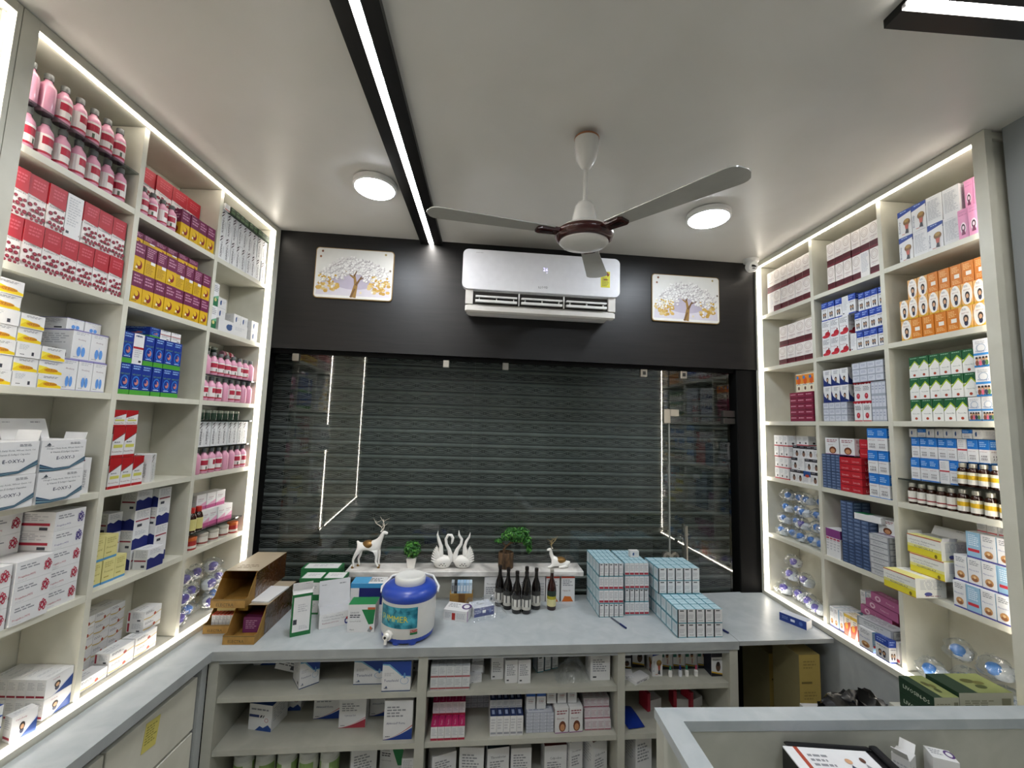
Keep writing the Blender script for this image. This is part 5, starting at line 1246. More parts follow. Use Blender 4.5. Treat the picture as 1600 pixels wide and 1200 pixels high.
brk.box(0.115, -0.008, -0.011, 0.16, 0.008, -0.009, mat('#1d0907', 0.3)); brk = brk.build('bracket')
for ang in (194, 306.5, 72):
    b = obj('blade', bm_, fan, Matrix.Translation((0, 0, -0.345)) @ Matrix.Rotation(math.radians(ang), 4, 'Z'))
    obj('bracket', brk, b, Matrix.Rotation(-0.05, 4, 'X') @ Matrix.Translation((0, 0, -0.002)))

# ================================================================== split air conditioner
ac = thing('air_conditioner', 'white split air conditioner with yellow rating sticker on the black wall', 'air conditioner', fr('B', 0.335, 2.05, 2.318))
def rrect(x0, z0, x1, z1, r, n=6):
    out = []
    for cx, cz, a0 in ((x1 - r, z0 + r, -R90), (x1 - r, z1 - r, 0), (x0 + r, z1 - r, R90), (x0 + r, z0 + r, math.pi)):
        for i in range(n + 1): a = a0 + R90 * i / n; out.append((cx + r * math.cos(a), cz + r * math.sin(a)))
    return out
obj('casing', MB().box(-0.395, 0.03, 0.012, 0.392, 0.163, 0.325, M_WHITEP, ch=0.012).build('casing', 40), ac)
fp = MB(); fp.prism(rrect(-0.420, 0.118, 0.420, 0.330, 0.03), 0.0, 0.032, mat('#e6e6ea', 0.18, spec=0.6), axis='y')
fp.decals((-0.418, 0, 0.12), (0.836, 0, 0), (0, 0, 0.21), (0, -1, 0), [('t', .505, .13, .055, '#3a3a3e', 'LLOYD', .1), ('t', .1, .92, .018, '#8a8a8e', 'GRANDE HEAVY', .08)])
panel = obj('front_panel', fp.build('front_panel', 30), ac)
dg = MB(); dg.decals((0.0, -0.0009, 0.235), (0.03, 0, 0), (0, 0, 0.02), (0, -1, 0), [('t', .5, .5, .9, emit('display_light', '#c8c4ff', 2.0), '26', 1.0), ('e', .75, -.4, .06, .08, emit('display_dot', '#d8d4ff', 2.0))]); obj('display', dg.build('display'), panel)
stk = MB(); stk.box(0, -0.0012, 0, 0.05, -0.0004, 0.088, mat('#d6cf3a', 0.4)); stk.decals((0, -0.0012, 0), (0.05, 0, 0), (0, 0, 0.088), (0, -1, 0), [('e', .5, .82, .42, .16, '#7a2a22', 16), ('e', .5, .70, .22, .1, '#d6cf3a'), ('w', .15, .05, .85, .6, 6, '#8a8a3a'), ('r', .3, .45, .7, .52, '#7a2a22')] + [('e', .2 + .15 * i, .84 + .06 * math.sin(math.pi * (i + .5) / 5), .05, .03, '#d8a23a', 8) for i in range(5)])
obj('rating_sticker', stk.build('rating_sticker'), panel, Matrix.Translation((0.315, 0, 0.168)))
vt = MB(); vt.box(-0.36, 0.026, 0.045, 0.36, 0.032, 0.112, mat('#2a2623', 0.5)); obj('vent_opening', vt.build('vent_opening'), ac)
ch_ = MB().box(-0.40, 0.012, 0.0, 0.40, 0.05, 0.04, mat('#cfccc6', 0.3), ch=0.008).box(-0.40, 0.012, 0.041, -0.362, 0.05, 0.117, mat('#cfccc6', 0.3)).box(0.362, 0.012, 0.041, 0.40, 0.05, 0.117, mat('#cfccc6', 0.3)); obj('chin', ch_.build('chin', 40), ac)
lv = MB().box(-0.108, -0.004, 0.0, 0.108, 0.03, 0.012, M_WHITEP).box(-0.108, 0.0, 0.026, 0.108, 0.03, 0.034, M_WHITEP)
for q in (-0.09, 0, 0.09): lv.box(q, 0.004, 0.012, q + 0.003, 0.028, 0.026, M_WHITEP)
lv = lv.build('louvre')
for q in (-0.24, 0.0, 0.24): obj('louvre', lv, ac, Matrix.Translation((q, 0.000, 0.050)) @ Matrix.Rotation(0.15, 4, 'X'))
for q in (-0.12, 0.12): obj('vent_divider', boxmesh('vent_divider', q - .003, 0.014, 0.045, q + .003, 0.026, 0.112, M_WHITEP), ac)

# ================================================================== framed prints
def picture(t, z, label, seed):
    p = thing('wall_print', label, 'picture', fr('B', t, 2.2035, z))
    rr = random.Random(seed); w, h = 0.413, 0.28
    obj('backing', MB().prism(rrect(0, 0, w, h, 0.018), 0.0, 0.010, mat('#8f7440', 0.4), axis='y').build('backing'), p)
    m = MB(); m.prism(rrect(0.004, 0.004, w - 0.004, h - 0.004, 0.016), -0.0015, 0.0, '#d4d3cd', axis='y')
    its = []
    its.append(('p', [(.02, .05), (.98, .05), (.97, .28), (.7, .46), (.3, .46), (.03, .28)], '#c2bdc4'))
    its.append(('e', .5, .34, .28, .16, '#aaa2b0', 20))
    for i in range(46):
        sd = rr.choice((-1, 1)); its.append(('e', .5 + sd * rr.uniform(.2, .46), rr.uniform(.12, .36), .03, .035, rr.choice(('#b08a3a', '#c09c50', '#c8b078')), 6))
    def limb(a, b, wa, wb, c): 
        dx, dy = b[0] - a[0], b[1] - a[1]; L = math.hypot(dx * w, dy * h); nx, ny = -dy * h / L, dx * w / L
        return ('p', [(a[0] + nx * wa / w, a[1] + ny * wa / h), (a[0] - nx * wa / w, a[1] - ny * wa / h), (b[0] - nx * wb / w, b[1] - ny * wb / h), (b[0] + nx * wb / w, b[1] + ny * wb / h)], c)
    br = '#8a6a34'; br2 = '#6a4c28'
    for a, b, wa, wb, c in (((.50, .02), (.53, .28), .016, .010, br), ((.47, .02), (.52, .2), .006, .004, br2), ((.53, .27), (.50, .5), .009, .005, br), ((.53, .27), (.60, .46), .007, .003, br2), ((.50, .42), (.38, .56), .005, .002, br), ((.50, .45), (.56, .66), .004, .002, br2), ((.58, .4), (.74, .5), .004, .0015, br2), ((.4, .5), (.28, .45), .003, .0015, br2)):
        its.append(limb(a, b, wa, wb, c))
    for i in range(430):
        a = rr.uniform(-.12, math.pi + .12); r = rr.uniform(.1, 1) ** .55
        x = .5 + .45 * r * math.cos(a) + rr.uniform(-.02, .02); y = .42 + .46 * r * math.sin(a) * (1 - .15 * abs(math.cos(a))) + rr.uniform(-.06, .02)
        if .44 < x < .58 and y < .5: continue
        x = min(.95, max(.05, x)); y = min(.93, y)
        its.append(('e', x + .006, y - .010, .021, .026, rr.choice(('#9a9494', '#aaa5a4', '#b5b0ae')), 6)); its.append(('e', x, y, .018, .024, rr.choice(('#e2e0dc', '#dad8d4', '#d2cfcb')), 6))
    for i in range(60):
        x = rr.choice((rr.uniform(.04, .3), rr.uniform(.7, .95))); its.append(('e', x, rr.uniform(.2, .46), .016, .022, rr.choice(('#dedcd8', '#d6cfae', '#c8a85a', '#b8923c')), 6))
    for x, y, c in ((.08, .93, '#7a4a34'), (.06, .82, '#8a5a3a'), (.9, .93, '#9a8a5a'), (.97, .6, '#7a7060'), (.75, .14, '#dcd8d0'), (.6, .12, '#d2c49a')): its.append(('e', x, y, .016, .025, c, 6))
    # keep every decal inside the face: tiny lifts
    lift = 0
    for i, it in enumerate(its):
        m.decals((0.004, -0.0015 - 0.000004 * i, 0.004), (w - .008, 0, 0), (0, 0, h - .008), (0, -1, 0), [it])
    obj('canvas', m.build('canvas'), p); return p
picture(-0.879, 2.386, 'white blossom tree print left of the air conditioner', 3)
picture(1.003, 2.364, 'white blossom tree print right of the air conditioner', 8)

# ================================================================== security camera
cc = thing('security_camera', 'small white security camera at the ceiling corner by the right rack', 'camera', fr('B', 1.585, 2.155, 2.75))
obj('base', MB().lathe([(0.035, -0.022), (0.040, -0.018), (0.040, -0.0005)], 24, M_WHITEP).build('base', 40), cc)
obj('ball', MB().blob((0, -0.005, -0.045), (0.034, 0.034, 0.034), M_WHITEP, 20, 12).build('ball', 60), cc)
fc = MB().tube([(-0.012, -0.030, -0.055), (-0.014, -0.041, -0.059)], 0.026, 20, M_WHITEP); fc.box(-0.026, -0.0445, -0.062, 0.000, -0.041, -0.050, mat('#15161a', 0.15)); fc.box(-0.022, -0.0445, -0.073, -0.006, -0.041, -0.068, mat('#15161a', 0.15))
obj('lens', fc.build('lens', 40), cc)

# ================================================================== figurines and plants on the marble ledge (top z 1.03)
LZ = 1.0002
def fig(name, label, cat, t, d): return thing(name, label, cat, fr('B', t * 1.043, d * 1.043 - .004, LZ) @ Matrix.Scale(1.043, 4))
dr_ = fig('deer_figurine', 'white standing deer figurine with gold saddle pattern', 'figurine', -0.475, 2.105)
V = [(-.045, 0, .100, .022), (-.010, 0, .100, .023), (.030, 0, .106, .024), (.046, 0, .128, .016), (.054, 0, .150, .0115), (.060, 0, .166, .0115), (.082, 0, .158, .006),
     (-.056, 0, .112, .009), (-.064, 0, .124, .004)]
E_ = [(0, 1), (1, 2), (2, 3), (3, 4), (4, 5), (5, 6), (0, 7), (7, 8)]
for sy, x in ((-1, -.050), (1, -.050)):
    k = len(V); off = .012 if sy > 0 else -.006
    V += [(x, .013 * sy, .085, .014), (x - .010 + off, .015 * sy, .055, .008), (x - .018 + off, .015 * sy, .035, .0055), (x - .012 + off, .015 * sy, .004, .0045)]
    E_ += [(0, k), (k, k + 1), (k + 1, k + 2), (k + 2, k + 3)]
for sy, x in ((-1, .032), (1, .040)):
    k = len(V)
    V += [(x, .012 * sy, .08, .012), (x + .003, .013 * sy, .05, .0065), (x + .001, .013 * sy, .028, .0055), (x + .004 + (.012 if sy < 0 else 0), .013 * sy, .004, .0045)]
    E_ += [(2, k), (k, k + 1), (k + 1, k + 2), (k + 2, k + 3)]
obj('body', skin(V, E_, M_CERAMIC), dr_)
hv = MB()
for x, y in ((-.056, .015), (-.074, -.015), (.044, .013), (.048, -.013)): hv.lathe([(.0065, 0.0), (.0062, .006), (.0045, .009)], 10, M_GOLD, (x, y, 0.0))
obj('hooves', hv.build('hooves', 40), dr_)
sd = MB().blob((-.006, 0, .106), (.034, .0245, .0215), M_GOLD, 18, 10); obj('gold_saddle', sd.build('gold_saddle', 60), dr_)
def antler(m, o, s, lean, c):
    ox, oy, oz = o
    for sy in (-1, 1):
        b = Vector((ox, oy + .004 * sy, oz)); L = lambda x, y, z: b + Vector((x, y * sy, z)) * s
        sh = -.014 if sy < 0 else .010
        p1 = L(sh * .4, .006, .018); p2 = L(sh * 1.2 + lean * .5, .012, .038); p3 = L(sh * 1.0 + lean, .012, .062)
        m.tube([b, p1, p2, p3], [.0022 * s, .002 * s, .0016 * s, .0006 * s], 7, c)
        m.tube([p1, L(sh * .4 + .014, .010, .030)], [.0017 * s, .0006 * s], 6, c); m.tube([p2, L(sh * 1.2 + .014, .014, .055)], [.0015 * s, .0006 * s], 6, c); m.tube([p2, L(sh * 1.2 - .014, .012, .052)], [.0015 * s, .0006 * s], 6, c); m.tube([p1, L(sh * .4 - .012, .008, .030)], [.0015 * s, .0006 * s], 6, c)
an = MB(); antler(an, (.056, 0, .174), 1.0, -.03, mat('#d8d0c0', 0.3)); obj('antlers', an.build('antlers', 50), dr_)
er = MB(); er.blob((.050, -.012, .172), (.004, .009, .003), M_CERAMIC, 8, 6); er.blob((.050, .012, .172), (.004, .009, .003), M_CERAMIC, 8, 6); obj('ears', er.build('ears', 60), dr_)
ld = fig('deer_figurine', 'white reclining deer figurine with gold back', 'figurine', 0.463, 2.10)
V = [(.030, 0, .024, .020), (.0, 0, .026, .022), (-.028, 0, .030, .021), (-.040, 0, .052, .013), (-.043, 0, .074, .009), (-.046, 0, .090, .0098), (-.064, 0, .082, .0052), (.050, 0, .020, .013), (.058, 0, .028, .004)]
E_ = [(0, 1), (1, 2), (2, 3), (3, 4), (4, 5), (5, 6), (0, 7), (7, 8)]
k = len(V); V += [(-.034, -.014, .014, .009), (-.05, -.016, .007, .0055), (-.062, -.016, .006, .005)]; E_ += [(2, k), (k, k + 1), (k + 1, k + 2)]
k = len(V); V += [(.036, -.014, .014, .011), (.016, -.020, .008, .006), (-.006, -.021, .006, .0048)]; E_ += [(0, k), (k, k + 1), (k + 1, k + 2)]
obj('body', skin(V, E_, M_CERAMIC), ld)
obj('gold_saddle', MB().blob((.006, 0, .034), (.030, .0225, .0175), M_GOLD, 16, 8).build('gold_saddle', 60), ld)
an = MB(); antler(an, (-.040, 0, .097), .85, .03, mat('#a58f63', 0.35)); obj('antlers', an.build('antlers', 50), ld)
er = MB(); er.blob((-.038, -.010, .096), (.0035, .008, .0028), M_CERAMIC, 8, 6); er.blob((-.038, .010, .096), (.0035, .008, .0028), M_CERAMIC, 8, 6); obj('ears', er.build('ears', 60), ld)
def swan(t, label, mir, neck, horn):
    s = fig('swan_figurine', label, 'figurine', t, 2.10)
    b = MB(); b.lathe([(.026, 0), (.036, .006), (.044, .022), (.046, .034), (.040, .046), (.024, .056), (.004, .060)], 22, M_CERAMIC, sy=.62)
    for q, (x, z) in enumerate(((-.012, .02), (-.004, .026), (.004, .02), (.010, .028), (.016, .018))): b.blob((x, -.0285, z - .002), (.0028, .002, .0022), mat('#2a2622', 0.4), 6, 5)
    obj('body', b.build('body', 60), s)
    n = MB(); n.tube([(mir * x, 0, z) for x, z, r in neck], [r for x, z, r in neck], 12, M_CERAMIC); obj('neck', n.build('neck', 60), s)
    wg = MB()
    for j in range(7):
        k = j / 6; x0, z0 = -.010 - .012 * k, .03 + .034 * k; L = .046 - .010 * k; a = math.radians(178 - 70 * k)
        tip = (x0 + L * math.cos(a), z0 + L * math.sin(a) * .9 + .006)
        for sy in (-1, 1): wg.tube([(mir * x0, .010 * sy, z0), (mir * (x0 * .4 + tip[0] * .6), .016 * sy, z0 * .4 + tip[1] * .6 - .004), (mir * tip[0], .012 * sy, tip[1])], [.0085, .0055, .0012], 8, M_CERAMIC)
    wg.tube([(mir * x, 0, z) for x, z, r in horn], [r for x, z, r in horn], 10, M_CERAMIC)
    obj('wings', wg.build('wings', 60), s)
swan(-0.122, 'white ceramic swan with head curled down beside the small plant', 1,
     [(.034, .030, .016), (.040, .055, .013), (.030, .085, .009), (.016, .110, .0075), (.012, .135, .007), (.022, .155, .007), (.038, .154, .0075), (.046, .140, .0075), (.044, .124, .006), (.040, .112, .002)],
     [(-.012, .06, .016), (-.010, .10, .010), (-.022, .13, .008), (-.030, .155, .005), (-.028, .175, .001)])
swan(-0.022, 'white ceramic swan with raised tips nearer the bonsai', -1,
     [(.034, .030, .016), (.040, .055, .013), (.030, .085, .009), (.012, .112, .0078), (.010, .135, .007), (.024, .155, .006), (.026, .178, .0015)],
     [(-.012, .06, .016), (-.006, .10, .009), (-.014, .125, .007), (-.028, .148, .005), (-.032, .168, .001)])
def leaves(m, c, r, n, size, cols, seed):
    rr = random.Random(seed)
    for i in range(n):
        while True:
            p = Vector((rr.uniform(-1, 1), rr.uniform(-1, 1), rr.uniform(-1, 1)))
            if .3 < p.length <= 1: break
        q = Vector(c) + Vector((p.x * r[0], p.y * r[1], p.z * r[2])); nrm = (p + Vector((rr.uniform(-.5, .5), rr.uniform(-.5, .5), .4))).normalized()
        u = nrm.orthogonal().normalized(); w = nrm.cross(u); a = rr.uniform(0, 6.28); u, w = math.cos(a) * u + math.sin(a) * w, -math.sin(a) * u + math.cos(a) * w
        s = size * rr.uniform(.7, 1.2)
        m.raw([q - u * s, q + w * s * .55 + nrm * s * .15, q + u * s, q - w * s * .55 + nrm * s * .15], [(0, 1, 2, 3)], rr.choice(cols))
GREENS = [mat('#2f6b2a', 0.45), mat('#3c7f30', 0.45), mat('#24541f', 0.45), mat('#5a9a3c', 0.45)]
pl = fig('potted_plant', 'small artificial leafy plant in a white square pot', 'plant', -0.272, 2.105)
pm = MB(); vs = [(sx * w, sy * w, z) for z, w in ((0, .017), (.044, .023)) for sx, sy in ((-1, -1), (1, -1), (1, 1), (-1, 1))]
pm.raw(vs, [(3, 2, 1, 0), (0, 1, 5, 4), (1, 2, 6, 5), (2, 3, 7, 6), (3, 0, 4, 7), (4, 5, 6, 7)], M_CERAMIC); obj('pot', pm.build('pot'), pl)
obj('stem', MB().tube([(0, 0, .043), (0.002, 0, .08)], .003, 8, mat('#5a4a2a', 0.6)).build('stem', 50), pl)
fm = MB(); leaves(fm, (0, 0, .085), (.042, .036, .042), 420, .0085, GREENS, 5); o = obj('foliage', fm.build('foliage'), pl); o['kind'] = 'stuff'
bn = fig('bonsai_plant', 'artificial bonsai leaning over a bark-covered round pot', 'plant', 0.192, 2.10)
M_BARK = grain('bark', '#2e221a', '#6a5238', (1, 1, .35), 0.8, 60, 6, bump=.6)
obj('pot', MB().lathe([(.036, 0), (.038, .004), (.0385, .07), (.037, .074), (.032, .0745), (.031, .068), (.002, .067)], 24, M_BARK).build('pot', 40), bn)
obj('trunk', MB().tube([(-.005, 0, .066), (-.012, 0, .085), (0, .002, .10), (.02, 0, .118), (.05, 0, .125), (.085, 0, .115)], [.007, .006, .0055, .005, .0035, .002], 9, M_BARK).tube([(0, .002, .10), (-.02, 0, .12), (-.035, 0, .13)], [.005, .003, .0015], 8, M_BARK).tube([(.02, 0, .118), (.03, 0, .15), (.045, 0, .17)], [.0045, .003, .0015], 8, M_BARK).build('trunk', 60), bn)
fm = MB()
for i, (c, r, n) in enumerate((((.03, 0, .168), (.042, .036, .026), 330), ((.075, 0, .165), (.045, .034, .032), 330), ((.0, 0, .150), (.03, .03, .02), 170), ((.105, 0, .13), (.026, .026, .03), 210), ((.115, 0, .095), (.015, .018, .03), 120), ((-.04, 0, .13), (.02, .02, .012), 70), ((.05, 0, .135), (.035, .025, .012), 130))): leaves(fm, c, r, n, .0075, GREENS, 20 + i)
o = obj('foliage', fm.build('foliage'), bn); o['kind'] = 'stuff'

# ================================================================== things on the worktop (z 0.85)
CZ = 0.8504
M_KRAFT = grain('kraft_board', '#8c6a32', '#a07c3e', (1, 1, 1), 0.7, 20, 4); M_TAPE = glassy('brown_tape_film', '#d9c7a0', 0.15, 1.45, 0.08, wrinkle=0.5)
def tray(t, d, z, w, L, h, label, rot=0.0):
    x = thing('display_carton', label, 'box', fr('B', t, d, z, rot)); tk = .002; hw = w / 2
    m = MB().box(-hw, 0, 0, hw, L, tk, M_KRAFT)
    prof = [(0, 0), (L, 0), (L, h), (.075, h), (.02, .035), (0, .035)]
    for sx in (-1, 1):
        a, b = sorted((sx * hw, sx * (hw - tk))); n0 = len(m.v); k = m.mi(M_KRAFT)
        m.v += [(a, y, zz) for y, zz in prof] + [(b, y, zz) for y, zz in prof]; q = len(prof)
        m.f += [tuple(n0 + i for i in range(q)), tuple(n0 + q + i for i in range(q - 1, -1, -1))] + [(n0 + i, n0 + q + i, n0 + q + (i + 1) % q, n0 + (i + 1) % q) for i in range(q)]; m.m += [k] * (q + 2)
    m.box(-hw + tk, L - tk, tk, hw - tk, L, h, M_KRAFT)
    obj('shell', m.build('shell'), x)
    f = MB().box(-hw + tk, 0, tk, hw - tk, tk, .034, M_KRAFT); f.decals((-hw, 0, 0), (w, 0, 0), (0, 0, .035), (0, -1, 0), [('t', .42, .35, .42, '#3c3418', 'ELECTRA', .5), ('r', .0, .85, 1, .95, '#6b5426')]); obj('front_lip', f.build('front_lip'), x)
    c = MB().box(-hw, .085, h, hw, L, h + .0012, mat('#a79a84', 0.5)); c.decals((-hw, .085, h + .0012), (w, 0, 0), (0, L - .085, 0), (0, 0, 1), [('w', .2, .1, .8, .3, 3, '#6b5c40')]); obj('lid_panel', c.build('lid_panel'), x)
    tp = MB().box(-hw - .001, .09, .002, -hw - .0004, L, h, M_TAPE).box(hw + .0004, .07, .002, hw + .001, L, h, M_TAPE)
    tp.raw([(-hw, .085, h + .002), (hw, .085, h + .002), (hw * 1.05, .045, h * .82), (-hw * .9, .04, h * .9)], [(0, 1, 2, 3)], M_TAPE); obj('tape_wrap', tp.build('tape_wrap'), x)
    return x
tray(-0.882, 1.772, CZ, .12, .34, .112, 'brown open-front carton in front on the counter', rot=-.03)
tray(-1.012, 1.86, CZ, .112, .30, .088, 'brown open-front carton under another at the rack', rot=0.0)
tray(-0.965, 1.83, CZ + .0905 + .0225, .135, .34, .115, 'brown open-front carton on top of the pile by the rack', rot=-.02)
# sachets showing in the cartons
for i in range(6): one('B', -1.045 + .0145 * i, 1.885, CZ + .003, 'orangefoot', .013, .05, .062, 'thin sachet box in the lower brown carton, %s from left' % ORD[i + 1], name='sachet_box')
one('B', -0.878, 1.86, CZ + .003, 'purplefull', .07, .1, .06, 'purple box inside the front brown carton', name='sachet_box')
one('B', -0.868, 1.875, CZ + .1142, 'plainprint', .085, .16, .006, 'white printed leaflet pad on the front brown carton', rot=-.1, name='leaflet')
# filler board under the upper carton
one('B', -0.96, 1.86, CZ + .0898, 'browncarton', .12, .30, .0225, 'flat brown carton squeezed between the two stacked cartons')
# green and white cartons
@design
def greenframe(w, d, h):
    F = [('r', .08, .1, .92, .93, W), ('w', .3, .55, .8, .75, 4, G2), ('r', .1, .28, .28, .4, INK), ('w', .4, .14, .85, .24, 3, G2)]
    L = [('r', .1, .4, .9, .62, '#d9ddd6'), ('r', .1, .75, .9, .9, '#dfe2dc'), ('w', .15, .44, .85, .58, 2, '#3a6a4c'), ('w', .15, .78, .85, .88, 2, INK)]
    return carton(w, d, h, '#1f6a3a', F, L, L, cols={'T': W2})
openbox('B', -0.674, 1.835, CZ, .075, .05, .165, 'tall green and white carton with open top flaps', .04, rot=.42, des='greenframe', tiltlid=-.5)
@design
def cefurox(w, d, h):
    F = [('t', .42, .78, .14, G1, 'Cefuroxime Axetil &', .6), ('t', .46, .58, .14, G1, 'Potassium Clavulanate Tablets', .75), ('t', .35, .36, .14, '#8a2f4c', 'Kavibiotic-XTV 500', .5), ('o', .85, .3, .07, .22, '#2e3a7c', .5), ('e', .87, .5, .05, .1, '#b03a44')]
    return carton(w, d, h, W, F, (), (), cols={'T': '#b0b2b5'})
openbox('B', -0.557, 1.905, CZ, .13, .085, .058, 'open white tablet carton with raised lid on the counter', .105, rot=.40, des='cefurox', tiltlid=.25, flapc='#c9cbce')
@design
def greencorner(w, d, h):
    F = [('p', [(.5, .82), (1, .82), (.95, .3), (.78, .28)], '#1f7a44'), ('p', [(.74, .04), (.86, .0), (.96, .14), (.84, .22)], '#8a8c8e'), ('p', [(.82, .2), (.88, .22), (.92, .12), (.86, .08)], '#b8623a'), ('r', .72, .82, 1, .9, '#b8623a'), ('t', .25, .72, .06, INK, 'Linezolid', .3), ('w', .08, .5, .5, .64, 2, INK), ('t', .28, .4, .05, INK, 'Cannon-P 600 IM', .4), ('t', .18, .1, .06, INK, 'Mysan', .25)]
    return carton(w, d, h, W, F, [('w', .1, .3, .9, .8, 6, G2)], [('w', .1, .3, .9, .8, 6, G2)], T=[('r', 0, 0, 1, 1, '#1f7a44')])
one('B', -0.437, 1.853, CZ, 'greencorner', .112, .075, .112, 'white carton with green corner beside the water jug')
@design
def greenband(w, d, h):
    F = [('r', .06, .1, .94, .78, W), ('w', .2, .3, .8, .6, 3, G2)]
    return carton(w, d, h, '#1f6a3a', F, F, F, T=[('r', .06, .08, .94, .92, W), ('w', .25, .3, .75, .7, 2, G2)])
for i, s in enumerate((-0.715, -0.615)):
    for j in range(2): one('B', s, 2.02, CZ + .079 * j, 'greenband', .097, .085, .078, 'green-edged white carton bundle, %s %s, behind the open cartons' % (('lower', 'upper')[j], ('left', 'right')[i]))
one('B', -0.705, 2.112, CZ, 'greenband', .18, .08, .17, 'large green-edged white carton against the glass')
one('B', -0.455, 2.02, CZ, 'bluecorner', .155, .08, .135, 'white carton with dark blue corner behind the green-corner carton')
bottle('B', -0.30, 2.06, CZ, 'redjar', .155, .03, 'tall red-capped tub hidden behind the water jug', name='tub', cat='tub')
# water jug
jg = thing('water_jug', 'blue and white insulated water jug with tap on the counter', 'jug', fr('B', -0.240, 1.845, CZ))
M_JW = mat('#dcdcd8', 0.3, spec=0.5); M_JB = mat('#2a48a8', 0.3, spec=0.5)
obj('body', MB().lathe([(.104, .018), (.110, .03), (.1125, .10), (.1115, .162)], 48, M_JW).build('body', 40), jg)
ft = MB().lathe([(.098, .006), (.106, .010), (.1075, .026), (.102, .030)], 40, M_JB)
for a in (250, 290, 20, 160, 90): 
    ca, sa = math.cos(math.radians(a)), math.sin(math.radians(a)); ft.lathe([(.016, 0), (.018, .003), (.016, .014)], 12, M_JB, (.09 * ca, .09 * sa, 0))
obj('base_ring', ft.build('base_ring', 40), jg)
obj('shoulder', MB().lathe([(.112, .160), (.1155, .166), (.115, .180), (.106, .198), (.085, .206), (.06, .209)], 48, M_JB).build('shoulder', 50), jg)
obj('lid', MB().lathe([(.061, .205), (.064, .210), (.0645, .230), (.060, .236), (.045, .238), (.04, .236), (.002, .236)], 40, M_JW).build('lid', 40), jg)
hd = MB().tube([(-.118, .0, .165), (-.121, .02, .18), (-.09, .075, .205), (0, .118, .212), (.09, .075, .205), (.121, .02, .18), (.118, 0, .165)], .0055, 8, M_JW); obj('handle', hd.build('handle', 50), jg)
lb = MB(); n = 16; a0, a1 = math.radians(208), math.radians(296); r = .1133
M_LBL = grain('water_print', '#0f5f74', '#4fb0c4', (8, 8, 8), 0.3, 4, 5)
for i in range(n):
    b0, b1 = a0 + (a1 - a0) * i / n, a0 + (a1 - a0) * (i + 1) / n
    lb.face([(r * math.cos(b0), r * math.sin(b0), .068), (r * math.cos(b1), r * math.sin(b1), .068), (r * math.cos(b1), r * math.sin(b1), .148), (r * math.cos(b0), r * math.sin(b0), .148)], M_LBL)
def wrap_text(m, s, ac_, zc, hh, c, rad, width=None):
    vs, fs, wd = text_geo(s); k = hh if not width else min(hh, width / wd)
    m.raw([(rad * math.cos(ac_ + (x - wd / 2) * k / rad), rad * math.sin(ac_ + (x - wd / 2) * k / rad), zc + (y - .5) * k) for x, y in vs], fs, c)
wrap_text(lb, 'SUMMER', math.radians(246), .104, .030, '#d8cf2c', r + .0006, .125)
wrap_text(lb, 'COOL', math.radians(283), .112, .026, '#1a5f8c', r + .0006, .04)
for i in range(5):
    b0, b1 = math.radians(282 + 3 * i), math.radians(285 + 3 * i)
    for z0, z1, c in ((.044, .052, '#2f7a4a'), (.0525, .062, '#b02a2c')): lb.face([(r * math.cos(b0), r * math.sin(b0), z0), (r * math.cos(b1), r * math.sin(b1), z0), (r * math.cos(b1), r * math.sin(b1), z1), (r * math.cos(b0), r * math.sin(b0), z1)], c)
wrap_text(lb, 'MILTOX', math.radians(289.5), .0572, .006, '#e6e2da', r + .0005)
obj('printed_label', lb.build('printed_label', 40), jg)
tp = MB().tube([(-.058, -.088, .038), (-.066, -.104, .038)], .018, 18, M_CERAMIC).tube([(-.066, -.104, .038), (-.072, -.116, .038)], .012, 14, M_CERAMIC).tube([(-.070, -.112, .038), (-.070, -.114, .012)], .006, 10, M_CERAMIC)
tp.tube([(-.072, -.1155, .038), (-.0735, -.119, .038)], .005, 10, mat('#2a2a2a', 0.4)); obj('tap', tp.build('tap', 40), jg)
# centre of the counter
one('B', -0.045, 1.94, CZ, 'swirlbox', .112, .085, .045, 'small white carton with red stripe in front of the dark bottles', rot=-.28)
one('B', 0.088, 1.985, CZ, 'bluebox', .10, .075, .040, 'blue and white carton under crumpled clear film', rot=.35)
fm = MB(); rr = random.Random(9); vs = []; fs = []; n = 14
for i in range(n):
    for j in range(n):
        x = -.085 + .17 * i / (n - 1); y = -.07 + .16 * j / (n - 1); q = max(abs(x + .0), abs(y - .02))
        vs.append((x + rr.uniform(-.006, .006), y + rr.uniform(-.006, .006), (.048 if q < .055 else max(.003, .048 - (q - .055) * 1.5)) + rr.uniform(0, .012)))
for i in range(n - 1):
    for j in range(n - 1): a = i * n + j; fs.append((a, a + n, a + n + 1, a + 1))
fm.raw(vs, fs, M_FILM); tag(obj('plastic_film', fm.build('plastic_film'), None, fr('B', 0.098, 2.0, CZ, .3)), 'crumpled clear plastic film over the blue carton', 'film')
kb = thing('kraft_carton', 'small brown carton packed with blue-white stick packs', 'box', fr('B', -0.022, 2.07, CZ))
m = MB().box(-.056, 0, 0, .056, .05, .065, M_KRAFT); m.decals((-.056, 0, 0), (.112, 0, 0), (0, 0, .065), (0, -1, 0), [('r', .38, 0, .66, 1, '#6b4a24'), ('w', .05, .2, .3, .3, 1, '#6b4a24')]); obj('body', m.build('body'), kb)
for i, c in enumerate(('#9aa2a8', '#2a2c30', '#8fb4d4', '#a9c4dc', '#8fb4d4', '#a9c4dc', '#b8ccd8')):
    q = MB().box(0, 0, 0, .0135, .04, .05, mat(c, 0.4)); q.decals((0, 0, 0), (.0135, 0, 0), (0, 0, .05), (0, -1, 0), [('r', .2, .2, .8, .75, '#d5dee6' if i > 1 else '#6a6c70')]); obj('stick_pack', q.build('stick_pack'), kb, Matrix.Translation((-.05 + .0145 * i, .004, .0655)))
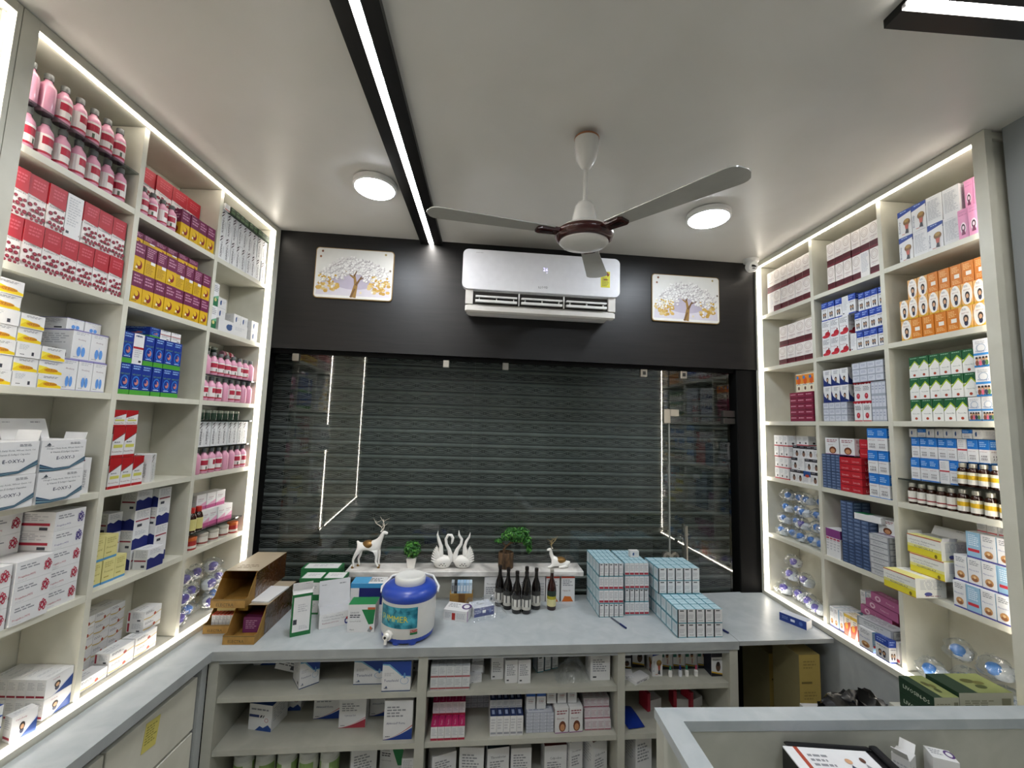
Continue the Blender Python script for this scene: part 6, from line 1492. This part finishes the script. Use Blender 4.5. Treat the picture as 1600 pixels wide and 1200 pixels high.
for i, (t, d) in enumerate(((0.166, 2.098), (0.204, 2.062), (0.243, 2.018), (0.289, 2.014), (0.343, 2.058), (0.298, 2.078))):
    bottle('B', t, d, CZ, 'dark', .190, .0222, 'dark brown syrup bottle without yellow label, %s from left on the counter' % ORD[i + 1], 'dark bottles on the counter', spin=.4 * i)
bottle('B', 0.419, 2.05, CZ, 'darkyellow', .188, .0222, 'dark red-brown bottle with yellow label standing apart')
for i, (t, w, des, h) in enumerate(((0.128, .075, 'darklid', .13), (0.215, .09, 'darklid', .12), (0.305, .07, 'whitelid', .12), (0.372, .058, 'swirlbox', .128), (0.441, .07, 'orangefoot', .132), (0.520, .07, 'orangefoot', .132))):
    one('B', t, 2.130, CZ, des, w, .032, min(h, .122), 'white carton standing behind the dark bottles, %s from left' % ORD[i + 1])
# shrink-wrapped packs of little boxes: every layer is a pack
def pack(t, d, z, nx, ny, w, dd, h, des, label, rot=0.0):
    p = thing('carton_pack', label, 'pack', fr('B', t, d, z, rot)); me = get(des, w - .0012, dd - .001, h - .001)
    for i in range(nx):
        for j in range(ny): obj('small_box', me, p, Matrix.Translation((w * (i + .5), dd * j, 0)))
    return p
for i in range(4): pack(0.629, 1.957 + .002 * i, CZ + .0612 * i, 5, 4, .0238, .053, .0608, 'tealred' if i in (1, 2) else 'tealsmall', 'teal-edged pack of small boxes, %s layer, leftmost tall stack' % ('lowest', 'second', 'third', 'topmost')[i])
for i in range(4): pack(0.762, 1.975 + .004 * (i % 2), CZ + .0602 * i, 5, 4, .0240, .050, .0598, 'tealsmall' if i == 1 else 'tealred', 'teal-edged pack of small boxes, %s layer, stack beside the leftmost' % ('lowest', 'second', 'third', 'topmost')[i])
one('B', 0.845, 2.06, CZ + .2412, 'whitebird', .045, .03, .03, 'loose small white box on top of the second pack stack')
for i in range(2): pack(0.916, 1.765, CZ + .0588 * i, 5, 6, .0412, .052, .0584, 'tealsmall', 'wide teal pack of small boxes, %s layer at the counter front' % ('lower', 'upper')[i])
for i in range(2): pack(0.905, 1.925, CZ + .1176 + .0588 * i, 5, 3, .0412, .052, .0584, 'tealsmall', 'wide teal pack set back on the others, %s layer' % ('lower', 'upper')[i])
def pen(t0, d0, t1, d1, label):
    a = math.atan2(d1 - d0, t1 - t0); L = math.hypot(t1 - t0, d1 - d0); p = thing('pen', label, 'pen', fr('B', t0, d0, CZ + .0045, a))
    obj('barrel', MB().tube([(0, 0, 0), (L * .62, 0, 0)], .0036, 8, mat('#5a5f6a', 0.3)).build('barrel', 50), p)
    obj('cap', MB().tube([(L * .62, 0, 0), (L, 0, 0)], .0043, 8, mat('#16245c', 0.3)).build('cap', 50), p)
pen(0.684, 1.945, 0.718, 1.845, 'blue-capped pen lying in front of the left pack stack'); pen(1.140, 1.86, 1.165, 1.79, 'dark pen lying beside the wide pack')
one('B', 1.53, 1.86, CZ, 'bluebox', .115, .05, .036, 'flat dark blue box on the right corner worktop', rot=-1.13)

# ================================================================== open counter cabinet contents
S1, S2, S3 = 0.6752, 0.4872, 0.2902
def uc(t, d, z, des, w, dd, h, label, rot=0.0, **k): return one('B', t, d, z, des, w, dd, h, label, rot, **k)
# left bay, upper shelf
uc(-0.855, 1.95, S1, 'bluewave', .09, .08, .10, 'white and blue carton in the dark left corner, counter cabinet upper shelf')
@design
def leaflet(w, d, h):
    F = [('w', .1, .2, .9, .85, 5, '#6b6d72'), ('r', .6, .1, .8, .3, INK)]
    return carton(w, d, h, W, F, (), ())
uc(-0.725, 1.86, S1 + .024, 'leaflet', .10, .004, .075, 'white folded carton flap leaning, left bay upper shelf', rot=.1, tilt=('Y', .3), name='flat_carton')
uc(-0.612, 1.80, S1, 'tenashield', .075, .09, .108, 'blue and white antibiotic carton turned sideways, left bay', rot=.62)
uc(-0.375, 1.80, S1, 'tenashield', .13, .09, .098, 'blue and white antibiotic carton behind another, left bay')
uc(-0.262, 1.752, S1, 'tenashield', .112, .06, .112, 'blue and white antibiotic carton at front, left bay upper shelf')
uc(-0.20, 1.88, S1, 'whitelid', .03, .08, .10, 'narrow white carton beside the divider, left bay upper shelf')
# left bay, middle shelf
uc(-0.805, 1.84, S2, 'bluewave', .10, .10, .098, 'white carton with navy stripes, left bay middle shelf', rot=-.22)
uc(-0.735, 1.95, S2, 'bluewave', .09, .08, .10, 'white carton with blue lid behind, left bay middle shelf')
uc(-0.565, 1.895, S2, 'abz_blue', .105, .06, .112, 'blue arc carton at the rear left, left bay middle shelf')
uc(-0.444, 1.838, S2, 'abz_red', .106, .06, .110, 'red arc carton, left bay middle shelf')
uc(-0.338, 1.90, S2, 'abz_blue', .10, .06, .118, 'blue arc carton at the rear right, left bay middle shelf')
uc(-0.248, 1.765, S2, 'abz_blue', .112, .07, .145, 'tall blue arc carton at front, left bay middle shelf')
# left bay, bottom shelf
for i in range(5): bottle('B', -0.86 + .083 * i, 1.86, S3, 'greentub', .115, .037, 'green and white tub, %s from left on the cabinet bottom shelf' % ORD[i + 1], 'green tubs in the counter cabinet', spin=i, name='tub', cat='tub')
uc(-0.385, 1.83, S3, 'whitelid', .10, .08, .125, 'white carton after the green tubs, left bay bottom shelf', rot=.3)
uc(-0.28, 1.86, S3, 'greencorner', .10, .08, .12, 'green-corner carton on the cabinet bottom shelf', rot=-.2)
uc(-0.205, 1.80, S3, 'plainprint', .05, .05, .10, 'small plain white box, left bay bottom shelf')
# middle bay, upper shelf: wrapped bundle and loose boxes
p = thing('carton_pack', 'shrink-wrapped bundle of white boxes with red ends, middle bay', 'pack', fr('B', -0.128, 1.752, S1))
me = get('whitered_end', .0305, .05, .044)
for i in range(5):
    for j in range(2):
        for k in range(2): obj('small_box', me, p, Matrix.Translation((.016 + .0315 * i, .051 * j, .0445 * k)))
fw_ = MB().box(-.002, -.002, .0, .160, .104, .092, M_FILM); obj('film', fw_.build('film'), p)
for i in range(4): uc(0.055 + .004 * i, 1.79 + .02 * i, S1 + (.0, .03, .06, .0)[i], 'plainprint', .05, .05 if i < 3 else .03, .029, 'small white box heaped beside the wrapped bundle, %s' % ('lowest', 'second', 'topmost', 'rear')[i], rot=(.2, -.1, .3, .0)[i])
for i, (t, d, h) in enumerate(((0.145, 1.81, .085), (0.202, 1.782, .09), (0.256, 1.778, .092))): uc(t, d, S1, 'whitelid', .052, .05, h, 'white upright box in loose film, %s from left, middle bay' % ORD[i + 1], rot=.05)
for i in range(3): uc(0.335 + .034 * i, 1.85 + .012 * i, S1, 'tealsmall', .032, .045, .066, 'teal-edged small box, %s from left, middle bay upper shelf' % ORD[i + 1], rot=.25)
def filmheap(t, d, z, sx, sy, sz, label, seed):
    rr = random.Random(seed); m = MB(); n = 14; vs = []; fs = []
    for i in range(n):
        for j in range(n):
            x = -sx + 2 * sx * i / (n - 1); y = -sy + 2 * sy * j / (n - 1); q = max(0, 1 - (x / sx) ** 2) * max(0, 1 - (y / sy) ** 2)
            vs.append((x + rr.uniform(-.006, .006), y + rr.uniform(-.006, .006), .002 + sz * q * rr.uniform(.5, 1.1)))
    for i in range(n - 1):
        for j in range(n - 1): a = i * n + j; fs.append((a, a + n, a + n + 1, a + 1))
    m.raw(vs, fs, M_FILM); return tag(obj('plastic_film', m.build('plastic_film'), None, fr('B', t, d, z)), label, 'film')
filmheap(0.47, 1.83, S1, .075, .06, .075, 'crumpled clear film heap on the middle bay upper shelf', 3)
uc(0.582, 1.785, S1, 'whitelid', .085, .08, .104, 'white printed carton at the right of the middle bay')
# middle bay, middle shelf
p = thing('carton_pack', 'pile of magenta boxes with white ends, middle bay', 'pack', fr('B', -0.118, 1.752, S2))
for k in range(2):
    for i in range(5):
        for j in range(4 - k): obj('small_box', get('magentawhite' if j == 0 else 'magenta', .026, .05, .05), p, Matrix.Translation((.014 + .027 * i, .051 * (j + k) - (.0 if k else .012) + .012, .051 * k)))
uc(0.07, 1.93, S2, 'greypack', .11, .06, .06, 'grey strip pack at the back of the middle bay', name='strip_pack', cat='pack'); uc(0.07, 1.93, S2 + .0608, 'whitered_end', .11, .06, .05, 'white red-ended box on the grey pack, middle bay')
p = thing('carton_pack', 'pile of navy-topped white boxes, middle bay', 'pack', fr('B', 0.118, 1.762, S2))
for i in range(5):
    for j in range(3): obj('small_box', get('navysmall', .0262, .048, .075), p, Matrix.Translation((.014 + .0272 * i, .049 * j, 0)))
for i in range(5):
    for j in range(2): obj('small_box', get('navysmall', .0262, .048, .03), p, Matrix.Translation((.014 + .0272 * i, .049 * (j + 1), .0755)))
for i in range(2): uc(0.325, 1.772, S2 + .0385 * i, 'greypack', .115, .06, .038, 'grey strip pack under blue-topped boxes, %s, middle bay' % ('lower', 'upper')[i], name='strip_pack', cat='pack')
for i in range(5): uc(0.288 + .044 * i, 1.792, S2 + .0775 if i < 2 else S2 + .098, 'bluetop', .038, .05, .062, 'blue-topped white box, %s from left, middle bay' % ORD[i + 1])
uc(0.415, 1.766, S2, 'darkkid', .057, .055, .095, 'curly child print box, left of two, middle bay', rot=.06); uc(0.4755, 1.768, S2, 'darkkid', .057, .055, .095, 'curly child print box, right of two, middle bay', rot=.06)
p = thing('carton_pack', 'film-wrapped pile of pink-ended boxes, middle bay', 'pack', fr('B', 0.515, 1.775, S2))
for k in range(3):
    for i in range(4): obj('small_box', get('pinkend', .027, .07, .036), p, Matrix.Translation((.014 + .028 * i, .012 * k, .0365 * k)))
obj('film', MB().box(-.002, -.003, 0, .116, .10, .113, M_FILM).build('film'), p)
# middle bay, bottom shelf
for i, (t, w, h, des, r) in enumerate(((-0.06, .10, .11, 'whitelid', .3), (0.05, .10, .13, 'whitelid', -.1), (0.16, .09, .125, 'darklid', .1), (0.255, .085, .12, 'whitelid', .0), (0.40, .095, .125, 'redlid', .05), (0.488, .06, .14, 'darklid', .3), (0.59, .075, .14, 'redlid', .4))):
    uc(t, 1.80, S3, des, w, .07, h, 'white carton, %s from left, middle bay bottom shelf' % ORD[i + 1], rot=r)
# right bay
uc(0.722, 1.86, S1, 'blackdoctor', .05, .06, .055, 'dark-sided white carton at the left, right bay, lower'); uc(0.722, 1.86, S1 + .0555, 'whitelid', .05, .06, .045, 'small white carton at the left, right bay, upper')
uc(0.785, 1.87, S1, 'blackdoctor', .055, .05, .10, 'dark carton beside the white ones, right bay upper shelf')
uc(0.842, 1.80, S1, 'woodcharge', .045, .06, .105, 'blue-topped mushroom carton in the right bay')
for i in range(4): uc(0.908 + .058 * i, 1.85, S1, 'doctor', .054, .05, .1, 'white carton with doctor print, %s from left, right bay' % ORD[i + 1])
uc(1.108, 1.79, S1, 'blackdoctor', .05, .07, .098, 'black and yellow footed carton at the end, right bay')
for i, (t, kd) in enumerate(((0.90, 'vial'), (0.945, 'vialblue'), (0.975, 'vial'), (1.018, 'vialpink'))): bottle('B', t, 1.80, S1, kd, .042, .0085, 'tiny dropper vial with %s cap, right bay, %s from left' % (('green', 'blue', 'green', 'pink')[i], ORD[i + 1]), name='dropper_vial')
uc(0.76, 1.765, S1, 'leaflet', .09, .05, .012, 'crumpled white paper packet on the right bay shelf edge', rot=.5, name='paper_packet'); uc(0.70, 1.78, S1 + .0005, 'leaflet', .05, .05, .018, 'small white carton lying at the right bay left corner', rot=-.2)
cy = MB(); n = 8; vs = []; fs = []; rr = random.Random(2)
for i in range(n):
    for j in range(n): vs.append((.075 * i / (n - 1), .12 * j / (n - 1), .004 + .010 * math.sin(3 * i / n) * math.sin(2.5 * j / n) + rr.uniform(0, .0015)))
for i in range(n - 1):
    for j in range(n - 1): a = i * n + j; fs.append((a, a + n, a + n + 1, a + 1))
cy.raw(vs, fs, mat('#17348f', 0.3, spec=0.6)); tag(obj('blue_sachet', cy.build('blue_sachet', 60), None, fr('B', 0.70, 1.765, S2, .12)), 'shiny blue packet lying on the right bay middle shelf', 'packet')
for q, (t, r) in enumerate(((0.86, .3), (0.99, -.1), (1.06, .4))):
    s = thing('strip_bundle', 'bundle of strips with red ends, %s from left, right bay' % ORD[q + 1], 'bundle', fr('B', t, 1.88, S2 + .0005, r))
    obj('strips', MB().box(-.02, 0, 0, .045, .05, .04, mat('#c9c7c8', 0.35)).build('strips'), s); obj('red_end', MB().box(-.035, -.004, 0, -.0205, .054, .075, mat('#a8243a', 0.4)).build('red_end'), s)
uc(0.78, 1.80, S3, 'whitelid', .085, .07, .15, 'tall white carton, right bay bottom shelf', rot=.3)
# dark corner under the right worktop
zz = 0.0005
for i in range(5): uc(1.565, 1.985, zz, 'browncarton', .13, .20, .1305, 'dull yellow carton, %s up in rear pile under right worktop' % ORD[i + 1]); zz += .1312
zz = 0.0005
for i in range(6): uc(1.525, 1.765, zz, 'browncarton', .10, .16, .1275, 'dull yellow carton, %s up in front pile under right worktop' % ORD[i + 1]); zz += .1282
bg = thing('waste_carton', 'white carton stuffed with a black plastic bag under the right rack', 'box', Matrix.Translation((1.275, 1.50, 0)) @ Matrix.Rotation(.0, 4, 'Z'))
obj('carton', MB().box(-.13, -.12, 0, .13, .10, .74, mat('#a7a6a2', 0.6)).decals((-.13, -.12, 0), (.26, 0, 0), (0, 0, .74), (0, -1, 0), [('t', .3, .9, .05, INK, 'VOSYL', .4)]).build('carton'), bg)
bm2 = MB(); rr = random.Random(6); n, k = 22, 12; vs = []; fs = []
for j in range(k + 1):
    a = math.pi * .5 * j / k
    for i in range(n):
        th = 2 * math.pi * i / n; q = 1 + rr.uniform(-.13, .13); vs.append((.0 + .12 * q * math.cos(a) * math.cos(th), -.01 + .105 * q * math.cos(a) * math.sin(th),   .741 + .09 * math.sin(a) * (1 + rr.uniform(-.15, .15) + .3 * math.cos(th * 2))))
for j in range(k):
    for i in range(n): i2 = (i + 1) % n; fs.append((j * n + i, j * n + i2, (j + 1) * n + i2, (j + 1) * n + i))
bm2.raw(vs, fs, mat('#0a0a0b', 0.25, spec=0.6)); obj('black_bag', bm2.build('black_bag', 30), bg)

# ================================================================== on the service desk
DM = Matrix.Translation((0.425, 1.125, 0)) @ Matrix.Rotation(0.034, 4, 'Z')
def ondesk(name, me, label, cat, x, y, z, rot=0.0): return tag(obj(name, me, None, DM @ Matrix.Translation((x, y, z)) @ Matrix.Rotation(rot, 4, 'Z')), label, cat)
ondesk('medicine_carton', get('darkgreen', .165, .09, .043), 'dark green carton in the lower row behind the desk rim, right', 'box', .985, .05, .9305)
ondesk('medicine_carton', get('darkgreen', .165, .09, .05), 'dark green carton with leaf print on top, behind the desk rim', 'box', .985, .05, .9740)
ondesk('medicine_carton', get('darkgreen', .075, .10, .042), 'small dark green carton below, left of the large ones', 'box', .858, .045, .9305)
ondesk('medicine_carton', get('darkgreen', .075, .10, .042), 'small dark green carton on top, left of the large ones', 'box', .858, .045, .9730)
pr = thing('file_tray', 'black office tray holding a printed sheet on the desk', 'tray', DM @ Matrix.Translation((.40, -.075, .8605)) @ Matrix.Rotation(-.10, 4, 'Z'))
M_BLK = mat('#141416', 0.35)
obj('tray_body', MB().box(-.105, -.26, 0, .125, .012, .112, M_BLK, ch=.006).build('tray_body'), pr)
obj('tray_lip', MB().box(.105, -.26, .1125, .125, .012, .122, M_BLK, ch=.003).box(-.10, .0, .1125, .1045, .012, .119, M_BLK, ch=.003).build('tray_lip'), pr)
sh_ = MB().box(-.105, -.27, 0, .092, -.006, .003, mat('#e4e4e6', 0.4))
sh_.decals((-.105, -.27, .003), (.197, 0, 0), (0, .264, 0), (0, 0, 1), [('p', [(.12, 0), (.17, 0), (.17, 1), (.12, 1)], '#a8432c'), ('w', .22, .2, .5, .92, 14, G1), ('t', .72, .62, .10, '#2a3a8c', 'Alfuc', .45), ('t', .72, .42, .10, '#2a3a8c', 'old', .3), ('e', .66, .86, .04, .03, '#c69b78'), ('p', [(.58, .72), (.66, .82), (.74, .72), (.70, .70)], '#3a3f55'), ('e', .84, .88, .03, .03, '#5a3a2c'), ('p', [(.78, .7), (.84, .84), (.92, .74)], '#8a8c90'), ('r', .80, .5, .94, .56, '#b03a34'), ('p', [(.55, .2), (.95, .5), (.97, .47), (.57, .17)], '#4a4f5a')])
ondesk('printed_sheet', sh_.build('printed_sheet'), 'white printed advertising sheet with red line on the black tray', 'paper', .395, -.072, .974, -.10)
def smallopen(x, y, rot, label):
    t = thing('open_box', label, 'box', DM @ Matrix.Translation((x, y, .8605)) @ Matrix.Rotation(rot, 4, 'Z'))
    obj('body', get('whitelid', .04, .035, .105), t)
    for sx in (-1, 1): obj('flap', MB().box(0, 0, 0, .001, .03, .022, mat(W)).build('flap'), t, Matrix.Translation((sx * .0195, .002, .105)) @ Matrix.Rotation(sx * .6, 4, 'Y'))
smallopen(.60, -.095, .5, 'small white box with raised flaps on the desk'); ondesk('small_carton', get('swirlbox', .05, .04, .108), 'small white carton right of the flapped box on desk', 'box', .675, -.105, .8605, -.4)
